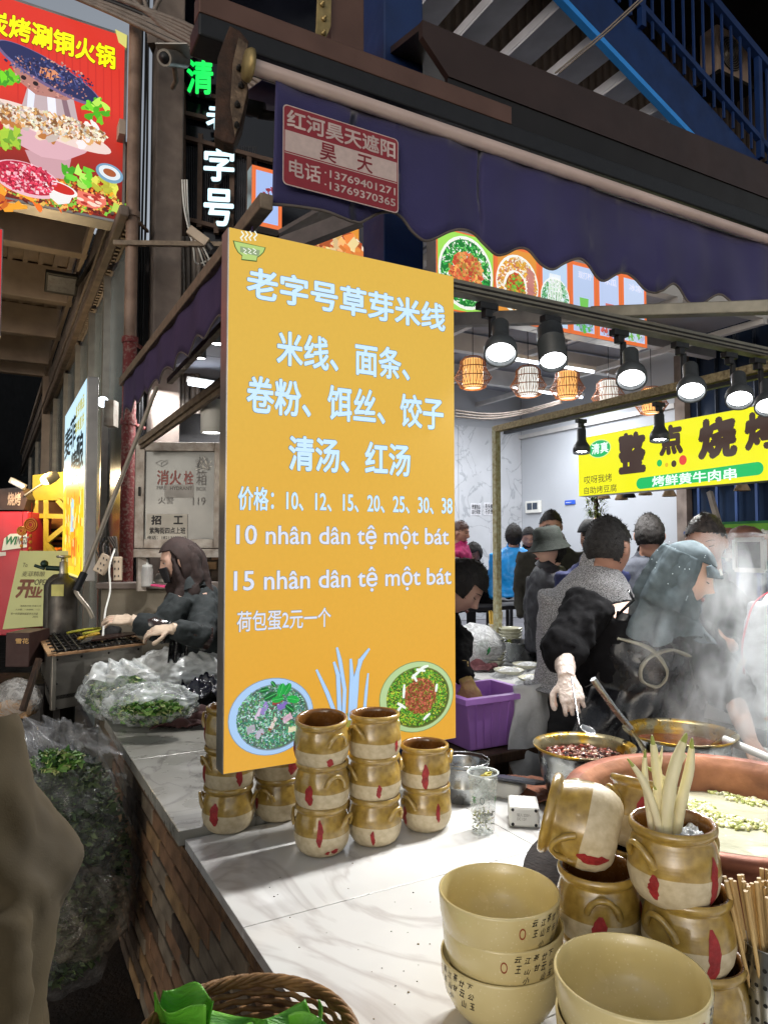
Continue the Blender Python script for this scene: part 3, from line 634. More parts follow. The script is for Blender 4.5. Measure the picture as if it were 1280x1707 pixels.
def printface(name, c1, c2, s=1.0, zlo=0, zhi=1):
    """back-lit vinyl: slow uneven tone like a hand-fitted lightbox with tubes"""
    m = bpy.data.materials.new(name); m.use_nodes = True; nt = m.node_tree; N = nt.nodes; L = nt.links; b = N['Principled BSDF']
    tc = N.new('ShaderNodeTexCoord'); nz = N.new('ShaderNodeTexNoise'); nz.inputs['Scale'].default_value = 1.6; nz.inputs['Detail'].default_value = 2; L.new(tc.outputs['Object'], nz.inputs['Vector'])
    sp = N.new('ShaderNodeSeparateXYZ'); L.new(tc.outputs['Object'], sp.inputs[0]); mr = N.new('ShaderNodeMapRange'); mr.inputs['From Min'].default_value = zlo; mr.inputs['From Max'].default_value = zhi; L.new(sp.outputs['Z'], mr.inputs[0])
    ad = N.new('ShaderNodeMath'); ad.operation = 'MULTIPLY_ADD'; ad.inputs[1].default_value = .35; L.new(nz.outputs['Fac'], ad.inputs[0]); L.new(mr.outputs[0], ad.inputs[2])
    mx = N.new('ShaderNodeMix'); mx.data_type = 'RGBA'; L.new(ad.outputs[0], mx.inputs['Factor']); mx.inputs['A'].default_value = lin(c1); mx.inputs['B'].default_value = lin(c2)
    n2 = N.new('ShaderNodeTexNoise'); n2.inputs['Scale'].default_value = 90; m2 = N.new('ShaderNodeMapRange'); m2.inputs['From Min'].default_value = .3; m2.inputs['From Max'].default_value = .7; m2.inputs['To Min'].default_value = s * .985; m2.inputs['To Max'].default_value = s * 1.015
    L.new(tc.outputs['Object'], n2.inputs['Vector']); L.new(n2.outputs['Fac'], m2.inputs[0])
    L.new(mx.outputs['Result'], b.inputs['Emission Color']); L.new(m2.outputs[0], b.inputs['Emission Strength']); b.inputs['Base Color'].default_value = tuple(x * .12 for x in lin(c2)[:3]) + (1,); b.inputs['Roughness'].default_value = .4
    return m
m_frame = mat('sign_frame_alu', (176, 172, 168), .38, .75, .1, 10, .04)
# ---- the big yellow menu sign
VS = 1.815; PS = Plane(UV(0, VS, 1.7), UX, ZX)
sl0 = PS.pix(385, 378); sl1 = PS.pix(366, 1296); sr0 = PS.pix(757, 460); sr1 = PS.pix(760, 1229)
s0, s1 = (sl0[0] + sl1[0]) / 2, (sr0[0] + sr1[0]) / 2; t1, t0 = (sl0[1] + sr0[1]) / 2, (sl1[1] + sr1[1]) / 2
print('SIGN', s0, s1, t0, t1, sl0, sl1, sr0, sr1)
big, bf = lightbox('menu_sign', 'large yellow lightbox menu sign with pale blue lettering and noodle bowls', 'menu sign', PS, (s0, t0, s1, t1), .06, printface('yellow_backlit', (228, 165, 54), (222, 179, 72), .97, .2, 1.3), m_frame, .003)
g_txt = glow('pale_blue_print', (190, 220, 250), 1.08); g_txt2 = glow('pale_print', (216, 222, 240), .95); g_edge = glow('blue_outline', (96, 130, 150), .8)
def menu(body, rect, b, m=None, halo=.0):
    text_on(PS, body, rect, m or g_txt, big, b, 0, .003)
    if halo:
        xl, yt, yb, xr, yr = rect; text_on(PS, body, (xl - halo, yt - halo, yb + halo, xr + halo, yr - halo), g_edge, big, b + .018, 0, .0022, name='lettering_outline')
menu('老字号草芽米线', (411, 447, 500, 741, 505), .034, halo=1)
menu('米线、面条、', (461, 552, 610, 682, 582), .03, halo=1)
menu('卷粉、饵丝、饺子', (411, 627, 690, 738, 662), .03, halo=1)
menu('清汤、红汤', (481, 729, 788, 683, 738), .032, halo=1)
menu('价格：10、12、15、20、25、30、38', (397, 812, 852, 753, 824), .022, halo=.8)
menu('10 nhân dân tệ một bát', (394, 873, 917, 747, 877), .014, g_txt2, halo=.8)
menu('15 nhân dân tệ một bát', (390, 948, 993, 751, 944), .014, g_txt2, halo=.8)
menu('荷包蛋2元一个', (395, 1018, 1053, 551, 1013), .012, g_txt2, halo=.8)
pm = attrmat('backlit_print', .95, .4)
# logo bowl
mb = MB(); LG = lin((176, 205, 120)); DG = lin((60, 90, 40)); CW = lin((235, 240, 225))
bow = [(388, 401), (443, 413), (440, 421), (434, 427), (429, 430), (428, 437), (402, 434), (403, 427), (396, 421), (391, 412)]
ppoly(mb, PS, bow, DG, .002)
cx, cy_ = 416, 418
ppoly(mb, PS, [(cx + (x - cx) * .93, cy_ + (y - cy_) * .9) for x, y in bow], LG, .0026)
ppoly(mb, PS, [(400, 411), (433, 418), (431, 428), (400, 421)], lin((140, 160, 120)), .003)
for x in (404, 411, 418, 426): strip_poly(mb, PS, [(x, 402), (x - 3, 397), (x + 2, 392), (x - 2, 386)], .0022, CW, .003)
for x in (405, 413, 421): strip_poly(mb, PS, [(x, 415), (x + 5, 418), (x + 1, 422), (x + 6, 424)], .0016, CW, .0034)
mb.build('logo_print', pm, big)
# left noodle bowl print
def bowl_print(cx, cy, rx, ry, cols_rim, soup, kinds, seedcols, tilt=0.0):
    mb = MB(); s, t = PS.pix(cx, cy); sx = abs(PS.pix(cx + rx, cy)[0] - s); ty = abs(PS.pix(cx, cy - ry)[1] - t)
    pdisc(mb, PS, s, t, sx, ty, cols_rim[0], .002, 40); pdisc(mb, PS, s, t, sx * .98, ty * .98, cols_rim[1], .0023, 40)
    pdisc(mb, PS, s + .004, t - .002, sx * .85, ty * .86, cols_rim[2], .0026, 40); pdisc(mb, PS, s + .004, t - .002, sx * .83, ty * .83, soup, .003, 40)
    return mb, s, t, sx, ty
C = lambda *c: lin(c)
mb, s, t, sx, ty = bowl_print(453, 1194, 69, 64, (C(120, 150, 175), C(168, 202, 240), C(130, 150, 170)), C(88, 110, 96), 0, 0)
pbits(mb, PS, s, t, sx * .81, ty * .81, 2400, .0028, [C(60, 150, 110), C(140, 205, 170), C(36, 96, 70), C(180, 200, 210), C(100, 160, 90), C(70, 90, 90), C(52, 130, 120)], .0032)
for (px, py, w, h, r_, c_) in ((440, 1180, 18, 9, 1.0, C(150, 130, 200)), (470, 1176, 16, 10, .3, C(130, 110, 190)), (430, 1190, 17, 7, 1.1, C(205, 190, 210)), (455, 1205, 17, 6, 1.1, C(225, 205, 200)), (478, 1196, 15, 10, .5, C(210, 175, 190)), (418, 1215, 12, 12, .2, C(175, 170, 185)), (486, 1215, 12, 8, 0, C(225, 215, 180)), (432, 1222, 14, 10, .6, C(188, 180, 200)), (462, 1170, 16, 5, .2, C(150, 60, 60)), (450, 1215, 6, 4, .2, C(140, 70, 50))):
    a, b = PS.pix(px, py); k = .00153; 
    for e in range(3): mb.poly([PS.pt(a + (x * math.cos(r_) - y * math.sin(r_)) * k * .62, b + (x * math.sin(r_) + y * math.cos(r_)) * k * .62, .0036 + e * .0001) for x, y in ((-w, -h * (1 - e * .3)), (w * .9, -h * (.9 - e * .35)), (w, h * (.8 - e * .3)), (-w * .9, h * (1 - e * .3)))], 0, jit(c_, .12))
pbits(mb, PS, s, t, sx * .6, ty * .6, 160, .0028, [C(200, 220, 215), C(60, 140, 100), C(110, 60, 60), C(120, 180, 150)], .004)
for (px, py, l, r_, d) in ((468, 1150, 22, 1.25, 1), (450, 1160, 22, .35, 0), (488, 1165, 22, 2.9, 1), (455, 1140, 12, 2.2, 0), (440, 1150, 16, .1, 0), (478, 1148, 20, 1.0, 1), (482, 1180, 18, -.7, 0), (462, 1165, 20, .1, 1)):
    a, b = PS.pix(px, py); k = .00153; n = 12; col = C(34, 165, 70) if d else C(24, 92, 50)
    P = [(math.cos(q * 6.283 / n) * l * .62, math.sin(q * 6.283 / n) * l * .34) for q in range(n)]
    mb.poly([PS.pt(a + (x * math.cos(r_) - y * math.sin(r_)) * k * .9, b + (x * math.sin(r_) + y * math.cos(r_)) * k * .9, .0044 + rnd.random() * .0004) for x, y in P], 0, jit(col, .1))
    for e in (-.5, -.2, .1, .4): strip_poly(mb, PS, [(a + math.cos(r_) * e * l * k * .8, b + math.sin(r_) * e * l * k * .8), (a + math.cos(r_ + .5) * (e + .32) * l * k * .8, b + math.sin(r_ + .5) * (e + .32) * l * k * .8)], .0005, C(20, 80, 40) if d else C(60, 150, 80), .0052, px=False)
    strip_poly(mb, PS, [(a - math.cos(r_) * l * k * .5, b - math.sin(r_) * l * k * .5), (a + math.cos(r_) * l * k * .5, b + math.sin(r_) * l * k * .5)], .0006, C(100, 215, 120), .0054, px=False)
mb.build('left_bowl_print', pm, big)
# right noodle bowl
mb, s, t, sx, ty = bowl_print(695, 1161, 60, 59, (C(120, 140, 90), C(176, 205, 150), C(110, 120, 60)), C(78, 96, 40), 0, 0)
pbits(mb, PS, s, t, sx * .80, ty * .80, 2600, .0028, [C(52, 130, 30), C(110, 190, 60), C(30, 80, 24), C(160, 190, 50), C(190, 190, 70), C(72, 150, 50)], .0032)
pbits(mb, PS, s + .01, t + .002, sx * .42, ty * .5, 1000, .0032, [C(150, 80, 50), C(120, 50, 30), C(190, 110, 80), C(160, 60, 60), C(100, 90, 30)], .0036, 1.6)
for (px, py, l, r_) in ((672, 1152, 22, 1.5), (692, 1124, 20, .6), (700, 1117, 18, -.2), (726, 1146, 13, 1.4), (668, 1176, 18, -.55), (664, 1182, 14, .8), (710, 1194, 16, .6), (690, 1130, 14, -1.0), (706, 1112, 16, .25)):
    a, b = PS.pix(px, py); strip_poly(mb, PS, [(a - math.cos(r_) * l * .0009, b - math.sin(r_) * l * .0009), (a, b + .001), (a + math.cos(r_) * l * .0009, b + math.sin(r_) * l * .0009)], .0042, C(232, 240, 232), .0044, px=False, taper=(.8, 1.1, .7))
mb.build('right_bowl_print', pm, big)
# sprouts print
mb = MB(); BL = C(170, 206, 246); 
for off, col, g_ in ((.002, C(80, 120, 150), 1.22), (.0026, BL, 1.0)):
    for pts, w in (([(527, 1116), (545, 1155), (560, 1195)], 5.5), ([(561, 1079), (566, 1100), (574, 1150), (572, 1195)], 5.5), ([(556, 1103), (563, 1125), (566, 1200)], 6), ([(615, 1081), (601, 1100), (592, 1130), (590, 1195)], 6), ([(584, 1098), (586, 1130), (583, 1200)], 6.5), ([(598, 1098), (594, 1150), (590, 1200)], 5), ([(613, 1122), (610, 1150), (606, 1195)], 4.5)):
        strip_poly(mb, PS, pts, w * .00145 * .8 * g_ * .85, col, off + rnd.random() * .0003, taper=[.55] + [1] * (len(pts) - 1))
    if off < .0025: pdisc(mb, PS, *PS.pix(582, 1200), .052, .02, C(150, 150, 70), .0018)
mb.build('sprout_print', pm, big)

# ---- red hotpot lightbox upper left
YH = 4.75; pr = at(208, 210, YH)
PH = Plane((pr.x, pr.y, 0), UX, ZX)
a0, b1 = PH.pix(213, 58); a1, b0 = PH.pix(204, 366); sR = (a0 + a1) / 2; sL = sR - 2.1
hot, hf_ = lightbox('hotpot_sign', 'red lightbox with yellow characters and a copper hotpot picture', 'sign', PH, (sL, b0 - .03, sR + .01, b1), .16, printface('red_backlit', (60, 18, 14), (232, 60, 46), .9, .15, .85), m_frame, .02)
text_on(PH, '炭烤涮铜火锅', (PH.pix(-24, 40)[0], PH.pix(193, 90)[0], PH.pix(193, 118)[1], PH.pix(193, 80)[1]), glow('acid_yellow', (246, 240, 10), 1.1), hot, .04, 0, .006, st=True, slant=0)
text_on(PH, '炭烤涮铜火锅', (PH.pix(-25, 40)[0], PH.pix(194, 90)[0], PH.pix(193, 119)[1], PH.pix(193, 79)[1]), glow('dark_outline', (96, 40, 10), .6), hot, .065, 0, .0045, st=True, name='lettering_outline')
mb = MB(); k = (b1 - b0) / 310.0
def hp(x, y): a, b = PH.pix(x, y); return a, b
def hpoly(pts, col, off): ppoly(mb, PH, pts, col, off)
def hell(cx, cy, rx, ry, col, off, n=30, rot=-.18, wob=0): a, b = hp(cx, cy); pdisc(mb, PH, a, b, rx * k * 1.1, ry * k, col, off, n, rot, wob)
for i in range(14): strip_poly(mb, PH, [(30 + i * 13, 60 + i * 4 + rnd.random() * 8), (31 + i * 13, 200)], .004, C(205, 48, 40), .0022)
for i in range(60): hell(rnd.uniform(-60, 186), rnd.uniform(290, 338) + 8, rnd.uniform(5, 14), rnd.uniform(3, 7), jit(rnd.choice([C(230, 110, 30), C(160, 40, 20), C(240, 160, 40), C(90, 24, 16)]), .2), .0023 + rnd.random() * .0005, 9, rnd.random() * 3, .3)
pk = C(222, 176, 186)
hpoly([(42, 250), (120, 262), (112, 300), (60, 292)], C(205, 160, 168), .003)
hpoly([(2, 195), (168, 222), (160, 240), (142, 256), (110, 268), (70, 262), (30, 240), (8, 215)], pk, .0034); hell(85, 212, 82, 18, C(238, 214, 206), .0038)
hpoly([(30, 200), (48, 140), (120, 150), (132, 210)], C(196, 176, 180), .0042); hpoly([(48, 142), (60, 146), (54, 205), (44, 202)], C(232, 236, 250), .0044); hpoly([(78, 148), (92, 152), (96, 206), (82, 206)], C(240, 240, 252), .0044); hpoly([(100, 152), (108, 153), (122, 208), (112, 208)], C(140, 110, 120), .0044)
hpoly([(18, 104), (150, 148), (142, 160), (110, 168), (60, 158), (30, 134)], C(186, 128, 118), .0046)
for x, y in ((60, 140), (85, 150), (110, 155), (40, 130), (128, 155)): hell(x, y, 3.5, 3.5, C(40, 24, 30), .0050)
hell(84, 124, 72, 22, C(120, 100, 140), .0051, rot=-.33); hell(84, 122, 68, 19, C(44, 48, 92), .0053, rot=-.33)
for i in range(9): x = 35 + i * 11; strip_poly(mb, PH, [(x, 108 + i * 3), (x + 6, 124 + i * 3)], .003, C(92, 96, 150), .0055)
hpoly([(70, 112), (92, 118), (104, 130), (92, 136), (64, 126)], C(226, 150, 110), .0057); 
for i in range(4): strip_poly(mb, PH, [(72 + i * 7, 115 + i * 3), (68 + i * 8, 128 + i * 2)], .003, C(120, 50, 30), .0059)
for i in range(34): x = rnd.uniform(0, 168); y = 190 + x * .19 + rnd.uniform(-12, 14) + (10 if 30 < x < 140 else 0); hell(x, y, rnd.uniform(6, 14), rnd.uniform(4, 8), jit(rnd.choice([C(240, 220, 190), C(225, 170, 110), C(250, 245, 240), C(210, 190, 180), C(190, 120, 60)]), .1), .0060 + rnd.random() * .0006, 12, rnd.random() * 3, .15)
for cx, cy, rx, ry, cs in ((160, 186, 16, 17, [C(120, 215, 40), C(190, 240, 90), C(80, 180, 30)]), (15, 130, 12, 8, [C(120, 215, 40), C(70, 160, 40)]), (130, 296, 24, 14, [C(110, 205, 50), C(180, 235, 100), C(70, 160, 30)]), (16, 232, 16, 12, [C(170, 205, 60), C(120, 170, 50)]), (175, 308, 18, 12, [C(225, 225, 90), C(190, 190, 60)])):
    for i in range(16): hell(cx + rnd.uniform(-rx, rx), cy + rnd.uniform(-ry, ry), 8, 5, jit(rnd.choice(cs), .12), .0068 + rnd.random() * .0008, 9, rnd.random() * 3, .25)
hell(46, 300, 44, 26, C(236, 190, 200), .0077, rot=-.12); hell(46, 298, 40, 23, C(190, 30, 60), .0079, rot=-.12)
for i in range(40): x, y = 46 + rnd.uniform(-34, 34), 298 + rnd.uniform(-18, 18); hell(x, y, 6, 2.4, jit(rnd.choice([C(225, 60, 90), C(250, 160, 180), C(170, 20, 50)]), .1), .0081 + rnd.random() * .0005, 8, .9)
hpoly([(80, 312), (124, 322), (116, 340), (98, 342), (84, 330)], C(240, 238, 236), .0088); hell(102, 316, 22, 10, C(245, 240, 238), .0090); hell(102, 315, 18, 7.5, C(205, 40, 30), .0092)
hell(183, 290, 19, 15, C(120, 160, 190), .0088); hell(183, 289, 15, 11, C(225, 235, 240), .009); hell(183, 289, 9, 6, C(170, 90, 50), .0092)
hpoly([(130, 318), (176, 330), (178, 342), (160, 350), (128, 340)], C(236, 120, 100), .0088)
for i in range(16): hell(134 + rnd.random() * 38, 326 + rnd.random() * 18, 5, 2.5, C(250, 220, 200) if i % 2 else C(180, 50, 40), .0094 + i * .00003, 8)
hpoly([(190, 338), (202, 344), (201, 358), (186, 352)], C(190, 215, 90), .0088); hpoly([(192, 50), (212, 60), (211, 82), (198, 72)], C(220, 215, 120), .0088)
for cx, cy, rx, ry, n, sz, cs in ((85, 206, 82, 16, 700, .012, [C(250, 235, 215), C(215, 160, 100), C(190, 180, 170), C(236, 220, 190), C(150, 100, 60)]), (46, 298, 40, 22, 300, .010, [C(225, 60, 90), C(250, 190, 200), C(160, 20, 50)]), (84, 122, 62, 16, 160, .008, [C(60, 66, 120), C(100, 104, 150), C(36, 36, 70)]), (85, 130, 60, 30, 120, .006, [C(210, 150, 135), C(150, 100, 96)]), (100, 322, 100, 24, 700, .012, [C(120, 190, 60), C(226, 120, 40), C(160, 50, 20), C(240, 190, 90), C(90, 30, 16)])):
    a, b = hp(cx, cy); pbits(mb, PH, a, b, rx * k, ry * k, n, sz, cs, .0098 if cy != 322 else .0026, 1.6)
mb.build('hotpot_print', pm, hot)
# thin red sliver of another sign at the far left edge
PR2 = Plane(at(-2, 450, 3.4), (UX * .2 + VX).normalized() * -1, ZX)
a0, b0 = PR2.pix(-8, 560); 
t_, _ = lightbox('red_side_sign', 'sliver of a glowing red sign at the far left edge under the hotpot sign', 'sign', Plane(at(2, 560, 3.4), UX, ZX), (-.6, 0, 0, .53), .06, glow('red_panel', (220, 40, 40), .8), m_frame, .006)

# ---- beer / drink lightbox seen at a slant on the left
P_a = at(146, 800, 4.12); 
PD = Plane((P_a.x, P_a.y, 0), -VX, ZX)     # normal = -VX x Z -> faces the lane side
if PD.n.dot(UX) > 0: PD = Plane((P_a.x, P_a.y, 0), VX, ZX)
print('PDn', PD.n, PD.n.dot(-UX))
sN, tT = PD.pix(146, 627); _, tB = PD.pix(146, 972); sF, _ = PD.pix(107, 800)
sA, sB = min(sN, sF), max(sN, sF)
drk, df = lightbox('drinks_sign', 'tall glowing drinks lightbox seen edge-on, brush characters over a yellow glass', 'sign', PD, (sA, tB, sB, tT), .065, printface('drink_backlit', (250, 226, 40), (196, 230, 246), 1.15, .30, .95), m_frame, .01)
Wd = abs(sB - sA); HB = tT - tB
def dp(f, g): # f from near edge, g from bottom
    near = sN; return (near + (sF - near) * f, tB + HB * g)
mb = MB()
def dpoly(pts, col, off): mb.poly([PD.pt(*dp(*p), off) for p in pts], 0, col)
dpoly([(.02, .02), (.98, .02), (.98, .5), (.8, .56), (.6, .5), (.45, .6), (.3, .5), (.02, .52)], C(250, 222, 40), .002)
dpoly([(.25, .06), (.75, .06), (.82, .5), (.7, .58), (.3, .55), (.2, .46)], C(255, 190, 40), .0025); dpoly([(.4, .25), (.55, .25), (.55, .45), (.42, .42)], C(190, 230, 245), .003); dpoly([(.3, .12), (.5, .1), (.5, .2), (.32, .22)], C(240, 120, 30), .003)
for i in range(90): f, g_ = rnd.random() * .9 + .04, rnd.random() * .4 + .03; w = .03; dpoly([(f, g_), (f + w, g_ + .01), (f + w, g_ + .05), (f, g_ + .04)], jit(rnd.choice([C(255, 240, 60), C(250, 170, 30), C(255, 250, 170), C(230, 130, 40)]), .1), .0035 + i * 1e-6)
mb.build('glass_print', pm, drk)
gk = glow('ink_print', (30, 50, 60), .5); gy = glow('gold_print', (200, 190, 40), .9)
def dtext(ch, f0, f1, g0, g1, m):
    pl = PD; a, b = dp(f0, g0), dp(f1, g1); lo, hi = min(a[0], b[0]), max(a[0], b[0]); text_on(pl, ch, (lo, hi, b[1] if b[1] < a[1] else a[1], max(a[1], b[1])), m, drk, .03, 0, .005, st=True)
dtext('麦', .62, .95, .70, .88, gk); dtext('菲', .38, .66, .72, .90, gk); dtext('精', .33, .58, .52, .70, gk); dtext('酿', .05, .34, .56, .76, gk)
for i, ch in enumerate('麦芽精品'): dtext(ch, .40 - .09 * i - .08, .40 - .09 * i, .86, .93, gy)
for i, ch in enumerate('鲜啤直供'): dtext(ch, .40 - .09 * i - .08, .40 - .09 * i, .77, .84, gy)

# ---- food menu lightboxes under the awning
VM = 3.96; PM = Plane(UV(0, VM, 0), UX, ZX)
_, zM0 = PM.pix(1075, 580); _, zM1 = PM.pix(1075, 466)
def up(px): return PM.pix(px, 520)[0]
m_orf = glow('orange_border', (238, 118, 60), .9)
food_cols = [[C(50, 170, 70), C(120, 215, 110), C(235, 245, 235), C(30, 120, 50)], [C(225, 170, 60), C(200, 120, 90), C(250, 240, 220)], [C(60, 150, 80), C(220, 235, 240), C(150, 200, 160)], [C(90, 180, 80), C(150, 170, 200)], [C(200, 90, 80), C(180, 190, 220)], [C(120, 190, 90), C(190, 200, 225)]]
panels = [(727, 824, 0, 'menu box with a bowl of red mince and green chives'), (824, 899, 1, 'menu box with a round plate of sliced meat and chopped peppers'), (899, 950, 2, 'menu box with noodles lifted above green herbs'),
          (950, 994, 3, 'pale blue menu box with a green drink, fourth from the yellow sign'), (994, 1035, 4, 'pale menu box with a thin vertical line of writing'), (1035, 1077, 5, 'pale menu box at the right end of the row')]
g_pb = glow('pale_blue_panel', (186, 200, 236), .95); g_gr = glow('green_panel', (150, 215, 90), .9)
for x0, x1, kind, lab in panels:
    a, b = up(x0), up(x1)
    t, f = lightbox('menu_box', lab, 'menu lightbox', PM, (a, zM0, b, zM1), .12, m_orf, m_frame, .001, group='food menu lightboxes under the awning')
    mb = MB(); i = .03 if kind else .012; w = b - a; h = zM1 - zM0; base = (C(160, 225, 90), C(226, 150, 60), C(190, 214, 240), C(186, 204, 236), C(190, 206, 240), C(196, 212, 240))[kind]
    mb.poly([PM.pt(x, y, .003) for x, y in ((a + i, zM0 + i), (b - i, zM0 + i), (b - i, zM1 - i), (a + i, zM1 - i))], 0, base)
    cx, cy = (a + b) / 2, (zM0 + zM1) / 2; r = min(w, h) * .47
    if kind in (0, 1, 2):
        pdisc(mb, PM, cx, cy - (.04 if kind == 2 else 0), r * 1.0, r * 1.12, C(245, 248, 240), .0034); pdisc(mb, PM, cx, cy - (.04 if kind == 2 else 0), r * .92, r * 1.02, food_cols[kind][3 if kind == 0 else 0], .0038)
        pbits(mb, PM, cx, cy - (.04 if kind == 2 else 0), r * .9, r, 800, .013, food_cols[kind], .0042, 3)
        if kind == 0: pbits(mb, PM, cx, cy, r * .62, r * .6, 380, .014, [C(230, 110, 70), C(235, 170, 90), C(200, 80, 50), C(180, 140, 60)], .005, 1.5)
        if kind == 1:
            pdisc(mb, PM, cx - .02, cy - .02, r * .55, r * .62, C(250, 248, 240), .0052); pdisc(mb, PM, cx - .02, cy - .02, r * .45, r * .5, C(150, 90, 40), .0055); pbits(mb, PM, cx - .02, cy - .02, r * .44, r * .5, 160, .012, [C(110, 180, 60), C(210, 160, 60), C(200, 70, 40)], .006, 1.4)
            for k in range(9): pdisc(mb, PM, cx + r * .62, cy + r * (.6 - .14 * k), r * .24, r * .07, jit(C(196, 128, 120), .1), .0062 + k * .0001, 10, -.5)
        if kind == 2:
            for k in range(9): strip_poly(mb, PM, [(cx - .05 + .012 * k, cy + r), (cx - .06 + .014 * k, cy + .05), (cx - .08 + .02 * k, cy - .12)], .004, C(248, 248, 244), .0065, px=False)
    else:
        pbits(mb, PM, cx, zM0 + h * .16, w * .36, h * .10, 70, .016, food_cols[kind], .004, 1.6)
        mb.poly([PM.pt(cx + x * w, zM0 + h * y, .0045) for x, y in ((-.12, .3), (.14, .3), (.18, .52), (-.16, .52))], 0, C(120, 200, 90) if kind == 3 else C(210, 120, 110) if kind == 4 else C(180, 210, 150))
    mb.build('food_print', pm, t)
    if kind in (3, 4, 5): text_on(PM, {3: '现打柠檬茶', 4: '木瓜水', 5: '冰凉粉'}[kind][:2 if kind != 3 else 3], (a + w * .3, b - w * .2, zM0 + h * .78, zM0 + h * .88), glow('pale_ink', (225, 225, 245), 1), t, .02, 0, .006, st=True)
a, b = up(532) + .3, up(598)
t, f = lightbox('menu_box', 'menu box with fried food left of the blue post behind the yellow sign', 'menu lightbox', PM, (a - .3, zM0, b, zM1), .12, glow('amber_panel', (230, 150, 50), .9), m_frame, .001, group='food menu lightboxes under the awning')
mb = MB(); pdisc(mb, PM, b - .2, zM1 - .36, .26, .2, C(245, 225, 200), .003); pbits(mb, PM, b - .2, zM1 - .36, .24, .19, 240, .03, [C(220, 130, 60), C(240, 180, 110), C(170, 80, 40), C(245, 215, 150)], .0036, 1.5); mb.build('food_print', pm, t)
bm_ = MB(); bm_.bar(at(470, 412, 3.6), at(600, 362, 3.5), .06, .08); bm_.bar(at(470, 404, 3.7), at(560, 352, 3.7), .25, .02); tag(bm_.build('sloping_beam', mat('dim_beam', (84, 74, 72), .6)), 'sloping beam in the gap between the navy awning and the yellow sign', 'beam')
# small blue panel with orange border near the channel letters
pq = at(440, 300, 4.9); PQ = Plane((pq.x, pq.y, 0), UX, ZX); a0, b1 = PQ.pix(420, 274); a1, b0 = PQ.pix(470, 385)
t, f = lightbox('menu_box', 'pale blue menu box with an orange border right of the glowing characters', 'menu lightbox', PQ, (a0, b0, a1, b1), .1, m_orf, m_frame, .001, group='food menu lightboxes under the awning')
mb = MB(); i = .03; mb.poly([PQ.pt(x, y, .003) for x, y in ((a0 + i, b0 + i), (a1 - i, b0 + i), (a1 - i, b1 - i), (a0 + i, b1 - i))], 0, C(165, 190, 240))
pbits(mb, PQ, a1 - .08, (b0 + b1) / 2 + .02, .06, .06, 26, .012, [C(150, 50, 60)], .004); mb.build('food_print', pm, t)

# ---- yellow skewer sign
UYS = 4.04; PY = Plane(UV(UYS, 0, 0), -VX, ZX)
if PY.n.dot(UX) > 0: PY = Plane(UV(UYS, 0, 0), VX, ZX)
sL, tT = PY.pix(963, 731); _, tB = PY.pix(965, 828); sRr, _ = PY.pix(1290, 800)
print('PY', PY.n.dot(UX), sL, sRr, tT, tB)
sE = sL + (sRr - sL) * 1.35
ysg, yf = lightbox('skewer_sign', 'bright yellow lightbox with brown brush characters and a green pill of white text', 'sign', PY, (min(sL, sE), tB, max(sL, sE), tT), .10, printface('lemon_backlit', (238, 236, 30), (244, 240, 22), 1.05, 0, 1), m_frame, .003)
def px2(x, y): return PY.pix(x, y)
gbr = glow('brown_ink', (74, 56, 50), .8); ggr = glow('green_ink', (20, 190, 96), 1.0); gwh = glow('white_ink', (236, 250, 246), 1.0)
def yt(body, r, m, b=.03, off=.005): text_on(PY, body, r, m, ysg, b, 0, off)
yt('整', (1030, 724, 792, 1076, 716), gbr, .075); yt('点', (1098, 712, 762, 1138, 704), gbr, .075); yt('烧', (1162, 700, 768, 1228, 690), gbr, .075); yt('烤', (1240, 690, 754, 1300, 678), gbr, .075)
mb = MB(); a, b = px2(999, 748); pdisc(mb, PY, a, b, .115, .070, C(220, 240, 160), .002); pdisc(mb, PY, a, b, .108, .064, C(20, 184, 100), .003)
for x, y, c_, r_ in ((1099, 772, C(30, 190, 90), .022), (1111, 775, C(225, 190, 40), .014), (1123, 773, C(70, 52, 40), .021), (1138, 767, C(230, 70, 60), .030)): a, b = px2(x, y); pdisc(mb, PY, a, b, r_, r_ * 1.1, c_, .003)
mb.build('emblem_print', pm, ysg)
mb = MB(); q = [px2(1068, 806), px2(1262, 781)]; h_ = .040; n = 10; pts = []
for i in range(n + 1): t_ = R(90 + 180 * i / n) ; pts.append((q[0][0] + (h_ * math.cos(t_) if q[1][0] > q[0][0] else -h_ * math.cos(t_)), q[0][1] + h_ * math.sin(t_)))
for i in range(n + 1): t_ = R(-90 + 180 * i / n); pts.append((q[1][0] + (h_ * math.cos(t_) if q[1][0] > q[0][0] else -h_ * math.cos(t_)), q[1][1] + h_ * math.sin(t_)))
mb.poly([PY.pt(a, b, .003) for a, b in pts], 0, C(20, 190, 100)); mb.build('pill_print', pm, ysg)
yt('清真', (986, 740, 758, 1014, 736), gwh, .03, .005); yt('烤鲜黄牛肉串', (1087, 795, 813, 1228, 778), gwh, .03, .006)
yt('哎呀我烤', (974, 793, 806, 1020, 790), gbr, .0, .005); yt('自助烤豆腐', (974, 811, 823, 1028, 808), gbr, .0, .005)
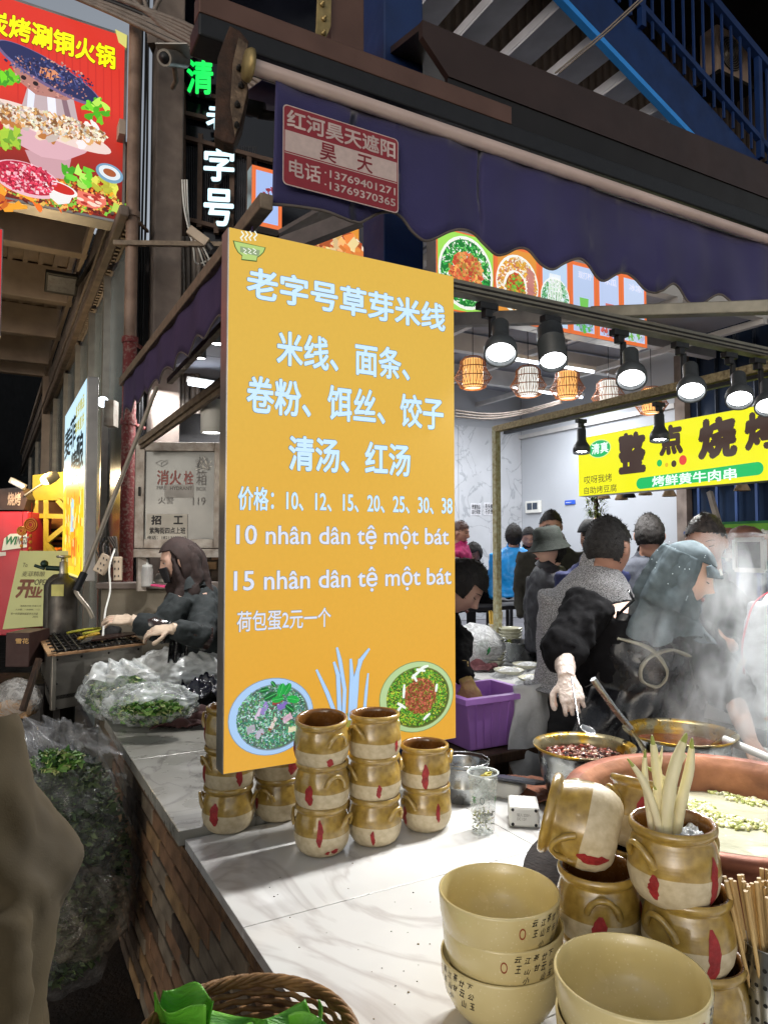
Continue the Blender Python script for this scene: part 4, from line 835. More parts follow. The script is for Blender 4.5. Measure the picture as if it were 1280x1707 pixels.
# ================================================================== THE NEAR COUNTER
def marble(name, base, vein, sc=1.1, rough=.12):
    m = bpy.data.materials.new(name); m.use_nodes = True; nt = m.node_tree; N = nt.nodes; L = nt.links; b = N['Principled BSDF']
    g_ = N.new('ShaderNodeNewGeometry'); nz = N.new('ShaderNodeTexNoise'); nz.inputs['Scale'].default_value = sc * 1.3; nz.inputs['Detail'].default_value = 6; nz.inputs['Distortion'].default_value = 1.2; L.new(g_.outputs['Position'], nz.inputs['Vector'])
    s_ = N.new('ShaderNodeMath'); s_.operation = 'SUBTRACT'; s_.inputs[1].default_value = .5; L.new(nz.outputs['Fac'], s_.inputs[0]); ab = N.new('ShaderNodeMath'); ab.operation = 'ABSOLUTE'; L.new(s_.outputs[0], ab.inputs[0])
    rp = N.new('ShaderNodeValToRGB'); rp.color_ramp.elements[0].position = .0; rp.color_ramp.elements[1].position = .022; rp.color_ramp.elements[0].color = lin(vein); rp.color_ramp.elements[1].color = lin(base); L.new(ab.outputs[0], rp.inputs[0])
    n2 = N.new('ShaderNodeTexNoise'); n2.inputs['Scale'].default_value = 2.3; n2.inputs['Detail'].default_value = 5; L.new(g_.outputs['Position'], n2.inputs['Vector'])
    r2 = N.new('ShaderNodeValToRGB'); r2.color_ramp.elements[0].position = .35; r2.color_ramp.elements[1].position = .65; r2.color_ramp.elements[0].color = (.86, .86, .86, 1); r2.color_ramp.elements[1].color = (1, 1, 1, 1); L.new(n2.outputs['Fac'], r2.inputs[0])
    mx = N.new('ShaderNodeMix'); mx.data_type = 'RGBA'; mx.blend_type = 'MULTIPLY'; mx.inputs['Factor'].default_value = 1; L.new(rp.outputs[0], mx.inputs['A']); L.new(r2.outputs[0], mx.inputs['B']); L.new(mx.outputs['Result'], b.inputs['Base Color'])
    mr = N.new('ShaderNodeMapRange'); mr.inputs['To Min'].default_value = rough * .6; mr.inputs['To Max'].default_value = rough * 2.4; n3 = N.new('ShaderNodeTexNoise'); n3.inputs['Scale'].default_value = 9; n3.inputs['Detail'].default_value = 8; L.new(g_.outputs['Position'], n3.inputs['Vector']); L.new(n3.outputs['Fac'], mr.inputs[0]); L.new(mr.outputs[0], b.inputs['Roughness'])
    return m
m_marb = marble('white_marble_tile', (214, 214, 212), (192, 189, 187)); m_marb2 = marble('greyed_marble_slab', (150, 148, 140), (108, 104, 98), 2.2, .2)
ct = thing('food_counter', 'long counter with white marble tiles on top and a brown brick side', 'counter', UV(.5, 0, 0))
mb = MB(); mb.prism([UV(.50, -1.0, 0), UV(4.4, -1.0, 0), UV(4.4, 1.84, 0), UV(1.45, 1.84, 0), UV(1.45, 1.97, 0), UV(1.18, 1.97, 0), UV(1.18, 3.42, 0), UV(.50, 3.42, 0)], ZX * .775); mb.build('mortar', m_mort, ct)
tu, tv = .80, .52
for i in range(5):
    for j in range(6):
        u0_, v0_ = .475 + i * tu, -1.13 + j * tv; u1_, v1_ = u0_ + tu - .0022, v0_ + tv - .0022
        if v0_ > 1.95: continue
        v1_ = min(v1_, 1.975 if u0_ < 1.2 else 1.86)
        if v1_ - v0_ < .03: continue
        mb = MB(); mb.box(UV((u0_ + u1_) / 2, (v0_ + v1_) / 2, .7875), (u1_ - u0_, v1_ - v0_, .025), AX); mb.build('tile', m_marb, ct, bevel=.0012)
for k, (a, b) in enumerate(((1.985, 2.72), (2.722, 3.43))):
    mb = MB(); mb.box(UV(.825, (a + b) / 2, .80), (.73, b - a, .04), AX); mb.build('slab', m_marb2, ct, bevel=.002)
mb = MB(); mb.bar(UV(.478, -1, .765), UV(.478, 3.42, .765), .012, .022); mb.build('edge_strip', mat('grubby_edge_strip', (120, 92, 66), .6, 0, .3, 30, .4, rgb2=(70, 52, 40)), ct)
bm2 = MB(); bm2.box((0, 0, 0), (.022, .186, .054)); bms = []
for m in m_brk: me = bm2.mesh('brick', m); bms.append(me)
inv = chain(ct).inverted()
for r_ in range(11):
    for c_ in range(19):
        v = -.22 + c_ * .197 + (r_ % 2) * .098
        if v > 3.36: continue
        o = bpy.data.objects.new('brick', bms[rnd.choice((0, 0, 0, 1, 1, 2, 3))]); COL.objects.link(o); o.parent = ct
        o.matrix_basis = inv @ Matrix.Translation(UV(.492 + rnd.uniform(-.0035, .0035), v, .045 + r_ * .066)) @ Matrix.Rotation(TH + rnd.uniform(-.012, .012), 4, 'Z') @ Matrix.Rotation(rnd.uniform(-.01, .01), 4, 'X')
        mo = o.modifiers.new('b', 'BEVEL'); mo.width = .003; mo.segments = 1

# ------------------------------------------------------------------ clay pots
PP = [(0, 0), (.044, 0), (.050, .002), (.060, .010), (.068, .024), (.0725, .045), (.0715, .066), (.0685, .084), (.0640, .098), (.0615, .104), (.0612, .107), (.0645, .1095), (.0680, .113), (.0690, .118), (.0680, .1225), (.065, .125), (.061, .1245), (.0585, .120), (.0575, .112), (.059, .095), (.0655, .065), (.066, .045), (.058, .018), (.04, .009), (0, .008)]
def prof_r(prof, z):
    for i in range(len(prof) - 1):
        (r0, z0), (r1, z1) = prof[i], prof[i + 1]
        if z0 <= z <= z1 and z1 > z0: return r0 + (r1 - r0) * (z - z0) / (z1 - z0)
    return prof[0][0]
def glaze():
    m = bpy.data.materials.new('half_dipped_glaze'); m.use_nodes = True; nt = m.node_tree; N = nt.nodes; L = nt.links; b = N['Principled BSDF']
    tc = N.new('ShaderNodeTexCoord'); sp = N.new('ShaderNodeSeparateXYZ'); L.new(tc.outputs['Object'], sp.inputs[0])
    nz = N.new('ShaderNodeTexNoise'); nz.inputs['Scale'].default_value = 9; L.new(tc.outputs['Object'], nz.inputs['Vector'])
    ma = N.new('ShaderNodeMath'); ma.operation = 'MULTIPLY_ADD'; ma.inputs[1].default_value = .010; L.new(nz.outputs['Fac'], ma.inputs[0]); L.new(sp.outputs['Z'], ma.inputs[2])
    st = N.new('ShaderNodeMapRange'); st.inputs['From Min'].default_value = .0605; st.inputs['From Max'].default_value = .0615; L.new(ma.outputs[0], st.inputs[0])
    n2 = N.new('ShaderNodeTexNoise'); n2.inputs['Scale'].default_value = 70; n2.inputs['Detail'].default_value = 8; L.new(tc.outputs['Object'], n2.inputs['Vector'])
    gr = N.new('ShaderNodeValToRGB'); gr.color_ramp.elements[0].position = .3; gr.color_ramp.elements[1].position = .75; gr.color_ramp.elements[0].color = lin((138, 110, 46)); gr.color_ramp.elements[1].color = lin((176, 146, 70)); L.new(n2.outputs['Fac'], gr.inputs[0])
    cr = N.new('ShaderNodeValToRGB'); cr.color_ramp.elements[0].position = .3; cr.color_ramp.elements[1].position = .7; cr.color_ramp.elements[0].color = lin((178, 162, 130)); cr.color_ramp.elements[1].color = lin((204, 190, 160)); L.new(n2.outputs['Fac'], cr.inputs[0])
    # thin glaze shows paler on the rim edge
    mx = N.new('ShaderNodeMix'); mx.data_type = 'RGBA'; L.new(st.outputs[0], mx.inputs['Factor']); L.new(cr.outputs[0], mx.inputs['A']); L.new(gr.outputs[0], mx.inputs['B'])
    L.new(mx.outputs['Result'], b.inputs['Base Color'])
    rr = N.new('ShaderNodeMapRange'); rr.inputs['To Min'].default_value = .5; rr.inputs['To Max'].default_value = .3; L.new(st.outputs[0], rr.inputs[0]); L.new(rr.outputs[0], b.inputs['Roughness'])
    L.new(st.outputs[0], b.inputs['Coat Weight']); b.inputs['Coat Roughness'].default_value = .15
    wv = N.new('ShaderNodeTexWave'); wv.bands_direction = 'Z'; wv.inputs['Scale'].default_value = 60; wv.inputs['Distortion'].default_value = 2; L.new(tc.outputs['Object'], wv.inputs['Vector'])
    bp_ = N.new('ShaderNodeBump'); bp_.inputs['Strength'].default_value = .05; bp_.inputs['Distance'].default_value = .002; L.new(wv.outputs['Fac'], bp_.inputs['Height'])
    b2 = N.new('ShaderNodeBump'); b2.inputs['Strength'].default_value = .2; b2.inputs['Distance'].default_value = .002; L.new(n2.outputs['Fac'], b2.inputs['Height']); L.new(bp_.outputs[0], b2.inputs['Normal']); L.new(b2.outputs[0], b.inputs['Normal'])
    return m
m_gl = glaze(); m_gi = mat('inner_glaze', (112, 74, 34), .25, 0, .25, 20, .1, coat=.6); m_red = mat('red_paint_mark', (150, 38, 40), .55, 0, .25, 60, .3)
pot_body = MB().lathe(PP[:16], (0, 0, 0), 48, wob=.006).mesh('body', m_gl)
pot_in = MB().lathe(PP[15:], (0, 0, 0), 48, wob=.006).mesh('inside', m_gi)
def handle_mesh():
    mb = MB(); pts = []
    for i in range(15):
        q = i / 14; an = (q - .5) * .78; h_ = math.sin(math.pi * q) ** .7; z = .074 + .030 * h_ - .006 * q; r = prof_r(PP[:10], min(z, .097)) + .0145 * h_; pts.append((r * math.cos(an), r * math.sin(an), z))
    mb.tube(pts, [.0052] * 3 + [.0042] * 9 + [.0052] * 3, 8, flat=1.2); return mb.mesh('handle', m_gl)
hmesh = handle_mesh()
POT_N = 0
def clay_pot(loc, rz, label, marks=((0, .03, .085, .011),), group='stacked clay pots with brown glaze', rot=None, handles=(0, 3.14)):
    """marks: (angle, z low, z high, half width) ; angle measured like rz, -pi/2 faces the camera"""
    t = thing('clay_pot', label, 'clay pot', loc, 0, group, rot)
    for me, nm in ((pot_body, 'body'), (pot_in, 'inside')):
        o = bpy.data.objects.new(nm, me); COL.objects.link(o); o.parent = t
    for a in handles:
        o = bpy.data.objects.new('handle', hmesh); COL.objects.link(o); o.parent = t; o.rotation_euler = (0, 0, rz + a)
    for (a, z0, z1, w) in marks:
        mb = MB(); n = 12; pts = []; ph = rnd.random() * 9
        vs = []
        for i in range(n + 1):
            z = z0 + (z1 - z0) * i / n; taper_ = min(1, 3.2 * min(i, n - i) / n + .25)
            for s_ in (-1, -.33, .33, 1):
                ww = w * taper_ * (1 + .55 * noise.noise(Vector((i * 1.3 + ph, s_ * 3, 0)))) ; aa = a + .02 * math.sin(i * .6 + ph) + s_ * ww / .07
                r = prof_r(PP[:10], z) * (1 + .006 * math.sin(2 * aa + z * 9)) + .0007; vs.append((r * math.cos(aa), r * math.sin(aa), z))
        mb.add(vs, [(i * 4 + j, i * 4 + j + 1, i * 4 + j + 5, i * 4 + j + 4) for i in range(n) for j in range(3)], 0, True); o = mb.build('paint_mark', m_red, t, world=False)
    return t
CAMA = -math.pi / 2
def stack(px, py, specs, Y=None, z0=.8, dz=.108, lean=(0, 0)):
    p = onz(px, py, z0) if Y is None else at(px, py, Y)
    for k, (lab, rz, marks) in enumerate(specs):
        clay_pot(Vector((p.x + rnd.uniform(-.003, .003) + lean[0] * k, p.y + rnd.uniform(-.003, .003) + lean[1] * k, z0 + dz * k + .0005 + (.006 if 'small fleck' in lab else 0))), rz, lab, marks, rot=(R(8), 0, 0) if 'small fleck' in lab else (0, 0, rnd.uniform(-.1, .1)))
A_ = CAMA
stack(535, 1417, [('clay pot with a long red streak, bottom of the front left stack', 2.8, ((A_ - .05, .035, .10, .007), (A_ + .55, .012, .026, .010), (A_ + .25, .012, .022, .006))),
                  ('clay pot with a red dab at its left, middle of the front left stack', -.9, ((A_ - .32, .028, .078, .010),)),
                  ('open clay pot with a small fleck of red, top of the front left stack', -.85, ((A_ - 1.25, .03, .07, .009), (A_ + .4, .018, .042, .008)))])
stack(625, 1401, [('clay pot with one thin red streak, bottom of the second three-high stack', -.6, ((A_ - .05, .012, .052, .005),)),
                  ('clay pot with faint red mark, middle of the second three-high stack', .5, ((A_ + .2, .025, .06, .006),)),
                  ('clay pot with a handle at its left, top of the second three-high stack', -2.3, ((A_ + 1.0, .03, .06, .006),))])
stack(709, 1378, [('clay pot with two red streaks, lower of the two beside the steel pot', -2.4, ((A_ - 1.0, .02, .07, .009), (A_ + .45, .035, .085, .006))),
                  ('clay pot with a broad red streak, upper of the two beside the steel pot', .1, ((A_ - .1, .015, .085, .009),))])
stack(381, 1381, [('clay pot with a thick red streak, bottom of the leftmost stack', 3.3, ((A_ - .3, .03, .09, .012),)),
                  ('clay pot with two dark red marks, cut off by the yellow sign corner', .6, ((A_ - 1.0, .03, .08, .009), (A_ + .6, .025, .09, .009))),
                  ('clay pot almost wholly behind the left edge of the yellow sign', 3.1, ((A_ - 1.1, .03, .08, .009),))])
stack(463, 1362, [('shaded clay pot standing between the leftmost stack and the front stack', 1.2, ((A_ - .8, .04, .09, .007),)),
                  ('shaded clay pot with a wide dark red patch under the sign edge', 2.2, ((A_ + .7, .03, .09, .014),))])
# right-hand stacks
def putpot(px, Y, z, rz, lab, marks, rot=None, **k): c = at(px, 1400, Y); clay_pot(Vector((c.x, c.y, z)), rz, lab, marks, rot=rot, **k)
putpot(998, 1.27, .8005, 1.0, 'clay pot at the bottom of the stack behind the large bowls, mostly hidden', ((A_ - .2, .03, .08, .008),))
putpot(995, 1.27, .9085, -1.75, 'clay pot with a red blotch, carrying the pot that lies on its side', ((A_ - .25, .012, .072, .012), (A_ + 1.1, .03, .08, .01)), handles=(.02, 2.9))
pt_ = at(1030, 1382, 1.25)
clay_pot(Vector((pt_.x, pt_.y, 1.092)), 0, 'clay pot lying on its side on top of another pot, mouth to the left', ((-2.0, .008, .060, .009),), rot=(0, R(-77), R(-20)), handles=(A_ - .35, A_ + 2.7))
putpot(1163, 1.19, .8005, .8, 'clay pot at the bottom of the sprout stack, half hidden by the front bowl', ((A_ - 1.2, .03, .08, .009),))
putpot(1143, 1.19, .9085, -2.6, 'clay pot with a long dark red stripe under the pot of white sprouts', ((A_ + .15, .006, .092, .010), (A_ - .9, .01, .05, .008)))
putpot(1121, 1.19, 1.0165, -2.75, 'clay pot holding tall pale sprouts, top of the right stack', ((A_ + .62, .006, .088, .009), (A_ - .8, .02, .06, .008)))
putpot(1068, 1.37, .8005, .3, 'clay pot at the foot of the stack between the two right stacks', ())
putpot(1066, 1.37, .9085, .9, 'yellowish clay pot glimpsed between the two right stacks', ())
c = at(1066, 1400, 1.37); clay_pot(Vector((c.x, c.y - .004, 1.021)), .2, 'tilted clay pot with a wide red stripe behind the sprouts', ((A_ - .45, .01, .095, .010),), rot=(R(-13), R(12), 0))
# sprouts
m_spr = mat('pale_sprout', (228, 220, 184), .45, 0, .12, 24, .15, rgb2=(206, 200, 146), stretch=(1, 1, .25), lo=.45)
m_tip = mat('green_sprout_tip', (150, 160, 80), .5)
SP = [([(1045, 1264), (1070, 1300), (1088, 1345), (1103, 1400)], 'thin pale sprout leaning far left with a green tip', .0075), ([(1075, 1249), (1074, 1288), (1080, 1340), (1088, 1400)], 'slender upright sprout at the back left of the bunch', .0065), ([(1086, 1225), (1092, 1270), (1100, 1330), (1110, 1400)], 'long pale sprout with split leaves in the middle of the bunch', .0095),
      ([(1078, 1278), (1110, 1305), (1123, 1345), (1124, 1400)], 'curved grey green sprout bending over the front of the bunch', .0088), ([(1144, 1222), (1128, 1265), (1115, 1320), (1108, 1400)], 'thickest pale sprout leaning right with a green tip', .0115), ([(1153, 1230), (1149, 1278), (1137, 1330), (1124, 1400)], 'pale sprout at the far right of the bunch', .0095), ([(1092, 1300), (1097, 1340), (1103, 1370), (1112, 1400)], 'short thick white sprout at the front of the bunch', .012)]
for k, (pts, lab, r) in enumerate(SP):
    yy = 1.175 + .012 * (k % 4); P = catmull([at(x, y, yy) for x, y in pts], 7); n = len(P)
    t = thing('sprout', lab, 'sprout', P[-1], group='pale sprouts standing in the clay pot')
    rr = [r * min(1, .12 + 1.5 * (i / (n - 1)) ** .6) * (1 + (.06 if i % 7 == 0 else 0)) for i in range(n)]
    mb = MB(); mb.tube(P[3:], rr[3:], 10, flat=.85); mb.build('stalk', m_spr, t)
    mb = MB(); mb.tube(P[:4], rr[:4], 8, flat=.7); mb.build('tip', m_tip, t)
    if k in (2, 4): mb = MB(); mb.tube([P[10], P[6] + Vector((.010, 0, .0)), P[2] + Vector((.016 if k == 2 else -.012, 0, -.01))], [r * .7, r * .55, .001], 8, flat=.5); mb.build('sheath', m_spr, t)
bagw = MB(); c = at(1136, 1392, 1.2)
bagw.grid(lambda a, b: c + Vector(((a - .5) * .06, (b - .5) * .05, .012 * noise.noise(Vector((a * 5, b * 5, 2))) + .006)), 14, 12); tag(bagw.build('plastic_scrap', film('crinkled_film', (230, 236, 240), .5, 1.0, 60, .15), smooth=0), 'crumpled clear plastic inside the mouth of the sprout pot', 'plastic')

# ------------------------------------------------------------------ big serving bowls
BPF = [(0, 0.004), (.044, .004), (.046, 0), (.052, 0), (.053, .010), (.066, .018), (.082, .034), (.0935, .056), (.0985, .080), (.1005, .108), (.1000, .111), (.0975, .1115), (.0960, .109), (.0935, .080), (.088, .058), (.076, .038), (.058, .024), (.03, .018), (0, .017)]
def speckle(name, c, c2, dot):
    m = mat(name, c, .22, 0, .1, 7, .03, rgb2=c2, coat=.5); nt = m.node_tree; N = nt.nodes; L = nt.links; b = N['Principled BSDF']
    old = b.inputs['Base Color'].links[0].from_socket; vo = N.new('ShaderNodeTexVoronoi'); vo.inputs['Scale'].default_value = 130; tc = N.new('ShaderNodeTexCoord'); L.new(tc.outputs['Object'], vo.inputs['Vector'])
    mr = N.new('ShaderNodeMapRange'); mr.inputs['From Min'].default_value = .10; mr.inputs['From Max'].default_value = .2; mr.inputs['To Min'].default_value = .55; mr.inputs['To Max'].default_value = 0; L.new(vo.outputs['Distance'], mr.inputs[0])
    mx = N.new('ShaderNodeMix'); mx.data_type = 'RGBA'; L.new(mr.outputs[0], mx.inputs['Factor']); L.new(old, mx.inputs['A']); mx.inputs['B'].default_value = lin(dot); L.new(mx.outputs['Result'], b.inputs['Base Color']); return m
m_bowl = speckle('speckled_khaki_glaze', (216, 200, 148), (200, 182, 126), (230, 218, 178)); m_ink = mat('iron_ink', (44, 34, 28), .4); m_seal = mat('seal_red', (150, 70, 40), .5)
bowl_out = MB().lathe(BPF[:12], (0, 0, 0), 64).mesh('outside', m_bowl); bowl_in = MB().lathe(BPF[11:], (0, 0, 0), 64).mesh('inside', m_bowl)
def wrap_text(body, a0, z0, h, prof, m, parent, bold=.0, w=None):
    me = text_mesh(body, bold, 0, .35); xs = [v.co.x for v in me.vertices]; ys = [v.co.y for v in me.vertices]
    if not xs: return
    x0, x1, y0, y1 = min(xs), max(xs), min(ys), max(ys); h *= rnd.uniform(.7, 1.15); a0 += rnd.uniform(-.02, .02); w = w or h * (x1 - x0) / (y1 - y0)
    for v in me.vertices:
        z = min(.1075, z0 + (v.co.y - y0) / (y1 - y0) * h); a = a0 + (v.co.x - x0) / (x1 - x0) * w / .098; r = prof_r(prof, z) + .0006; v.co = Vector((r * math.cos(a), r * math.sin(a), z))
    me.materials.clear(); me.materials.append(m); o = bpy.data.objects.new('calligraphy', me); COL.objects.link(o); o.parent = parent
def big_bowl(loc, rz, label, script=True, sc=1.0):
    t = thing('serving_bowl', label, 'bowl', loc, rz, 'large khaki noodle bowls'); t.scale = (sc, sc, sc)
    for me, nm in ((bowl_out, 'outside'), (bowl_in, 'inside')):
        o = bpy.data.objects.new(nm, me); COL.objects.link(o); o.parent = t
    if script:
        for k, w_ in enumerate(('云\n王', '江\n山\n小', '茶\n甘', '廿\n云\n山', '下\n公\n玉')):
            for q, ch in enumerate(w_.split('\n')): wrap_text(ch, script + k * .155, .096 - q * .0165 - (k % 2) * .003, .012, BPF[:10], m_ink, t, .02, .011)
        mb = MB(); n = 18; a0 = script - .16; vs = []
        for kk in (1.0, .72):
            for i in range(n): aa = a0 + math.cos(i * 6.283 / n) * .055 * kk; z = .088 + math.sin(i * 6.283 / n) * .009 * kk; r = prof_r(BPF[:10], z) + .0006; vs.append((r * math.cos(aa), r * math.sin(aa), z))
        mb.add(vs, [(i, (i + 1) % n, (i + 1) % n + n, i + n) for i in range(n)], 0, True); mb.build('seal', m_seal, t, world=False)
    return t
q = onz(835, 1700, .8)
big_bowl((q.x, q.y, .8005), 0, 'large khaki bowl at the bottom of the left bowl stack', -2.9)
big_bowl((q.x + .003, q.y, .8525), 0, 'large khaki bowl in the middle of the left bowl stack with dark brush writing', -1.55)
big_bowl((q.x - .003, q.y - .004, .9045), 0, 'large empty khaki bowl on top of the left stack', -1.2)
b2x, b2y = (1040 - 640) / F * .985, .985
big_bowl((b2x, b2y, .8005), 0, 'large khaki bowl at the bottom of the front right bowl stack', False)
big_bowl((b2x, b2y, .8525), 0, 'large khaki bowl under the nearest one at the bottom edge', -1.2)
big_bowl((b2x, b2y + .002, .9045), 0, 'large empty khaki bowl nearest the camera at the bottom edge', -.75, 1.01)

# ------------------------------------------------------------------ copper soup pot
m_cop = mat('hammered_copper', (142, 86, 64), .55, .5, .3, 9, .5, bscale=16, rgb2=(84, 50, 40), rvar=.15); m_copin = mat('stained_copper', (170, 116, 84), .65, .25, .3, 9, .35, rgb2=(92, 58, 42))
cpx, cpy = .80, 1.70; cop = thing('copper_soup_pot', 'huge copper pot of cloudy soup sunk in the counter', 'pot', (cpx, cpy, .8))
mb = MB(); mb.lathe([(.372, .0), (.370, .06), (.362, .12), (.354, .165), (.366, .180), (.370, .192), (.364, .202), (.350, .206), (.334, .202)], (cpx, cpy, .8), 72); mb.build('wall', m_cop, cop)
mb = MB(); mb.lathe([(.334, .202), (.318, .190), (.308, .175), (.31, .13), (.30, .09), (.29, .06), (0, .05)], (cpx, cpy, .8), 72, wob=.003); mb.build('inner_wall', m_copin, cop)
mb = MB()
for i in range(60):
    a = i * .1047; mb.tube([Vector((cpx, cpy, .8)) + Vector((math.cos(a + d) * r, math.sin(a + d) * r, z)) for d, r, z in ((0, .352, .176), (.05, .3535, .176), (.1047, .352, .176))], .003, 5)
mb.build('rim_band', m_cop, cop)
m_soot = mat('soot_ring', (34, 28, 26), .95, 0, .4, 30, .8)
mb = MB(); mb.lathe([(.365, .0012), (.44, .004), (.455, .006), (.46, .0015)], (cpx - .01, cpy, .8), 64, wob=.012); tag(mb.build('soot_ring', m_soot), 'sooty burnt ring on the marble around the copper pot', 'soot ring')
m_soup = mat('cloudy_soup', (178, 180, 156), .08, 0, .12, 6, .5, bscale=34, rgb2=(204, 202, 176), coat=.6)
mb = MB(); mb.grid(lambda a, b: Vector((cpx + math.cos(a * 6.2832) * .308 * b, cpy + math.sin(a * 6.2832) * .308 * b, .915 + .0025 * noise.noise(Vector((math.cos(a * 6.2832) * b * 6, math.sin(a * 6.2832) * b * 6, 0))))), 64, 24); mb.build('soup', m_soup, cop)
mb = MB()
for i in range(5200):
    a = rnd.uniform(.0, 6.28); r = .30 * math.sqrt(rnd.random()); x, y = cpx + r * math.cos(a), cpy + r * math.sin(a)
    if noise.noise(Vector((x * 7, y * 7, 3))) < .08: continue
    s_ = rnd.uniform(.003, .010); R_ = Matrix.Rotation(rnd.random() * 6, 3, 'Z') @ Matrix.Rotation(rnd.uniform(-.35, .35), 3, 'X')
    mb.ball((x, y, .9165 + rnd.random() * .004), (s_, s_ * rnd.uniform(.5, .9), .004), 7, 4, 0, jit(rnd.choice([C(214, 212, 150), C(196, 202, 130), C(230, 228, 184), C(240, 238, 214), C(170, 176, 104)]), .12), R_)
tag(mb.build('soup_foam', attrmat('soup_bits', 0, .3, coat=.3), cop), kind='stuff')

# ------------------------------------------------------------------ steel basins and ladles
SB = [(0, 0), (.090, 0), (.100, .01), (.122, .05), (.139, .10), (.146, .15), (.148, .172), (.156, .176), (.163, .182), (.165, .186), (.162, .187), (.152, .181), (.145, .176), (.142, .15), (.135, .10), (.118, .05), (.096, .014), (0, .012)]
m_oil = mat('oily_steel', (150, 140, 110), .3, .8, .3, 14, .1, rgb2=(176, 140, 50), lo=.5, hi=.56)
def basin(x, y, sc, name, label, fill_rgb, kind):
    t = thing('steel_basin', label, 'basin', (x, y, .8)); mb = MB(); mb.lathe([(r * sc, z) for r, z in SB[:8]], (x, y, .8005), 56); mb.build('bowl', m_steel, t)
    mb = MB(); mb.lathe([(r * sc, z) for r, z in SB[7:]], (x, y, .8005), 56); mb.build('rim_and_inside', m_oil, t)
    base = mat(name, fill_rgb, .15, 0, .35, 16, .8, bscale=30, coat=.6)
    amp = .012 if kind == 'chili' else .0015
    mb = MB(); mb.grid(lambda a, b: Vector((x + math.cos(a * 6.2832) * .140 * sc * b, y + math.sin(a * 6.2832) * .140 * sc * b, .8 + .140 + amp * noise.noise(Vector((math.cos(a * 6.2832) * b * 5, math.sin(a * 6.2832) * b * 5, 1))))), 48, 16); mb.build('sauce', base, t)
    if kind == 'chili':
        mb = MB()
        for i in range(900):
            a = rnd.random() * 6.28; r = .12 * math.sqrt(rnd.random()); s_ = rnd.uniform(.003, .009); h = .012 * max(0, noise.noise(Vector((math.cos(a) * r * 22, math.sin(a) * r * 22, 5)))) 
            mb.ball((x + r * math.cos(a), y + r * math.sin(a), .944 + h + rnd.random() * .010), (s_, s_ * .8, s_ * .6), 5, 3, 0, jit(rnd.choice([C(90, 36, 26), C(140, 60, 44), C(60, 24, 20), C(206, 170, 150), C(150, 110, 96), C(48, 20, 18), C(110, 40, 30)]), .2), Matrix.Rotation(rnd.random() * 3, 3, 'X'))
        tag(mb.build('minced_chili', attrmat('chili_bits', 0, .22, coat=.7), t), kind='stuff')
    return t
bx1, by1 = (968 - 640) / F * 2.2, 2.2; bx2, by2 = (1125 - 640) / F * 2.36, 2.36
basin(bx1, by1, .93, 'chili_oil', 'steel basin of dark minced chili sauce in front of the cook', (84, 26, 16), 'chili')
basin(bx2, by2, 1.08, 'red_broth', 'wider steel basin of red broth under the rising steam', (120, 50, 30), 'broth')
ld = thing('ladle', 'steel ladle with a tubular handle resting in the red broth basin', 'ladle', at(1062, 1230, 2.2))
mb = MB(); mb.tube([at(988, 1132, 2.22), at(1022, 1180, 2.24), at(1050, 1214, 2.26)], [.0105, .0105, .0095], 14); mb.build('handle', m_steel, ld)
mb = MB(); mb.tube(catmull([at(1048, 1212, 2.26), at(1062, 1232, 2.27), at(1078, 1258, 2.28)], 5), [.008 + .0009 * i for i in range(11)], 10, flat=.35); mb.build('shank', m_oil, ld)
ld2 = thing('ladle', 'long pale-handled ladle reaching in from the right edge over the broth basin', 'ladle', at(1220, 1240, 2.3))
mb = MB(); mb.tube([at(1206, 1232, 2.3), at(1300, 1272, 2.15)], .0125, 14); mb.build('handle', m_white, ld2)
mb = MB(); mb.tube(catmull([at(1207, 1233, 2.3), at(1190, 1242, 2.32), at(1172, 1256, 2.34)], 4), .007, 8); mb.build('shank', m_oil, ld2)

# ------------------------------------------------------------------ small things on the counter
q = onz(772, 1330, .8); sp_ = thing('stock_pot', 'small steel stock pot with a double rim beside the clay pots', 'pot', (q.x, q.y, .8))
mb = MB(); mb.lathe([(0, 0), (.066, 0), (.070, .004), (.070, .045), (.0715, .047), (.070, .05), (.070, .085), (.080, .105), (.082, .108), (.079, .110), (.078, .107), (.067, .085), (.067, .01), (0, .008)], (q.x, q.y, .8005), 48); mb.build('body', m_steel, sp_)
mb = MB(); mb.lathe([(.0815, .118), (.0835, .120), (.0815, .122), (.0795, .120), (.0815, .118)], (q.x, q.y, .80), 48); mb.build('rim_ring', m_steel, sp_)
mb = MB(); e = Vector((q.x + .02, q.y - .073, .882)); mb.tube([e + Vector((.009 * math.cos(t), -.004, .009 * math.sin(t))) for t in [i * .5 for i in range(14)]], .0022, 6); mb.tube(catmull([e, e + Vector((.03, -.016, .012)), e + Vector((.05, .0, .026))], 4), .002, 6); mb.build('handle', m_steel, sp_)
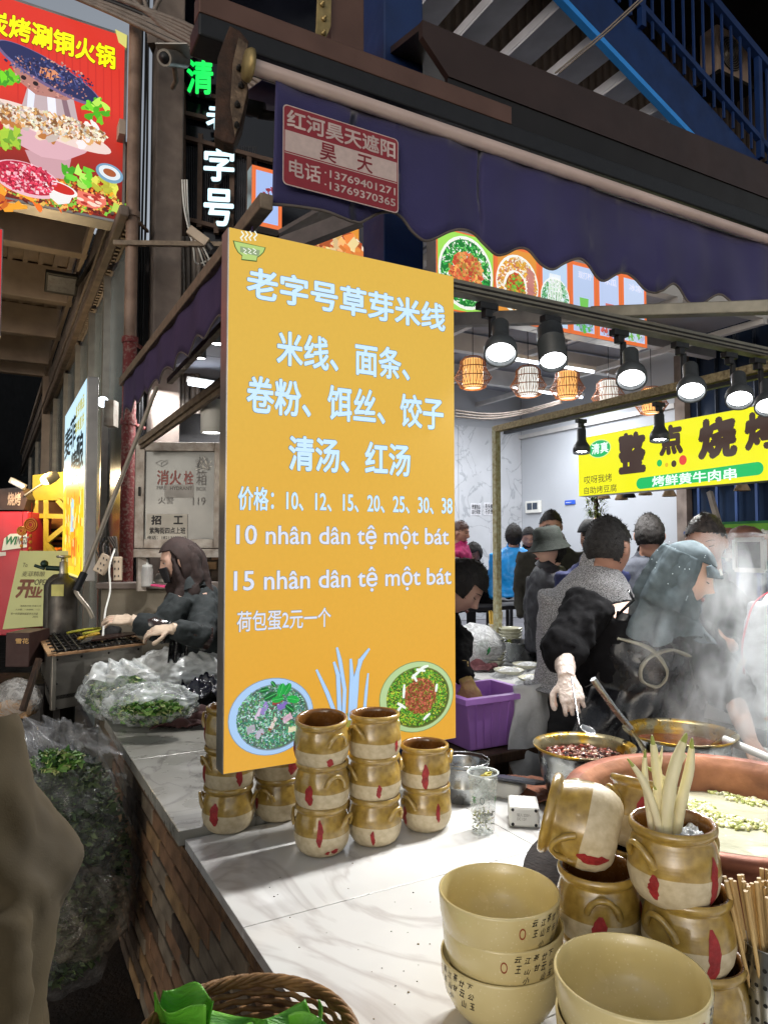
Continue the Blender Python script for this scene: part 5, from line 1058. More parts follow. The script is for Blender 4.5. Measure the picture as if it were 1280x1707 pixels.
# drinks cup
q = onz(805, 1386, .8); cup = thing('plastic_cup', 'clear plastic cup with green leaves and dregs at the bottom', 'cup', (q.x, q.y, .8))
m_clear = film('clear_cup', (226, 236, 232), .22, .42, 30, .08, .05); 
mb = MB(); mb.lathe([(0, .003), (.028, .001), (.031, .006), (.0355, .08), (.0415, .158)], (q.x, q.y, .8), 40); mb.build('wall', m_clear, cup)
mb = MB(); mb.lathe([(.0415, .158), (.0445, .160), (.0445, .164), (.041, .163)], (q.x, q.y, .8), 40); mb.build('lip', film('cup_lip', (220, 228, 228), .55, .8, 20, .1, .05), cup)
mb = MB()
for i in range(150):
    a = rnd.random() * 6.28; r = .029 * math.sqrt(rnd.random()); h = .006 + .052 * rnd.random() ** .8; s_ = rnd.uniform(.003, .007)
    mb.ball((q.x + r * math.cos(a), q.y + r * math.sin(a), .8 + h), (s_, s_ * .4, s_ * .25), 6, 3, 0, jit(rnd.choice([C(90, 96, 50), C(60, 60, 36), C(150, 150, 60), C(120, 110, 84), C(46, 44, 30)]), .2), Matrix.Rotation(rnd.random() * 6, 3, (rnd.random(), rnd.random(), .3)))
tag(mb.build('leaf_dregs', attrmat('dregs', 0, .4), cup), kind='stuff')
mb = MB()
for k in range(5): mb.ball((q.x + .004 + .004 * k, q.y - .012 + .004 * k, .956 + .004 * (k % 2)), (.014, .005, .003), 8, 4, 0, jit(C(170, 160, 60), .15), Matrix.Rotation(k * 1.2, 3, 'Z') @ Matrix.Rotation(.4, 3, 'X'))
mb.build('mint_leaf', attrmat('dregs', 0), cup)
m_gp = mat('green_print', (70, 130, 60), .5); m_kp = mat('grey_print', (90, 100, 96), .5)
CUPP = [(.031, .006), (.0355, .08), (.0415, .158)]
def wrapc(body, a0, z0, h, w, m):
    me = text_mesh(body, .01); xs = [v.co.x for v in me.vertices]; ys = [v.co.y for v in me.vertices]; x0, x1, y0, y1 = min(xs), max(xs), min(ys), max(ys)
    for v in me.vertices:
        z = z0 + (v.co.y - y0) / (y1 - y0) * h; a = a0 + (v.co.x - x0) / (x1 - x0) * w / .036; r = prof_r(CUPP, z) + .0006; v.co = Vector((r * math.cos(a), r * math.sin(a), z))
    me.materials.clear(); me.materials.append(m); o = bpy.data.objects.new('cup_print', me); COL.objects.link(o); o.parent = cup
for k, (ch, m) in enumerate((('茶', m_gp), ('○', m_kp), ('J\nU\nS\nT', m_kp), ('鲜', m_gp))): wrapc(ch, A_ - 1.0 + k * .62, .085 if k != 2 else .07, .02 if k != 2 else .05, .013 if k != 2 else .006, m)
# white power box, black phone, brown cloth
wb = thing('power_box', 'white plastic power box with four rubber feet lying on its side', 'power box', onz(860, 1345, .8))
c = onz(872, 1352, .83); d = (UX * .8 - VX * .6).normalized(); e = d.cross(ZX)
mb = MB(); mb.box(c, (.085, .10, .058), (d, -e, ZX)); mb.build('case', m_white, wb, bevel=.008)
c2 = onz(838, 1312, .83) ; mb = MB(); mb.box(c2 + Vector((-.01, .02, -.005)), (.07, .17, .05), ((UX * .85 + VX * .5).normalized(), (VX * .85 - UX * .5).normalized(), ZX)); mb.build('case', m_white, wb, bevel=.01)
fc = c + e * .0505; 
for i in (-1, 1):
    for j in (-1, 1): mb = MB(); mb.lathe([(0, 0), (.0045, 0), (.004, .003), (0, .003)], c + e * .050 + d * (i * .032) + ZX * (j * .02), 12, e); mb.build('rubber_foot', m_black, wb)
PW = Plane(c + e * .0508, -d if (-d).cross(ZX).dot(e) > 0 else d, ZX); text_on(PW, '输入 220V~\nDC 12V', (-.02, .018, -.008, .012), mat('grey_label_ink', (130, 126, 120), .6), wb, 0, 0, .0004, st=True)
ph_ = thing('phone', 'black phone leaning on the white power box', 'phone', onz(865, 1310, .86)); c = onz(864, 1300, .862)
mb = MB(); mb.box(c, (.085, .17, .009), ((UX * .75 + VX * .0 + Vector((0, 0, -.1))).normalized(), (VX * .8 - UX * .55).normalized(), (UX * .1 + ZX).normalized())); mb.build('case', mat('slate_glass', (58, 60, 68), .25, 0, .08, 4, .02), ph_, bevel=.006)
mcl = mat('brown_leathery_cloth', (126, 76, 52), .7, 0, .25, 20, .5, rgb2=(92, 54, 38))
q = onz(905, 1325, .8); mb = MB(); mb.grid(lambda a, b: Vector((q.x + (a - .5) * .22 + .02 * math.sin(b * 7), q.y + (b - .5) * .24 + .02 * math.sin(a * 5 + 1), .812 + .022 * abs(noise.noise(Vector((a * 3.2, b * 3.2, 4)))) + .012 * abs(noise.noise(Vector((a * 9, b * 7, 8)))))), 36, 36)
tag(mb.build('kneading_cloth', mcl, solid=.003), 'crumpled brown cloth between the white power box and the steel basin', 'cloth')
# chopstick can
q = at(1283, 1600, 1.16); can = thing('chopstick_can', 'perforated steel can at the right edge', 'can', (q.x, q.y, .8))
mb = MB(); mb.lathe([(0, 0), (.046, 0), (.046, .006), (.037, .008), (.037, .16), (.039, .163), (.036, .163), (.035, .01), (0, .01)], (q.x, q.y, .8005), 40); mb.build('body', m_steel, can)
mb = MB()
for k in range(9):
    for j in range(5): a = A_ - 1.4 + k * .35; mb.lathe([(0, 0), (.0035, 0)], Vector((q.x, q.y, .83 + j * .026)) + Vector((math.cos(a), math.sin(a), 0)) * .0374, 8, (math.cos(a), math.sin(a), 0))
tag(mb.build('hole', m_black, can), kind='stuff')
m_stick = mat('bamboo_stick', (196, 168, 116), .55, 0, .15, 18, .1, rgb2=(170, 138, 90), stretch=(4, 4, .5))
sm_ = MB(); sm_.tube([(0, 0, 0), (0, 0, .245)], [.0028, .0036], 8); sme = sm_.mesh('chopstick', m_stick)
for k in range(34):
    a = rnd.random() * 6.28; r = .029 * math.sqrt(rnd.random()); o = bpy.data.objects.new('chopstick', sme); COL.objects.link(o)
    o.location = (q.x + r * math.cos(a) * .6, q.y + r * math.sin(a) * .6, .813); tx, ty = math.cos(a) * r * 5.2 - .18 * .5, math.sin(a) * r * 4
    o.rotation_euler = (-ty * .6, tx * .9, 0); o.scale = (1, 1, rnd.uniform(.96, 1.04)); tag(o, 'bamboo chopstick standing in the steel can at the right edge', 'chopstick', 'bamboo chopsticks in the can')
# crumbs
mb = MB()
for k in range(46):
    p = onz(rnd.uniform(420, 900), rnd.uniform(1395, 1700), .8); u_ = uvof(p)[0]
    if u_ < .52 or (p.x - cpx) ** 2 + (p.y - cpy) ** 2 < .25: continue
    z_ = rnd.uniform(.0006, .0012) * (1 + 2.2 * rnd.random() ** 4); mb.ball((p.x, p.y, .8008), (z_ * 1.4, z_, z_ * .7), 5, 3, 0, jit(rnd.choice([C(50, 44, 34), C(110, 90, 50), C(60, 90, 40)]), .3))
tag(mb.build('crumbs', attrmat('dregs', 0)), 'crumbs and leaf bits scattered on the marble', 'crumbs', None, 'stuff')

# ------------------------------------------------------------------ wicker basket, bottom edge
bc = onz(408, 1745, .84); bk_ = thing('wicker_basket', 'round wicker basket at the bottom edge against the brick side', 'basket', (bc.x, bc.y, .70))
m_wick = mat('wicker', (150, 112, 66), .6, 0, .3, 30, .3, rgb2=(96, 66, 36)); RB = .168
for k in range(5):
    mb = MB(); mb.tube([Vector((bc.x + (RB + .005 * math.cos(k * 1.3 + t * 9)) * math.cos(t), bc.y + (RB + .005 * math.cos(k * 1.3 + t * 9)) * math.sin(t), .84 + .006 * math.sin(k * 1.3 + t * 9))) for t in [i * .0524 for i in range(121)]], .0042, 6); mb.build('rim_strand', m_wick, bk_)
for j in range(12):
    mb = MB(); r0_ = RB - .003 - .0035 * j; z = .832 - .011 * j; mb.tube([Vector((bc.x + (r0_ + .003 * math.sin(t * 24 + j * 3.14)) * math.cos(t), bc.y + (r0_ + .003 * math.sin(t * 24 + j * 3.14)) * math.sin(t), z)) for t in [i * .0524 for i in range(121)]], .0045, 5); mb.build('weave_strand', m_wick, bk_)
mb = MB(); mb.lathe([(0, .70), (.12, .70), (.125, .71), (0, .712)], (bc.x, bc.y, 0), 30); mb.build('bottom', m_wick, bk_)
m_leaf = mat('broad_green_leaf', (52, 124, 30), .45, 0, .3, 8, .5, bscale=40, rgb2=(110, 176, 56), stretch=(1, 6, 1))
for k, (dx, dy, rz, l, w, tilt, lab) in enumerate(((-.062, -.015, .25, .20, .15, .12, 'broad green leaf on the left side of the wicker basket'), (.062, -.005, 1.0, .16, .13, .28, 'folded bright green leaf standing in the middle of the basket'), (.10, -.03, 2.2, .12, .09, .3, 'green leaf at the right side of the basket'), (-.11, .05, -.4, .10, .08, .15, 'dark green leaf lying against the basket rim'))):
    def lf(a, b): 
        x = (a - .5) * l; y = (b - .5) * w * math.sin(math.pi * min(.97, max(.04, a))) ** .6; z = .006 * math.cos(b * 6.28) + .09 * abs(b - .5) ** 1.3 + .006 * math.sin(a * 9 + b * 4) ; v = Matrix.Rotation(rz, 3, 'Z') @ (Matrix.Rotation(-tilt, 3, 'X') @ Vector((x, y, z))); return Vector((bc.x + dx, bc.y + dy, .818 + .006 * k)) + v
    mb = MB(); mb.grid(lf, 60, 30); tag(mb.build('leaf', m_leaf, solid=.0004), lab, 'leaf', 'leaves in the wicker basket')
st_ = MB(); st_.box((bc.x, bc.y, .35), (.26, .26, .70)); tag(st_.build('crate', m_wood, bevel=.01), 'dark crate under the wicker basket', 'crate')
# ================================================================== THE HALL BEHIND
m_wall = mat('pale_wall_paint', (174, 178, 184), .6, 0, .05, 1.5, .04); m_pvc = None
def veined_panel():
    m = marble('veined_panel', (190, 193, 198), (156, 160, 166), 1.6, .25); return m
m_vp = veined_panel()
UW, VW = 7.25, 8.7
hw = thing('hall_wall', 'plain pale grey wall with a small window and meter boxes at the back right of the hall', 'wall', UV(UW, 7, .5))
mb = MB(); mb.prism([UV(UW, 5.75, .5), UV(UW + .12, 5.75, .5), UV(UW + .12, VW, .5), UV(UW, VW, .5)], ZX * 4.0); mb.build('wall', m_wall, hw)
hw2 = thing('veined_wall', 'back wall of grey veined panels left of the plain wall', 'wall', UV(5, VW, .5))
for k in range(6):
    a = UW - .6 * (k + 1) * 1.0; mb = MB(); mb.prism([UV(a + .003, VW, .5), UV(a + .597, VW, .5), UV(a + .597, VW + .08, .5), UV(a + .003, VW + .08, .5)], ZX * 2.9); mb.build('panel', m_vp, hw2)
mb = MB(); mb.prism([UV(2.6, VW + .01, .5), UV(UW, VW + .01, .5), UV(UW, VW + .1, .5), UV(2.6, VW + .1, .5)], ZX * 4); mb.build('wall', m_wall, hw2)
PW2 = Plane(UV(0, VW - .004, 0), UX, ZX)
for k, (ln, r) in enumerate((('贵重物品\n自行保管', (786, 841, 857, 800, 841)), ('丢失概\n不负责', (808, 840, 857, 821, 840)))):
    t = thing('notice', 'left of two small paper notices on the veined panels' if k == 0 else 'right of two small paper notices on the veined panels, beside the pipe frame', 'notice', PW2.pt(*PW2.pix(r[0], r[2])))
    x0, y0 = PW2.pix(r[0] - 1.5, r[2] + 2); x1, y1 = PW2.pix(r[3] + 1.5, r[1] - 2); mb = MB(); mb.box(PW2.pt((x0 + x1) / 2, (y0 + y1) / 2, 0), (x1 - x0, y1 - y0, .003), (PW2.x, PW2.y, PW2.n)); mb.build('paper', mat('notice_paper', (205, 206, 212), .7), t)
    text_on(PW2, ln, r, mat('notice_ink', (30, 30, 34), .6), t, .02, 0, .003)
PB2 = Plane(UV(UW, 0, 0), -VX, ZX)
if PB2.n.dot(UX) > 0: PB2 = Plane(UV(UW, 0, 0), VX, ZX)
def onwall(name, label, cat, r, depth, m, off=.0):
    x0, y0 = PB2.pix(r[0], r[3]); x1, y1 = PB2.pix(r[2], r[1]); t = thing(name, label, cat, PB2.pt(x0, y0)); mb = MB(); mb.box(PB2.pt((x0 + x1) / 2, (y0 + y1) / 2, off + depth / 2), (abs(x1 - x0), abs(y1 - y0), depth), (PB2.x, PB2.y, PB2.n)); mb.build('frame', m, t, bevel=.01); return t, (min(x0, x1), min(y0, y1), max(x0, x1), max(y0, y1))
t, r = onwall('wall_window', 'small white framed window in the pale wall above the man with glasses', 'window', (879, 834, 903, 856), .05, m_white)
for k in (0, 1):
    a = r[0] + .05 + k * (r[2] - r[0] - .08) / 2; b_ = a + (r[2] - r[0] - .12) / 2; mb = MB(); mb.box(PB2.pt((a + b_) / 2, (r[1] + r[3]) / 2 + .01, .052), (b_ - a, (r[3] - r[1]) * .55, .004), (PB2.x, PB2.y, PB2.n)); mb.build('pane', mat('smoked_pane', (60, 70, 84), .15), t)
t, r = onwall('wall_plaque', 'small blue and white plaque on the pale wall', 'plaque', (942, 833, 959, 842), .02, mat('plaque_blue', (40, 84, 190), .4))
text_on(PB2, '招商银行', (r[0] + .03, r[0] + (r[2] - r[0]) * .68, r[1] + .04, r[3] - .04), m_white, t, .03, 0, .022, st=True)
# dark blue glazed side with railing, right
dg = thing('blue_shopfront', 'dark blue glazed shopfront with vertical bars behind the yellow skewer sign', 'shopfront', UV(UW, 4.5, .5))
mb = MB(); mb.prism([UV(UW + .06, 1.0, .3), UV(UW + .1, 1.0, .3), UV(UW + .1, 5.75, .3), UV(UW + .06, 5.75, .3)], ZX * 5.5); mb.build('glass', mat('blue_night_glass', (30, 42, 62), .12, .1, .4, 1.4, .15, bscale=3), dg)
mb = MB(); mb.bar(UV(UW, 5.72, .3), UV(UW, 5.72, 3.9), .14, .10); mb.build('jamb', m_conc, dg)
m_bl2 = mat('dull_blue_bar', (36, 62, 110), .5, .1, .15, 8, .05)
for k in range(15):
    v = 5.5 - k * .24; mb = MB(); mb.bar(UV(UW - .02, v, .5), UV(UW - .02, v, 2.9), .03, .03); mb.build('bar', m_bl2, dg)
for z in (1.75, 2.32, 2.5): mb = MB(); mb.bar(UV(UW - .03, 1.0, z), UV(UW - .03, 5.7, z), .04, .035); mb.build('rail', m_bl2, dg)
for k in range(20):
    v = 1.2 + k * .24; mb = MB()
    mb.bar(UV(UW + .03, v, 3.1), UV(UW + .03, v, 5.6), .012, .05); mb.build('mullion', mat('blue_grey_panel', (44, 52, 66), .3, .3, .2, 5, .1), dg)
# hall ceiling
hc = thing('hall_ceiling', 'white steel beams and grey ceiling panels over the hall', 'ceiling', UV(4, 6, 3.9))
m_cp = mat('ceiling_panel', (150, 152, 162), .7, 0, .08, 2, .06); m_cb = mat('white_steel_beam', (186, 184, 182), .5, .1, .1, 6, .05)
for i in range(2, 7):
    for j in range(8):
        mb = MB(); mb.box(UV(.5 + i * 1.0, 4.3 + j * .62, 4.0 + rnd.uniform(0, .012)), (.985, .605, .02), AX); mb.build('panel', m_cp, hc)
for v in (4.15, 5.3, 6.45, 7.6): mb = MB(); mb.bar(UV(2.3, v, 3.86), UV(UW, v, 3.86), .10, .20); mb.build('beam', m_cb, hc)
for u in (2.8, 4.0, 5.2, 6.4): mb = MB(); mb.bar(UV(u, 4.1, 3.74), UV(u, VW, 3.74), .06, .06); mb.build('joist', m_cb, hc)
mb = MB(); mb.bar(UV(UW - .03, 5.8, 3.3), UV(UW - .03, VW, 3.3), .04, .06); mb.build('conduit', m_cb, hc)
for k in range(3):
    mb = MB(); mb.tube(catmull([at(758, 684 + k * 5, 8), at(815, 690 + k * 4, 8.2), at(872, 684 + k * 3, 8.4), at(935, 668 + k * 2, 7.8)], 5), .012, 6); mb.build('cable', m_cable, hc)
m_led = glow('led_tube', (235, 244, 255), 7, .8)
for k, (u, v, lab) in enumerate(((2.6, 5.9, 'white tube light on the hall ceiling nearest the yellow sign'), (5.4, 5.9, 'white tube light over the middle of the hall'), (4.6, 7.9, 'white tube light near the veined back wall'), (6.3, 7.0, 'white tube light beside the pale right wall'))):
    t = thing('tube_light', lab, 'tube light', UV(u, v, 3.6), group='tube lights of the hall'); mb = MB(); mb.bar(UV(u - .6, v, 3.62), UV(u + .6, v, 3.62), .05, .04); mb.build('body', m_white, t); mb = MB(); mb.tube([UV(u - .58, v, 3.585), UV(u + .58, v, 3.585)], .014, 10); mb.build('tube', m_led, t)
    l = bpy.data.lights.new('lamp_light', 'AREA'); l.shape = 'RECTANGLE'; l.size = 1.1; l.size_y = .06; l.energy = HALL; l.color = (.93, .96, 1); o = bpy.data.objects.new('lamp_light', l); COL.objects.link(o); o.parent = t; o.matrix_basis = chain(t).inverted() @ Matrix.Translation(UV(u, v, 3.56)) @ Matrix.Rotation(TH, 4, 'Z')
# lanterns
m_bam = mat('bamboo_rib', (150, 92, 50), .55, 0, .2, 20, .1)
for k, (px, py, warm, lab) in enumerate(((788, 622, 1, 'orange lit bamboo lantern nearest the yellow sign'), (880, 636, 0, 'white lit bamboo lantern between the first two spotlights'), (945, 641, 1, 'orange lit bamboo lantern, third in the hanging row'), (1014, 656, 0, 'white lit bamboo lantern behind the pipe frame corner'), (1085, 668, 1, 'orange lit bamboo lantern partly behind the flecked bar'))):
    c = onv(px, py, 5.4); t = thing('lantern', lab, 'lantern', c, group='bamboo lanterns hung in a row in the hall'); t.scale = (1, 1, 1); g_ = glow('warm_shade', (255, 190, 110), 1.3) if warm else glow('white_shade', (240, 240, 232), 1.1)
    mb = MB(); mb.lathe([(.075, .13), (.098, .11), (.100, -.10), (.080, -.135)], c, 24); mb.build('shade', g_, t)
    mb = MB(); mb.lathe([(0, -.136), (.080, -.136)], c, 24); mb.build('diffuser', glow('warm_glow_disc' if warm else 'cool_glow_disc', (255, 220, 160) if warm else (235, 248, 250), 2.0), t)
    for i in range(30):
        a = i * .2094; d = Vector((math.cos(a), math.sin(a), 0)); mb = MB(); mb.tube([c + d * r + ZX * z for r, z in ((.078, .145), (.118, .11), (.125, .04), (.175, -.045), (.12, -.13), (.085, -.145))], .0028, 4)
        mb.tube([c + d * .101 + ZX * .11, c + d * .102 - ZX * .10], .0022, 4); mb.build('rib', m_bam, t)
    mb = MB()
    for r, z in ((.078, .145), (.125, .05), (.176, -.045), (.122, -.13), (.085, -.145)): mb.tube([c + Vector((math.cos(i * .2094) * r, math.sin(i * .2094) * r, z)) for i in range(31)], .005, 5)
    mb.build('hoop', m_bam, t); mb = MB(); mb.tube([c + ZX * .14, c + ZX * (3.9 - c.z)], .004, 5); mb.build('cord', m_cableblk, t)
    l = bpy.data.lights.new('lamp_light', 'POINT'); l.energy = 5; l.shadow_soft_size = .12; l.color = (1, .72, .4) if warm else (1, .97, .92); o = bpy.data.objects.new('lamp_light', l); COL.objects.link(o); o.parent = t; o.location = (0, 0, -.26)
# plant + things hanging under the skewer sign
pl_ = thing('hanging_plant', 'bushy artificial plant hanging under the left end of the skewer sign', 'plant', onu(993, 850, 5.4)); c = onu(993, 843, 5.4)
mb = MB()
for i in range(420):
    d = Vector((rnd.gauss(0, 1), rnd.gauss(0, 1), rnd.gauss(0, 1.5))).normalized(); p = c + Vector((d.x * .11, d.y * .11, d.z * .16)) * rnd.uniform(.5, 1); e = (d + Vector((rnd.gauss(0, .5), rnd.gauss(0, .5), rnd.gauss(0, .5)))).normalized(); s_ = e.cross(ZX).normalized() * .008; mb.add([p - s_, p + s_, p + e * rnd.uniform(.05, .09)], [(0, 1, 2)], 0, False, jit(rnd.choice([C(110, 124, 50), C(74, 96, 44), C(150, 150, 70), C(60, 74, 36)]), .2))
tag(mb.build('foliage', attrmat('leafy', 0, .6), pl_), kind='stuff'); mb = MB(); mb.bar(c - ZX * .12, c + ZX * .25, .03, .03); mb.build('stem', m_wood, pl_)
for k, (px, py) in enumerate(((1006, 828), (1035, 830), (1048, 826), (1075, 822), (1115, 824), (1236, 814))):
    c = onu(px, py, 4.6); t = thing('shade_lamp', ('small cream cone shade hanging below the skewer sign, ' + ('first', 'second', 'third', 'fourth', 'fifth', 'last')[k] + ' from its left end'), 'lamp shade', c, group='small shades below the skewer sign')
    mb = MB(); mb.lathe([(.02, .06), (.055, -.015), (.052, -.017), (.018, .058)], c, 20); mb.build('shade', mat('cream_shade', (214, 180, 140), .6) if k not in (2, 9) else m_black, t); mb = MB(); mb.bar(c + ZX * .05, c + ZX * .14, .01, .01); mb.build('cord', m_black, t)
# green sign and cardboard things, far right
gs_ = thing('green_stall_sign', 'green stall sign with white lettering at the right edge under the skewer sign', 'sign', onu(1245, 880, 5.2)); PG = Plane(UV(5.2, 0, 0), -VX, ZX)
if PG.n.dot(UX) > 0: PG = Plane(UV(5.2, 0, 0), VX, ZX)
x0, y0 = PG.pix(1202, 930); x1, y1 = PG.pix(1330, 866); mb = MB(); mb.box(PG.pt((x0 + x1) / 2, (y0 + y1) / 2, 0), (abs(x1 - x0), abs(y1 - y0), .05), (PG.x, PG.y, PG.n)); mb.build('board', mat('sign_green', (40, 110, 60), .45, 0, .1, 5, .05), gs_)
mb = MB(); mb.box(PG.pt((x0 + x1) / 2, (y0 + y1) / 2, .026), (abs(x1 - x0) * .94, abs(y1 - y0) * .86, .006), (PG.x, PG.y, PG.n)); mb.build('panel', mat('sign_light_green', (110, 170, 60), .45, 0, .15, 4, .05), gs_)
text_on(PG, '玩卤', (1230, 884, 910, 1290, 880), m_white, gs_, .06, 0, .032)
for k, (px, py, s_, c_) in enumerate(((1210, 905, .13, (140, 100, 84)), (1240, 900, .12, (120, 84, 70)), (1268, 912, .12, (150, 116, 92)))):
    p = onu(px, py, 4.5); mb = MB(); mb.ball(p, (s_, s_, s_ * .8), 18, 12); tag(mb.build('sack', mat('sack_%d' % k, c_, .6, 0, .25, 12, .6), smooth=0, disp=[(.05, .06)]), 'crumpled brown food sack in front of the green sign, ' + ('left', 'middle', 'right')[k] + ' of three', 'sack', 'sacks before the green sign')
pf = onu(1248, 925, 4.35); mb = MB()
for a, b in (((-.10, -.1), (-.10, .1)), ((.10, -.1), (.10, .1)), ((-.10, -.1), (.10, -.1)), ((-.10, .1), (.10, .1))): mb.bar(pf + VX * a[0] + ZX * a[1], pf + VX * b[0] + ZX * b[1], .025, .03)
pfx = thing('picture_frame', 'small grey frame standing among the sacks at the right edge', 'frame', pf); mb.build('rim', m_alu, pfx); mb = MB(); mb.box(pf + UX * .01, (.008, .18, .18), AX); mb.build('back', m_dark, pfx)
pole = MB(); pole.bar(onu(1182, 820, 5.0), onu(1215, 935, 4.9), .035, .035); tag(pole.build('broom_handle', mat('pale_stick', (150, 140, 130), .6)), 'pale leaning pole below the right part of the skewer sign', 'pole')

# hall furniture
tb = thing('hall_table', 'long black table across the back of the hall', 'table', onv(830, 1000, 6.6)); q = [onz(745, 985, .98 + 0 * k) for k in (0,)]
def htable(u0_, u1_, v0_, v1_, zt_, t, m):
    mb = MB(); mb.prism([UV(u0_, v0_, zt_ - .04), UV(u1_, v0_, zt_ - .04), UV(u1_, v1_, zt_ - .04), UV(u0_, v1_, zt_ - .04)], ZX * .04); mb.build('top', m, t, bevel=.004)
    for a in (u0_ + .06, (u0_ + u1_) / 2, u1_ - .06):
        for b in (v0_ + .05, v1_ - .05): mb = MB(); mb.bar(UV(a, b, .5), UV(a, b, zt_ - .04), .06, .06); mb.build('leg', m, t)
m_bt = mat('black_lacquer', (24, 22, 24), .35, 0, .2, 8, .05)
htable(3.6, 5.6, 6.0, 6.45, .96, tb, m_bt)
tb2 = thing('hall_table', 'brown topped table where the person in pink sits', 'table', UV(4.6, 7.4, .5)); htable(4.2, 5.7, 7.2, 7.9, 1.25, tb2, mat('table_brown', (96, 66, 44), .4, 0, .2, 6, .1))
for k, (a, b) in enumerate(((4.3, 6.75), (4.9, 6.8), (5.5, 6.85))):
    t = thing('stool', ('left', 'middle', 'right')[k] + ' black stool behind the long black table', 'stool', UV(a, b, .5), group='black stools in the hall'); mb = MB(); mb.box(UV(a, b, .93), (.34, .34, .05), AX); mb.build('seat', m_bt, t, bevel=.01)
    for i in (-1, 1):
        for j in (-1, 1): mb = MB(); mb.bar(UV(a + i * .14, b + j * .14, .5), UV(a + i * .15, b + j * .15, .92), .03, .03); mb.build('leg', m_bt, t)

# ---- second counter with plates
c2_ = thing('plank_counter', 'counter with a white top and a rough dark plank front behind the near counter', 'counter', UV(2.4, 3.8, 0)); zc2 = .85
mb = MB(); mb.prism([UV(2.40, 2.95, zc2 - .03), UV(3.3, 2.95, zc2 - .03), UV(3.3, 5.0, zc2 - .03), UV(2.40, 5.0, zc2 - .03)], ZX * .03); mb.build('top', m_marb, c2_, bevel=.003)
for k in range(17):
    v = 2.97 + k * .12; mb = MB(); mb.box(UV(2.415 + rnd.uniform(0, .006), v + .058, (zc2 - .03) / 2), (.025, .112, zc2 - .035), AX); mb.build('plank', m_wood, c2_, bevel=.003)
for k in range(7): mb = MB(); mb.box(UV(2.47 + k * .12, 2.985, (zc2 - .03) / 2), (.112, .025, zc2 - .035), AX); mb.build('plank', m_wood, c2_, bevel=.003)
m_por = mat('cream_porcelain', (214, 212, 190), .2, 0, .06, 12, .02, coat=.5)
PLT = [(0, 0), (.035, 0), (.05, .012), (.068, .03), (.070, .034), (.066, .032), (.048, .016), (0, .008)]
pme = MB().lathe(PLT, (0, 0, 0), 32).mesh('bowl', m_por)
def plates(px, py, n, lab, Y=None, sc=1.0, dz=.017):
    p = onz(px, py, zc2)
    for k in range(n):
        o = bpy.data.objects.new('stacked_bowl', pme); COL.objects.link(o); o.location = (p.x + rnd.uniform(-.004, .004), p.y + rnd.uniform(-.004, .004), zc2 + k * dz); o.scale = (sc, sc, sc)
        nm = ['bottom', 'second', 'third', 'fourth', 'fifth', 'sixth', 'seventh', 'eighth', 'ninth'][k] if k < n - 1 else 'top'; tag(o, 'cream bowl, ' + nm + (' from the bottom' if 0 < k < n - 1 else '') + ' of the ' + lab, 'bowl', 'cream bowls stacked on the plank counter')
plates(825, 1108, 9, 'taller stack by the plastic bag', sc=1.0); plates(851, 1090, 8, 'stack right behind the pipe post', sc=1.2, dz=.02)
q = onz(866, 1102, zc2); t = thing('steel_tub', 'round steel tub behind the bagged bowls', 'tub', (q.x, q.y, zc2)); mb = MB(); mb.lathe([(0, 0), (.10, 0), (.105, .01), (.108, .12), (.118, .125), (.118, .128), (.105, .125), (.10, .012), (0, .01)], (q.x, q.y, zc2), 40); mb.build('body', m_steel, t)
m_bagw = film('white_film', (232, 234, 236), .55, .95, 22, .3, .8)
for k, (px, py, lab) in enumerate(((848, 1128, 'bowl wrapped in a white plastic bag, nearest the plank edge'), (878, 1118, 'bowl wrapped in a white plastic bag in the middle of the group'), (890, 1142, 'bowl wrapped in white plastic beside the grey coat'), (895, 1100, 'bowl in white plastic at the back by the grey coat'))):
    p = onz(px, py, zc2); t = thing('bagged_bowl', lab, 'bowl', p, group='bowls wrapped in white bags'); o = bpy.data.objects.new('bowl', pme); COL.objects.link(o); o.parent = t; o.scale = (1.25, 1.25, 1.25)
    mb = MB(); mb.grid(lambda a, b: p + Vector(((a - .5) * .24, (b - .5) * .22, .052 + .022 * noise.noise(Vector((a * 4 + k, b * 4, 1))) - .25 * ((a - .5) ** 2 + (b - .5) ** 2))), 20, 20); mb.build('bag', m_bagw, t)
q = onz(826, 1070, zc2); t = thing('chopstick_holder', 'clear holder of yellow chopsticks by the pipe post', 'chopstick holder', (q.x, q.y, zc2)); mb = MB(); mb.lathe([(0, 0), (.055, 0), (.06, .14), (.057, .14), (0, .01)], (q.x, q.y, zc2), 24); mb.build('jar', film('jar_clear', (220, 226, 220), .2, .5, 20), t)
for k in range(22): a = k * 2.4; mb = MB(); mb.bar((q.x + .035 * math.cos(a), q.y + .035 * math.sin(a), zc2 + .01), (q.x + .05 * math.cos(a), q.y + .05 * math.sin(a), zc2 + .22 + .01 * (k % 3)), .007, .007); mb.build('stick', mat('yellow_sticks', (214, 180, 90), .5), t)
q = onz(790, 1108, zc2); t = thing('bowl_bag', 'clear plastic bag with a green printed pattern beside the stacked bowls', 'plastic bag', q); 
mb = MB(); mb.ball((q.x, q.y, zc2 + .12), (.19, .15, .13), 28, 18); mb.build('film', m_bagw, t, disp=[(.05, .08)]); mb = MB(); mb.ball((q.x + .04, q.y - .13, zc2 + .12), (.045, .01, .05), 14, 8); mb.build('green_print', mat('bag_green', (40, 130, 70), .5, 0, .3, 30), t)
q = onz(800, 1118, zc2); mb = MB(); mb.grid(lambda a, b: Vector((q.x + (a - .5) * .22, q.y + (b - .5) * .14, zc2 + .012 + .06 * abs(noise.noise(Vector((a * 3, b * 3, 7)))))), 24, 18); tag(mb.build('rag', mat('maroon_rag', (92, 50, 54), .85, 0, .2, 20, .4), solid=.003), 'crumpled maroon rag at the end of the white counter', 'rag')
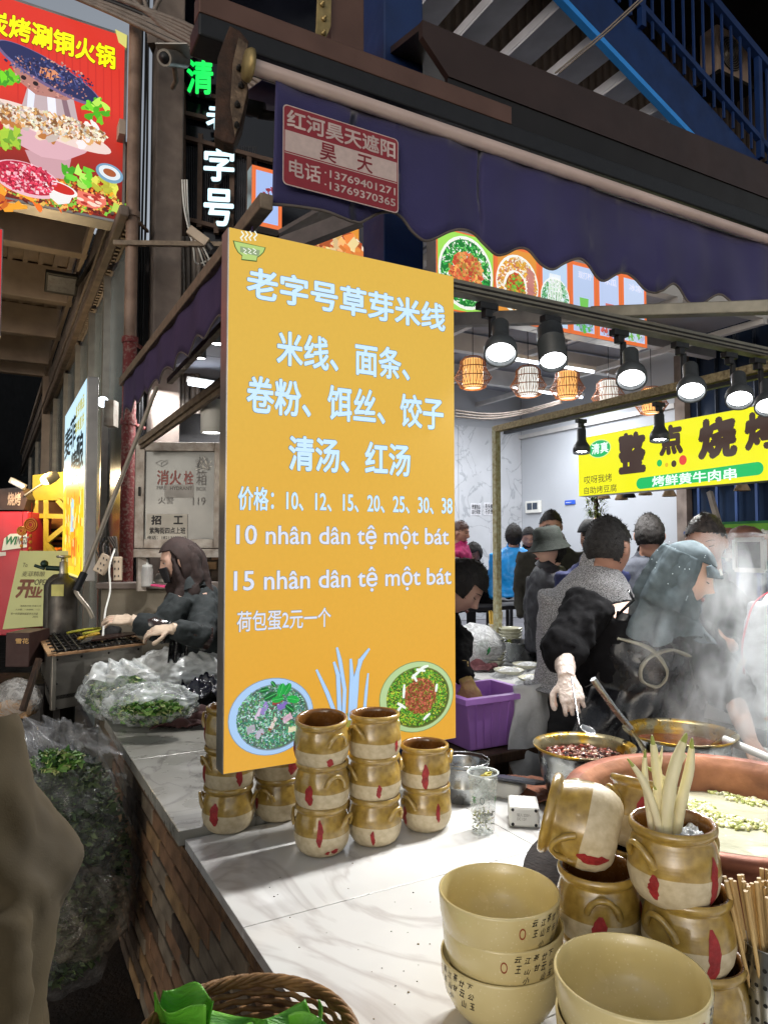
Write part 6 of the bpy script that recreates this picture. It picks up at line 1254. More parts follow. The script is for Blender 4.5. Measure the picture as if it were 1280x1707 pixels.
# purple bin on a low bench
bn = thing('purple_bin', 'square purple plastic bin on a low bench', 'bin', at(808, 1200, 2.95)); m_pur = mat('purple_plastic', (184, 130, 214), .35, 0, .06, 10, .05)
cB = at(800, 1200, 3.05); zt2, zb2 = 1.0, .80; top = 1.59 - (1150 - 911) / F * 3.0; bz = 1.59 - (1240 - 911) / F * 2.95
cen = UV(*uvof(cB)); 
def ringp(w, d, z): return [cen + UX * (sx * w) + VX * (sy * d) + ZX * z for sx, sy in ((-1, -1), (1, -1), (1, 1), (-1, 1))]
A4, B4 = ringp(.135, .115, bz), ringp(.165, .14, top); A5, B5 = ringp(.130, .11, bz + .006), ringp(.158, .133, top)
mb = MB(); mb.add(A4 + B4, [(3, 2, 1, 0)] + [(i, (i + 1) % 4, (i + 1) % 4 + 4, i + 4) for i in range(4)]); mb.add(A5 + B5, [(0, 1, 2, 3)] + [(i + 4, (i + 1) % 4 + 4, (i + 1) % 4, i) for i in range(4)]); mb.build('tub', m_pur, bn, bevel=.006)
R0, R1 = ringp(.158, .133, top), ringp(.185, .158, top); R2 = ringp(.185, .158, top - .02); mb = MB(); mb.add(R0 + R1 + R2, [(i, i + 4, (i + 1) % 4 + 4, (i + 1) % 4) for i in range(4)] + [(i + 4, i + 8, (i + 1) % 4 + 8, (i + 1) % 4 + 4) for i in range(4)]); mb.build('rim', m_pur, bn, solid=.006)
for k in range(7): mb = MB(); mb.bar(cen + UX * (-.10 + .035 * k) - VX * .1155 + ZX * (bz + .01), cen + UX * (-.12 + .042 * k) - VX * .1385 + ZX * (top - .03), .006, .006); mb.build('rib', m_pur, bn)
bh = thing('low_bench', 'dark low bench carrying the purple bin', 'bench', UV(*uvof(cB), 0)); mb = MB(); mb.box(cen + ZX * (bz - .025), (.52, .36, .04), AX); mb.build('board', m_wood, bh, bevel=.004)
for i in (-1, 1):
    for j in (-1, 1): mb = MB(); mb.bar(cen + UX * .22 * i + VX * .14 * j, cen + UX * .22 * i + VX * .14 * j + ZX * (bz - .045), .05, .05); mb.build('leg', m_wood, bh)
q = at(890, 1240, 3.0); mb = MB(); mb.grid(lambda a, b: q + UX * ((a - .5) * .24 + .02 * math.sin(b * 9)) + ZX * ((b - .5) * .5) + VX * (.03 * noise.noise(Vector((a * 3, b * 4, 2))) - .03 * math.cos((a - .5) * 3)), 24, 36); tag(mb.build('white_sack', mat('white_woven_sack', (196, 198, 200), .45, 0, .08, 16, .4), solid=.004), 'white plastic sack hanging at the end of the plank counter', 'sack')
# white bowls in the steam, right
for k, (px, py, r, lab) in enumerate(((1262, 1215, .10, 'white bowl in the steam at the right edge, rear one'), (1275, 1285, .11, 'white bowl in the steam at the right edge behind the copper pot'))):
    p = at(px, py, 2.5 - .3 * k); o = MB().lathe([(0, 0), (.45 * r, 0), (.8 * r, .3 * r), (r, .7 * r), (.97 * r, .7 * r), (.7 * r, .3 * r), (0, .08 * r)], (p.x, p.y, .803), 36).build('white_bowl', m_white); tag(o, lab, 'bowl')
p = onz(1215, 1195, .86); t = thing('spoon_tub', 'white tub with spoon handles sticking out behind the steam', 'tub', p); mb = MB(); mb.box(p + ZX * .06, (.2, .2, .14), AX, taper=.85); mb.build('tub', m_white, t, bevel=.01)
for k, (dx, ex) in enumerate(((-.06, .02), (.02, .03))): mb = MB(); mb.tube([p + Vector((dx, 0, .1)), p + Vector((dx + ex, 0, .24 - .05 * k))], .009, 8); mb.build('spoon_handle', m_white, t)
# ================================================================== PEOPLE
def skinm(name, rgb): return mat(name, rgb, .5, 0, .08, 18, .12, bscale=120, spec=.4, rgb2=tuple(min(255, int(c * 1.06)) for c in rgb))
m_skin = skinm('skin_light', (192, 156, 138)); m_skin2 = skinm('skin_tan', (166, 126, 108)); m_hair = mat('black_hair', (22, 18, 17), .72, 0, .3, 60, .5, stretch=(1, 1, .2)); m_hair2 = mat('greying_hair', (48, 46, 46), .75, 0, .5, 70, .5, rgb2=(18, 17, 17))
m_lip = mat('lip', (150, 80, 76), .4); m_eyew = mat('eye_white', (200, 195, 190), .3); m_eyeb = mat('dark_iris', (24, 16, 14), .15)
def rotm(yaw, pitch=0, roll=0): return Matrix.Rotation(R(yaw), 3, 'Z') @ Matrix.Rotation(R(pitch), 3, 'X') @ Matrix.Rotation(R(roll), 3, 'Y')
def g2(a, b, c, d): return math.exp(-(a / c) ** 2 - (b / d) ** 2)
def head_pt(x, y, z, grow=0.0, feat=1.0):
    px_, py_, pz_ = x * .077, y * .094, z * .118
    if z < 0: k = (-z) ** 1.6; px_ *= 1 - .34 * k; py_ = py_ * (1 - .18 * k) + .014 * k
    if y < 0 and z > -.4: py_ *= 1.06
    f = max(0.0, y) ** .5 * feat
    if f > 0:
        py_ += f * (.026 * g2(px_, pz_ + .024, .013, .013) + .012 * g2(px_, pz_ + .004, .010, .022) + .004 * g2(abs(px_) - .024, pz_ - .034, .022, .009) - .010 * g2(abs(px_) - .031, pz_ - .012, .015, .011) + .007 * g2(px_, pz_ + .056, .020, .006) + .006 * g2(px_, pz_ + .068, .017, .006) - .003 * g2(px_, pz_ + .0615, .022, .003) + .009 * g2(px_, pz_ + .098, .02, .014) + .004 * g2(abs(px_) - .042, pz_ + .022, .02, .02) - .002 * g2(px_, pz_ + .044, .01, .007))
        py_ += f * .004 * g2(abs(px_) - .010, pz_ + .030, .006, .007)
    v = Vector((px_, py_, pz_))
    if grow: v += v.normalized() * grow
    return v
def sph(nu, nv):
    for j in range(nv + 1):
        a = math.pi * j / nv
        for i in range(nu): t = 2 * math.pi * i / nu; yield math.sin(a) * math.cos(t), math.sin(a) * math.sin(t), math.cos(a)
def head_geo(mb, c, Rm, sc=1.0, res=1):
    nu, nv = (64, 56) if res else (32, 26); vs = [Vector(c) + Rm @ (head_pt(*d) * sc) for d in sph(nu, nv)]
    mb.add(vs, [(j * nu + i, (j + 1) * nu + i, (j + 1) * nu + (i + 1) % nu, j * nu + (i + 1) % nu) for j in range(nv) for i in range(nu)], 0, True)
    for s_ in (-1, 1): mb.ball(Vector(c) + Rm @ (Vector((s_ * .079, -.006, -.008)) * sc), Vector((.010, .018, .030)) * sc, 12, 8, rot=Rm @ Matrix.Rotation(R(-12), 3, 'X'))
def shell(c, Rm, sc, keep, grow, nu=72, nv=60, nz=.0, nsc=30, feat=.0, extra=None):
    mb = MB(); ds = list(sph(nu, nv)); vs = []
    for d in ds:
        p = head_pt(*d, grow=grow, feat=feat)
        if extra: p = extra(p)
        if nz: p += p.normalized() * nz * noise.noise(p * nsc)
        vs.append(Vector(c) + Rm @ (p * sc))
    fs = []
    for j in range(nv):
        for i in range(nu):
            q = (j * nu + i, (j + 1) * nu + i, (j + 1) * nu + (i + 1) % nu, j * nu + (i + 1) % nu)
            if all(keep(head_pt(*ds[k], feat=0)) for k in q): fs.append(q)
    mb.add(vs, fs, 0, True); return mb
def short_keep(p): return (p.z > .052 + .012 * math.cos(p.x * 40) if p.y > .045 else p.z > .030 if p.y > .01 else p.z > (.018 if abs(p.x) > .06 and p.y > -.02 else -.052 - .2 * (p.y + .06)))
def bob_keep(p): return p.z > .045 if p.y > .04 else (p.z > -.02 if p.y > .0 else p.z > -.095)
def hair(parent, c, Rm, sc, keep=short_keep, m=None, grow=.009, tufts=600, name='hair', up=.3):
    mb = shell(c, Rm, sc, keep, grow, nz=.005, nsc=45)
    pts = [v for v in mb.v]; used = set(i for f in mb.f for i in f); used = list(used)
    for k in range(tufts):
        i = rnd.choice(used); p = pts[i]; n = (p - Vector(c)).normalized(); t = (n * up + Vector((rnd.uniform(-.6, .6), rnd.uniform(-.6, .6), rnd.uniform(-.5, .5)))).normalized(); s_ = t.cross(n).normalized() * .0025; l = rnd.uniform(.006, .017) * sc
        mb.add([p - n * .004 - s_, p - n * .004 + s_, p + t * l], [(0, 1, 2)], 0, True)
    return mb.build(name, m or m_hair, parent)
def face_bits(parent, c, Rm, sc=1.0, closed=True, brow=True):
    def P(x, y, z): return Vector(c) + Rm @ (Vector((x, y, z)) * sc)
    for s_ in (-1, 1):
        if not closed: mb = MB(); mb.ball(P(s_ * .031, .0745, .011), Vector((.0125, .006, .0055)) * sc, 12, 8, rot=Rm); mb.build('eye', m_eyew, parent); mb = MB(); mb.ball(P(s_ * .031, .079, .011), Vector((.0052, .003, .0050)) * sc, 10, 6, rot=Rm); mb.build('iris', m_eyeb, parent)
        mb = MB(); mb.tube([P(s_ * x, y, z) for x, y, z in ((.017, .0795, .007), (.026, .0845, .0055 if closed else .0155), (.036, .081, .006 if closed else .0155), (.045, .0715, .0095))], [.0008, .0018, .0018, .0010], 6); mb.build('eyelash', m_hair, parent)
        if brow: mb = MB(); mb.tube([P(s_ * x, y, z) for x, y, z in ((.014, .0905, .028), (.026, .090, .033), (.038, .084, .034), (.049, .070, .029))], [.0018, .0030, .0026, .0012], 6, flat=.5); mb.build('eyebrow', m_hair, parent)
    mb = MB(); mb.tube([P(x, y, z) for x, y, z in ((-.020, .0835, -.0615), (-.009, .094, -.059), (0, .0955, -.0605), (.009, .094, -.059), (.020, .0835, -.0615))], [.001, .0032, .0030, .0032, .001], 8); mb.tube([P(x, y, z) for x, y, z in ((-.017, .084, -.064), (0, .0935, -.0675), (.017, .084, -.064))], [.001, .0042, .001], 8); mb.build('lips', m_lip, parent)
def limb(mb, pts, radii, n=6, seg=16):
    P = catmull(pts, n); k = len(P); rr = []
    m_ = len(radii) - 1
    for i in range(k): t = i / (k - 1) * m_; a = min(int(t), m_ - 1); f = t - a; f = f * f * (3 - 2 * f); rr.append(radii[a] * (1 - f) + radii[a + 1] * f)
    mb.tube(P, rr, seg)
def torso(mb, pel, chest, neck, shL, shR, wide=1.0, deep=1.0, grow=0.0, low=None):
    X = (shR - shL).normalized(); hw_ = (shR - shL).length / 2; mid = (shL + shR) / 2; up = (mid - pel).normalized(); Y = up.cross(X).normalized(); X = Y.cross(up).normalized()
    rings = []
    for c, rx, ry in ([(low[0], low[1], low[2])] if low else []) + [(pel, .165 * wide, .125 * deep), (pel.lerp(chest, .5), .150 * wide, .115 * deep), (chest, max(.165, hw_ * .95) * wide, .128 * deep), (mid - up * .03, hw_ * 1.0, .10 * deep), (mid + up * .035, hw_ * .72, .080 * deep), (neck, .062, .062)]:
        rings.append((c, X * (rx + grow), Y * (ry + grow)))
    mb.loft(rings, 28)
def hand_geo(mb, w, d, n, curls=(.5, .6, .65, .7), thumb=.5, sc=1.0, side=1, spread=.06):
    """w wrist, d direction of the hand, n back-of-hand normal; side=+1 thumb towards d x n"""
    d = Vector(d).normalized(); n = (Vector(n) - d * Vector(n).dot(d)).normalized(); s_ = d.cross(n).normalized() * side; w = Vector(w)
    L_ = .085 * sc; mb.loft([(w - d * .02, s_ * .026 * sc, n * .021 * sc), (w + d * .015, s_ * .030 * sc, n * .019 * sc), (w + d * L_ * .55, s_ * .039 * sc, n * .016 * sc), (w + d * L_, s_ * .040 * sc, n * .013 * sc), (w + d * L_ * 1.06, s_ * .036 * sc, n * .009 * sc)], 16)
    for k, (off, l, r) in enumerate(((.029, .070, .0088), (.0098, .078, .0090), (-.0098, .073, .0086), (-.028, .058, .0076))):
        a = curls[k]; p = w + d * (L_ * (.97 - .05 * (k == 3)) ) + s_ * off * sc; dd = (d + s_ * spread * (1.5 - k) * .5).normalized(); pts = [p - d * .02, p]; 
        for q, (fr, cc) in enumerate(((.46, .35), (.30, 1.0), (.24, .8))):
            ang = a * cc; dd = (Matrix.Rotation(ang, 3, s_ * -side) @ dd); p = p + dd * l * fr * sc; pts.append(p)
        mb.tube(catmull(pts, 3), [r * sc * (1 - .025 * i) for i in range(3 * (len(pts) - 1) + 1)], 10); mb.ball(pts[-1], r * sc * .72, 8, 6)
    tb_ = w + d * .022 * sc + s_ * .024 * sc; t1 = tb_ + (d * .55 + s_ * .8 - n * thumb * .5).normalized() * .036 * sc; t2 = t1 + (d * .85 + s_ * .35 - n * thumb).normalized() * .028 * sc; t3 = t2 + (d * .95 + s_ * .0 - n * thumb).normalized() * .022 * sc
    mb.tube(catmull([tb_ - d * .012, tb_, t1, t2, t3], 3), [.0125 * sc, .0125 * sc, .0125 * sc] + [.0105 * sc] * 10, 10); mb.ball(t3, .009 * sc, 8, 6)
def V(px, py, Y): return at(px, py, Y)
def person(label, headc, yaw, pitch, roll, pel, chest, neck, shL, shR, arms=(), skin=None, hsc=1.0, cloth=None, cname='jacket', hair_kind='short', hair_m=None, trousers=None, floor=0.0, wide=1.0, deep=1.0, sleeve=(.066, .052, .042), vox=.011, body_vox=.006, disp=.036, dsc=.085, face=True, closed=True, low=None, grow=.016, collar=True, bare=(), res=1, group=None, tufts=160, folds=()):
    """arms: list of (shoulder, elbow, wrist, handdir, normal, side, curls)"""
    t = thing('person', label, 'person', (pel.x, pel.y, floor), group=group); Rm = rotm(yaw, pitch, roll); skin = skin or m_skin
    mb = MB(); head_geo(mb, headc, Rm, hsc, res); hb = Vector(headc) + Rm @ (Vector((0, -.022, -.075)) * hsc)
    mb.tube([neck - (hb - neck).normalized() * .03, neck.lerp(hb, .5), hb], [.060, .053, .054], 16)
    torso(mb, pel, chest, neck, shL, shR, wide * .9, deep * .88)
    for sh, el, wr, hd, nn, side, curls in arms:
        limb(mb, [sh, sh.lerp(el, .5), el, el.lerp(wr, .5), wr], [.050, .045, .038, .036, .025])
        if hd is not None: hand_geo(mb, wr, hd, nn, curls, .5, 1.0, side)
    mb.build('body', skin, t, remesh=body_vox, smooth=2)
    if face: face_bits(t, headc, Rm, hsc, closed)
    if hair_kind == 'short': hair(t, headc, Rm, hsc, short_keep, hair_m, tufts=tufts)
    elif hair_kind == 'bob': hair(t, headc, Rm, hsc, bob_keep, hair_m, .016, tufts=tufts)
    mb = MB(); torso(mb, pel, chest, neck + (neck - chest).normalized() * .0, shL, shR, wide, deep, grow, low)
    for k, (sh, el, wr, hd, nn, side, curls) in enumerate(arms):
        if k in bare: limb(mb, [sh, sh.lerp(el, .5), el], [sleeve[0], sleeve[0] * .95, sleeve[1] * 1.15]); mb.ball(el, sleeve[1] * 1.2, 16, 10)
        else: limb(mb, [sh, sh.lerp(el, .5), el, el.lerp(wr, .55), wr.lerp(el, .06)], [sleeve[0], sleeve[0] * .95, sleeve[1], sleeve[1] * .93, sleeve[2]])
    if not arms:
        for s_, sh in ((-1, shL), (1, shR)):
            e = sh + Vector((0, 0, -.28)) + (shR - shL).normalized() * .045 * s_; limb(mb, [sh, sh.lerp(e, .5), e, e + Vector((0, -.06, -.2))], [sleeve[0], sleeve[0] * .95, sleeve[1], sleeve[2]])
    for q in folds: mb.tube(catmull(q[0], 5), q[1], 8)
    mb.build(cname, cloth, t, remesh=vox, smooth=3, disp=[(disp, dsc), (disp * .35, dsc * .3)])
    if collar: mb = MB(); ax_ = (hb - neck).normalized(); mb.lathe([(.080, -.035), (.072, .005), (.069, .038), (.063, .037), (.066, -.01)], neck, 28, ax_); mb.build('collar', cloth, t, smooth=0, disp=[(.01, .05)])
    if trousers:
        mb = MB(); X = (shR - shL); X.z = 0; X.normalize()
        mb.loft([(pel + ZX * .06, X * .17, VX * .13), (pel - ZX * .08, X * .185, VX * .14), (pel - ZX * .16, X * .18, VX * .135)], 24)
        for s_ in (-1, 1): limb(mb, [pel + X * .085 * s_ - ZX * .1, pel + X * .10 * s_ + Vector((0, 0, -(pel.z - floor) * .52)), Vector((pel.x, pel.y, floor + .06)) + X * .11 * s_], [.095, .07, .06])
        mb.build('trousers', trousers, t, remesh=.016, smooth=3, disp=[(.02, .1)])
        for s_ in (-1, 1): mb = MB(); q = Vector((pel.x, pel.y, floor + .045)) + X * .11 * s_; mb.ball(q - Vector((0, .05, 0)), (.05, .13, .045), 16, 8); mb.build('shoe', m_black, t)
    return t, Rm
def cloth(name, rgb, **k):
    k.setdefault('rough', .85); k.setdefault('bump', .25); k.setdefault('bscale', 220); k.setdefault('sheen', 0); k.setdefault('dist', .003); return mat(name, rgb, k.pop('rough'), 0, .2, k.pop('scale', 30), k.pop('bump'), **k)
m_blk = cloth('black_jersey', (13, 13, 16), rough=.95, spec=.2); m_blk2 = cloth('black_padded', (34, 34, 40), rough=.6); m_trou = cloth('dark_trousers', (30, 30, 34)); m_tweed = mat('grey_tweed', (84, 84, 87), .95, 0, .2, 330, .6, rgb2=(184, 184, 186), lo=.42, hi=.60, detail=3, bscale=300, dist=.004)
m_glove = film('thin_latex', (226, 210, 200), .80, .98, 30, .28, .5); 
# ---- grey coat man, back to the camera
gY = 3.02
hc_ = V(1013, 914, gY)
gm, _ = person('man in a grey tweed coat seen from behind, spiky greying hair', hc_, -48, -10, -4, V(972, 1160, gY), V(978, 1040, gY), V(998, 944, gY), V(925, 985, gY + .02), V(1062, 985, gY - .05), arms=((V(928, 988, gY), V(920, 1085, gY + .05), V(940, 1150, gY + .22), None, None, 1, None), (V(1060, 1000, gY - .05), V(1080, 1080, gY - .02), V(1060, 1140, gY + .15), None, None, 1, None)),
    skin=m_skin2, cloth=m_tweed, cname='coat', hair_m=m_hair2, hsc=1.1, trousers=m_trou, wide=1.18, deep=1.1, sleeve=(.078, .066, .056), low=(V(958, 1150, gY) , .21, .17), closed=True, face=False, disp=.018, tufts=900)
# ---- cook in grey hijab
cY = 2.72
ch_ = V(1143, 958, 2.60); cyaw = -112
m_hij = cloth('grey_teal_hijab', (92, 104, 110), rough=.95, spec=.25, bump=.12)
shl, shr = V(985, 1002, 2.74), V(1150, 1055, 2.82); elb, wri = V(938, 1082, 2.62), V(944, 1128, 2.50)
eR, wR = V(1215, 1150, 2.70), V(1250, 1235, 2.52)
cook, Rc = person('cook in a grey hijab and black apron bending over the basins with a long spoon', ch_, cyaw, -24, 4, V(1060, 1235, 2.95), V(1072, 1105, 2.83), V(1112, 1030, 2.70), shl, shr,
    arms=((shl, elb, wri, (wri - elb) * .7 + Vector((.02, 0, -.05)), Vector((-.3, -1, .3)), 1, (1.2, 1.35, 1.4, 1.45)), (shr, eR, wR, (wR - eR), Vector((.2, -.8, .6)), -1, (.5, .6, .7, .7))), skin=skinm('skin_cook', (208, 174, 156)), cloth=m_blk, cname='sweater', hair_kind=None, hsc=.94,
    sleeve=(.085, .072, .055), wide=1.26, deep=1.2, disp=.045, dsc=.10, bare=(0, 1), body_vox=.0045, collar=False, trousers=m_trou, floor=0)
# left rolled sleeve cuff
mb = MB(); dd = (wri - elb).normalized(); mb.lathe([(.060, -.03), (.072, .0), (.070, .03), (.058, .045), (.050, .03)], elb + dd * .005, 28, dd); mb.build('cuff', m_blk, cook, smooth=0, disp=[(.02, .05)])
# gloves
def glove(t, wr, el, hd, nn, side, curls, sc=1.07, m=None, flare=True):
    mb = MB(); hand_geo(mb, wr, hd, nn, curls, .5, sc, side); d = (wr - el).normalized(); mb.tube([wr - d * .055, wr - d * .02, wr + d * .01], [.036, .031, .029], 16); mb.build('glove', m or m_glove, t, remesh=.0035, smooth=1, disp=[(.004, .02)])
    if flare: mb = MB(); mb.lathe([(.043, -.085), (.038, -.07), (.036, -.05), (.033, -.03)], wr, 24, d); mb.build('glove_cuff', m or m_glove, t, disp=[(.012, .03)])
hdir = (wri - elb) * .7 + Vector((.02, 0, -.05)); glove(cook, wri, elb, hdir, Vector((-.3, -1, .3)), 1, (1.2, 1.35, 1.4, 1.45))
def scarf(parent, c, Rm, nk, m, r1=.15, drop=.05, seed=0, lean=Vector((0, 0, 0))):
    def fn(a, b):
        A = R(118 + 62 * min(1, max(0, (b - .22) / .2))); an = (a * 2 - 1) * A; f = min(1, b / .42); hk_ = .80 + .20 * math.sin(min(1, b / .2) * 1.5708); dx, dy = math.sin(an), -math.cos(an)
        fo = (.005 + .015 * b) * math.sin(an * 7 + seed + 3 * b) + .012 * noise.noise(Vector((an * 1.5 + seed, b * 3, 0))) + .006 * noise.noise(Vector((an * 5, b * 6 + seed, 0)))
        top = Vector(c) + Rm @ Vector((dx * (.087 + fo) * hk_, dy * (.104 + .02 * (dy < 0) + fo) * hk_ - .010, .075 - .205 * f))
        g = min(1, max(0, (b - .30) / .7)); g = g * g * (3 - 2 * g); w = Rm @ Vector((dx, dy, 0)); w.z = 0; w.normalize(); low_ = nk + lean * b + w * (r1 * (.62 + .38 * g) + fo * 1.5) + ZX * (.02 - (drop + .07) * g + .02 * math.sin(an * 3 + seed) * b)
        return top.lerp(low_, g)
    mb = MB(); mb.grid(fn, 110, 50); mb.build('hijab_drape', m, parent, solid=.0025, disp=[(.013, .026), (.02, .07)])
# hijab: hood shell + drape + visor
def hij(p):
    q = p.copy()
    if q.y < 0: q.y *= 1.10
    if q.z < -.02: q.x *= 1 + .35 * min(1, (-.02 - q.z) / .1); q.z -= .03 * min(1, (-.02 - q.z) / .1)
    return q
def hkeep(p): return not (p.z > -.118 and p.z < .062 and p.y > .008 + .5 * max(0, p.z - .01) ** 1.0 + .25 * max(0, -.07 - p.z))
mb = shell(ch_, Rc, .94, hkeep, .014, nz=.006, nsc=16, extra=hij); mb.build('hijab', m_hij, cook, solid=.002)
mb = MB()
def P_(x, y, z, c=ch_, Rm=Rc): return Vector(c) + Rm @ Vector((x, y, z))
mb.grid(lambda a, b: P_(math.sin((a - .5) * 2.5) * (.086 + .004 * b), .058 + math.cos((a - .5) * 2.5) * (.024 + .055 * b) - .02, .074 - .034 * b - .012 * (a - .5) ** 2 * 4), 30, 8); mb.build('visor', m_hij, cook, solid=.004)
scarf(cook, ch_, Rc, V(1108, 1022, 2.70), m_hij, .135, .04, 1.0)
mb = MB()
for k in range(34):
    a = rnd.uniform(-1.2, 2.6); zz = rnd.uniform(-.08, .09); r = head_pt(math.cos(a) * math.sqrt(max(0, 1 - (zz / .118) ** 2)), -abs(math.sin(a)) * math.sqrt(max(0, 1 - (zz / .118) ** 2)) if k % 3 else .25, zz / .118, grow=.020, feat=0); mb.ball(Vector(ch_) + Rc @ hij(r), .0018, 6, 4)
mb.build('stud', glow('rhinestone_glint', (220, 235, 240), .8), cook)  # studs glow by themselves, their glint is put into the material
PLh = Plane(P_(.060, .055, .072), Rc @ Vector((-.75, .62, .05)), Rc @ Vector((.05, .1, 1)))
for sx_ in (1,):
    PLh = Plane(P_(-.028, .112, .055), Rc @ Vector((1, -.12, 0)), Rc @ Vector((0, -.62, .75)));
    text_on(PLh, 'BEAR', (-.012, .066, -.006, .018), m_white, cook, .02, .001, .006, st=True)
# apron
m_apr = mat('glossy_black_apron', (20, 20, 23), .28, 0, .3, 12, .5, bscale=20, coat=.3)
ax_, ay_ = (shr - shl).normalized(), None
def apr(a, b):
    top = V(1035, 1020, 2.66).lerp(V(1160, 1060, 2.68), a); midl = V(992, 1150, 2.68).lerp(V(1185, 1150, 2.70), a); botm = V(930, 1300, 2.62).lerp(V(1175, 1310, 2.74), a)
    p = top.lerp(midl, b * 2) if b < .5 else midl.lerp(botm, b * 2 - 1); bul = -.11 * math.sin(math.pi * min(1, max(0, a))) * (1 if b > .2 else .4 + 3 * b)
    return p + Vector((0, bul + .05, 0)) + Vector((.3, -1, 0)) * (.015 * math.sin(a * 23 + b * 6) * b + .02 * noise.noise(Vector((a * 5, b * 7, 3))))
mb = MB(); mb.grid(apr, 60, 70); mb.build('apron', m_apr, cook, solid=.003, subsurf=1)
mb = MB(); mb.tube([apr(.02, .02) + Vector((0, -.0, 0)), V(1055, 1000, 2.63), V(1048, 985, 2.68)], .009, 8, flat=.4); mb.tube([apr(.0, .48), V(975, 1145, 2.74)], .010, 8, flat=.4); mb.build('apron_strap', m_apr, cook)
# knotted beige band printed/sewn on the apron
m_kn = mat('beige_knot_band', (150, 146, 128), .55, 0, .2, 20, .5)
def ap_px(px, py):   # nearest apron point to a photo pixel
    best = None
    for i in range(0, 41):
        for j in range(0, 61):
            p = apr(i / 40, j / 60); d = p - CAM; x = 640 + F * d.x / (d.y * _cp + d.z * _sp); y = 853.5 - F * (-d.y * _sp + d.z * _cp) / (d.y * _cp + d.z * _sp); e = (x - px) ** 2 + (y - py) ** 2
            if best is None or e < best[0]: best = (e, p)
    return best[1] + Vector((0, -.012, 0))
for pts, w in (([(1028, 1066), (1052, 1068), (1078, 1078), (1098, 1094), (1108, 1118), (1104, 1138), (1088, 1144), (1070, 1136), (1066, 1118), (1076, 1100), (1094, 1088), (1118, 1082), (1142, 1092)], .020),):
    P = catmull([ap_px(*q) for q in pts], 5); mb = MB(); mb.tube(P, [w] * len(P), 10, flat=.28); mb.build('knotted_band', m_kn, cook, disp=[(.008, .03)])
# spoon in her hand
sp2 = thing('long_spoon', 'thin steel spoon held over the chili basin', 'spoon', V(958, 1150, 2.42)); mb = MB(); sA_, sB_ = V(952, 1128, 2.44), V(965, 1208, 2.26); mb.tube([sA_, sB_], .0032, 8); mb.build('handle', m_steel, sp2)
mb = MB(); mb.grid(lambda a, b: sB_ + Vector((.012 + .022 * math.sin(math.pi * b) * (a - .5) * 2 * .9 + .030 * b, -.03 * b + .01, -.030 * b - .008 * math.sin(math.pi * b) * (1 - (2 * a - 1) ** 2))), 10, 14); mb.build('scoop', m_steel, sp2, solid=.0012)

# ---- man facing right, short grey hair, dark jacket
kY = 3.25; kh = V(1176, 903, kY)
km, Rk = person('man with short greying hair and a dark green jacket behind the cook, looking down', kh, 146, -18, 0, V(1195, 1200, kY + .05), V(1190, 1060, kY), V(1185, 972, kY), V(1255, 1005, kY + .0), V(1110, 1010, kY + .05),
    arms=((V(1255, 1015, kY), V(1260, 1110, kY - .08), V(1215, 1075, kY - .28), Vector((-1, -.1, .1)), Vector((.1, -1, .2)), 1, (.9, 1, 1, 1)), (V(1110, 1010, kY), V(1105, 1100, kY), V(1150, 1090, kY - .15), None, None, 1, None)), skin=m_skin2, cloth=cloth('dark_green_jacket', (34, 44, 42)), hair_m=mat('salt_hair', (62, 54, 50), .5, 0, .5, 70, .4, rgb2=(24, 20, 19)), wide=1.15, trousers=m_trou, hsc=1.05, closed=True, tufts=500)
# ---- others in the hall
def bystander(label, px, py, Y, hpx, yaw, pitch, m, skin=None, hk='short', hm=None, seat=False, floor=None, face=True, cname='jacket', sc=1.0, lean=0, **k):
    """px,py centre of the head, hpx its height in the photo"""
    h = V(px, py, Y); s_ = 1.0; fl_ = floor if floor is not None else 0.0; nk = h + Vector((-lean * .1, .02, -.118)); sh = nk - ZX * .075; w = .185 * sc; f = Matrix.Rotation(R(yaw), 3, 'Z') @ Vector((1, 0, 0)); ch = sh - ZX * .18 + Vector((-lean * .1, 0, 0)); pe = sh - ZX * (.46) + Vector((-lean * .2, 0, 0))
    return person(label, h, yaw, pitch, 0, pe, ch, nk, sh - f * w, sh + f * w, skin=skin or m_skin2, cloth=m, hair_kind=hk, hair_m=hm, trousers=m_trou if not seat else None, floor=fl_, face=face, cname=cname, body_vox=.009, vox=.016, wide=sc * 1.05, tufts=500, **k)
bystander('man with neat black hair seen from behind, left of the grey hijab', 1082, 892, 4.1, 50, -20, 0, cloth('grey_blue_shirt', (70, 74, 84)), floor=.0, face=False)
bm_c, Rq = bystander('man in a black flat cap and navy collar, partly behind the grey coat', 992, 898, 4.05, 55, 20, 0, cloth('navy_jacket', (28, 34, 74)), hk=None, face=False)
hq = V(992, 898, 4.05); mb = shell(hq, Rq, 1.0, lambda p: p.z > .030, .016, extra=lambda p: Vector((p.x * 1.05, p.y * 1.05, min(p.z, .112)))); mb.build('cap', mat('black_felt', (20, 22, 26), .8, 0, .2, 40, .2), bm_c, solid=.003); hair(bm_c, hq, Rq, 1.0, lambda p: p.y < .01 and -.04 < p.z < .04, m_hair, .006)
gmn, Rg = bystander('man with thin glasses and black hair looking down, dark olive jacket', 918, 878, 5.3, 55, 172, -14, cloth('olive_jacket', (42, 40, 34)), closed=False)
hg = V(918, 878, 5.3)
def Pg(x, y, z): return hg + Rg @ Vector((x, y, z))
mb = MB()
for s_ in (-1, 1): mb.tube([Pg(s_ * .034 + .024 * math.cos(t * .5236), .094, .006 + .017 * math.sin(t * .5236)) for t in range(13)], .0018, 5); mb.tube([Pg(s_ * .058, .092, .012), Pg(s_ * .078, .0, .010)], .0018, 5)
mb.build('glasses', m_dark, gmn)
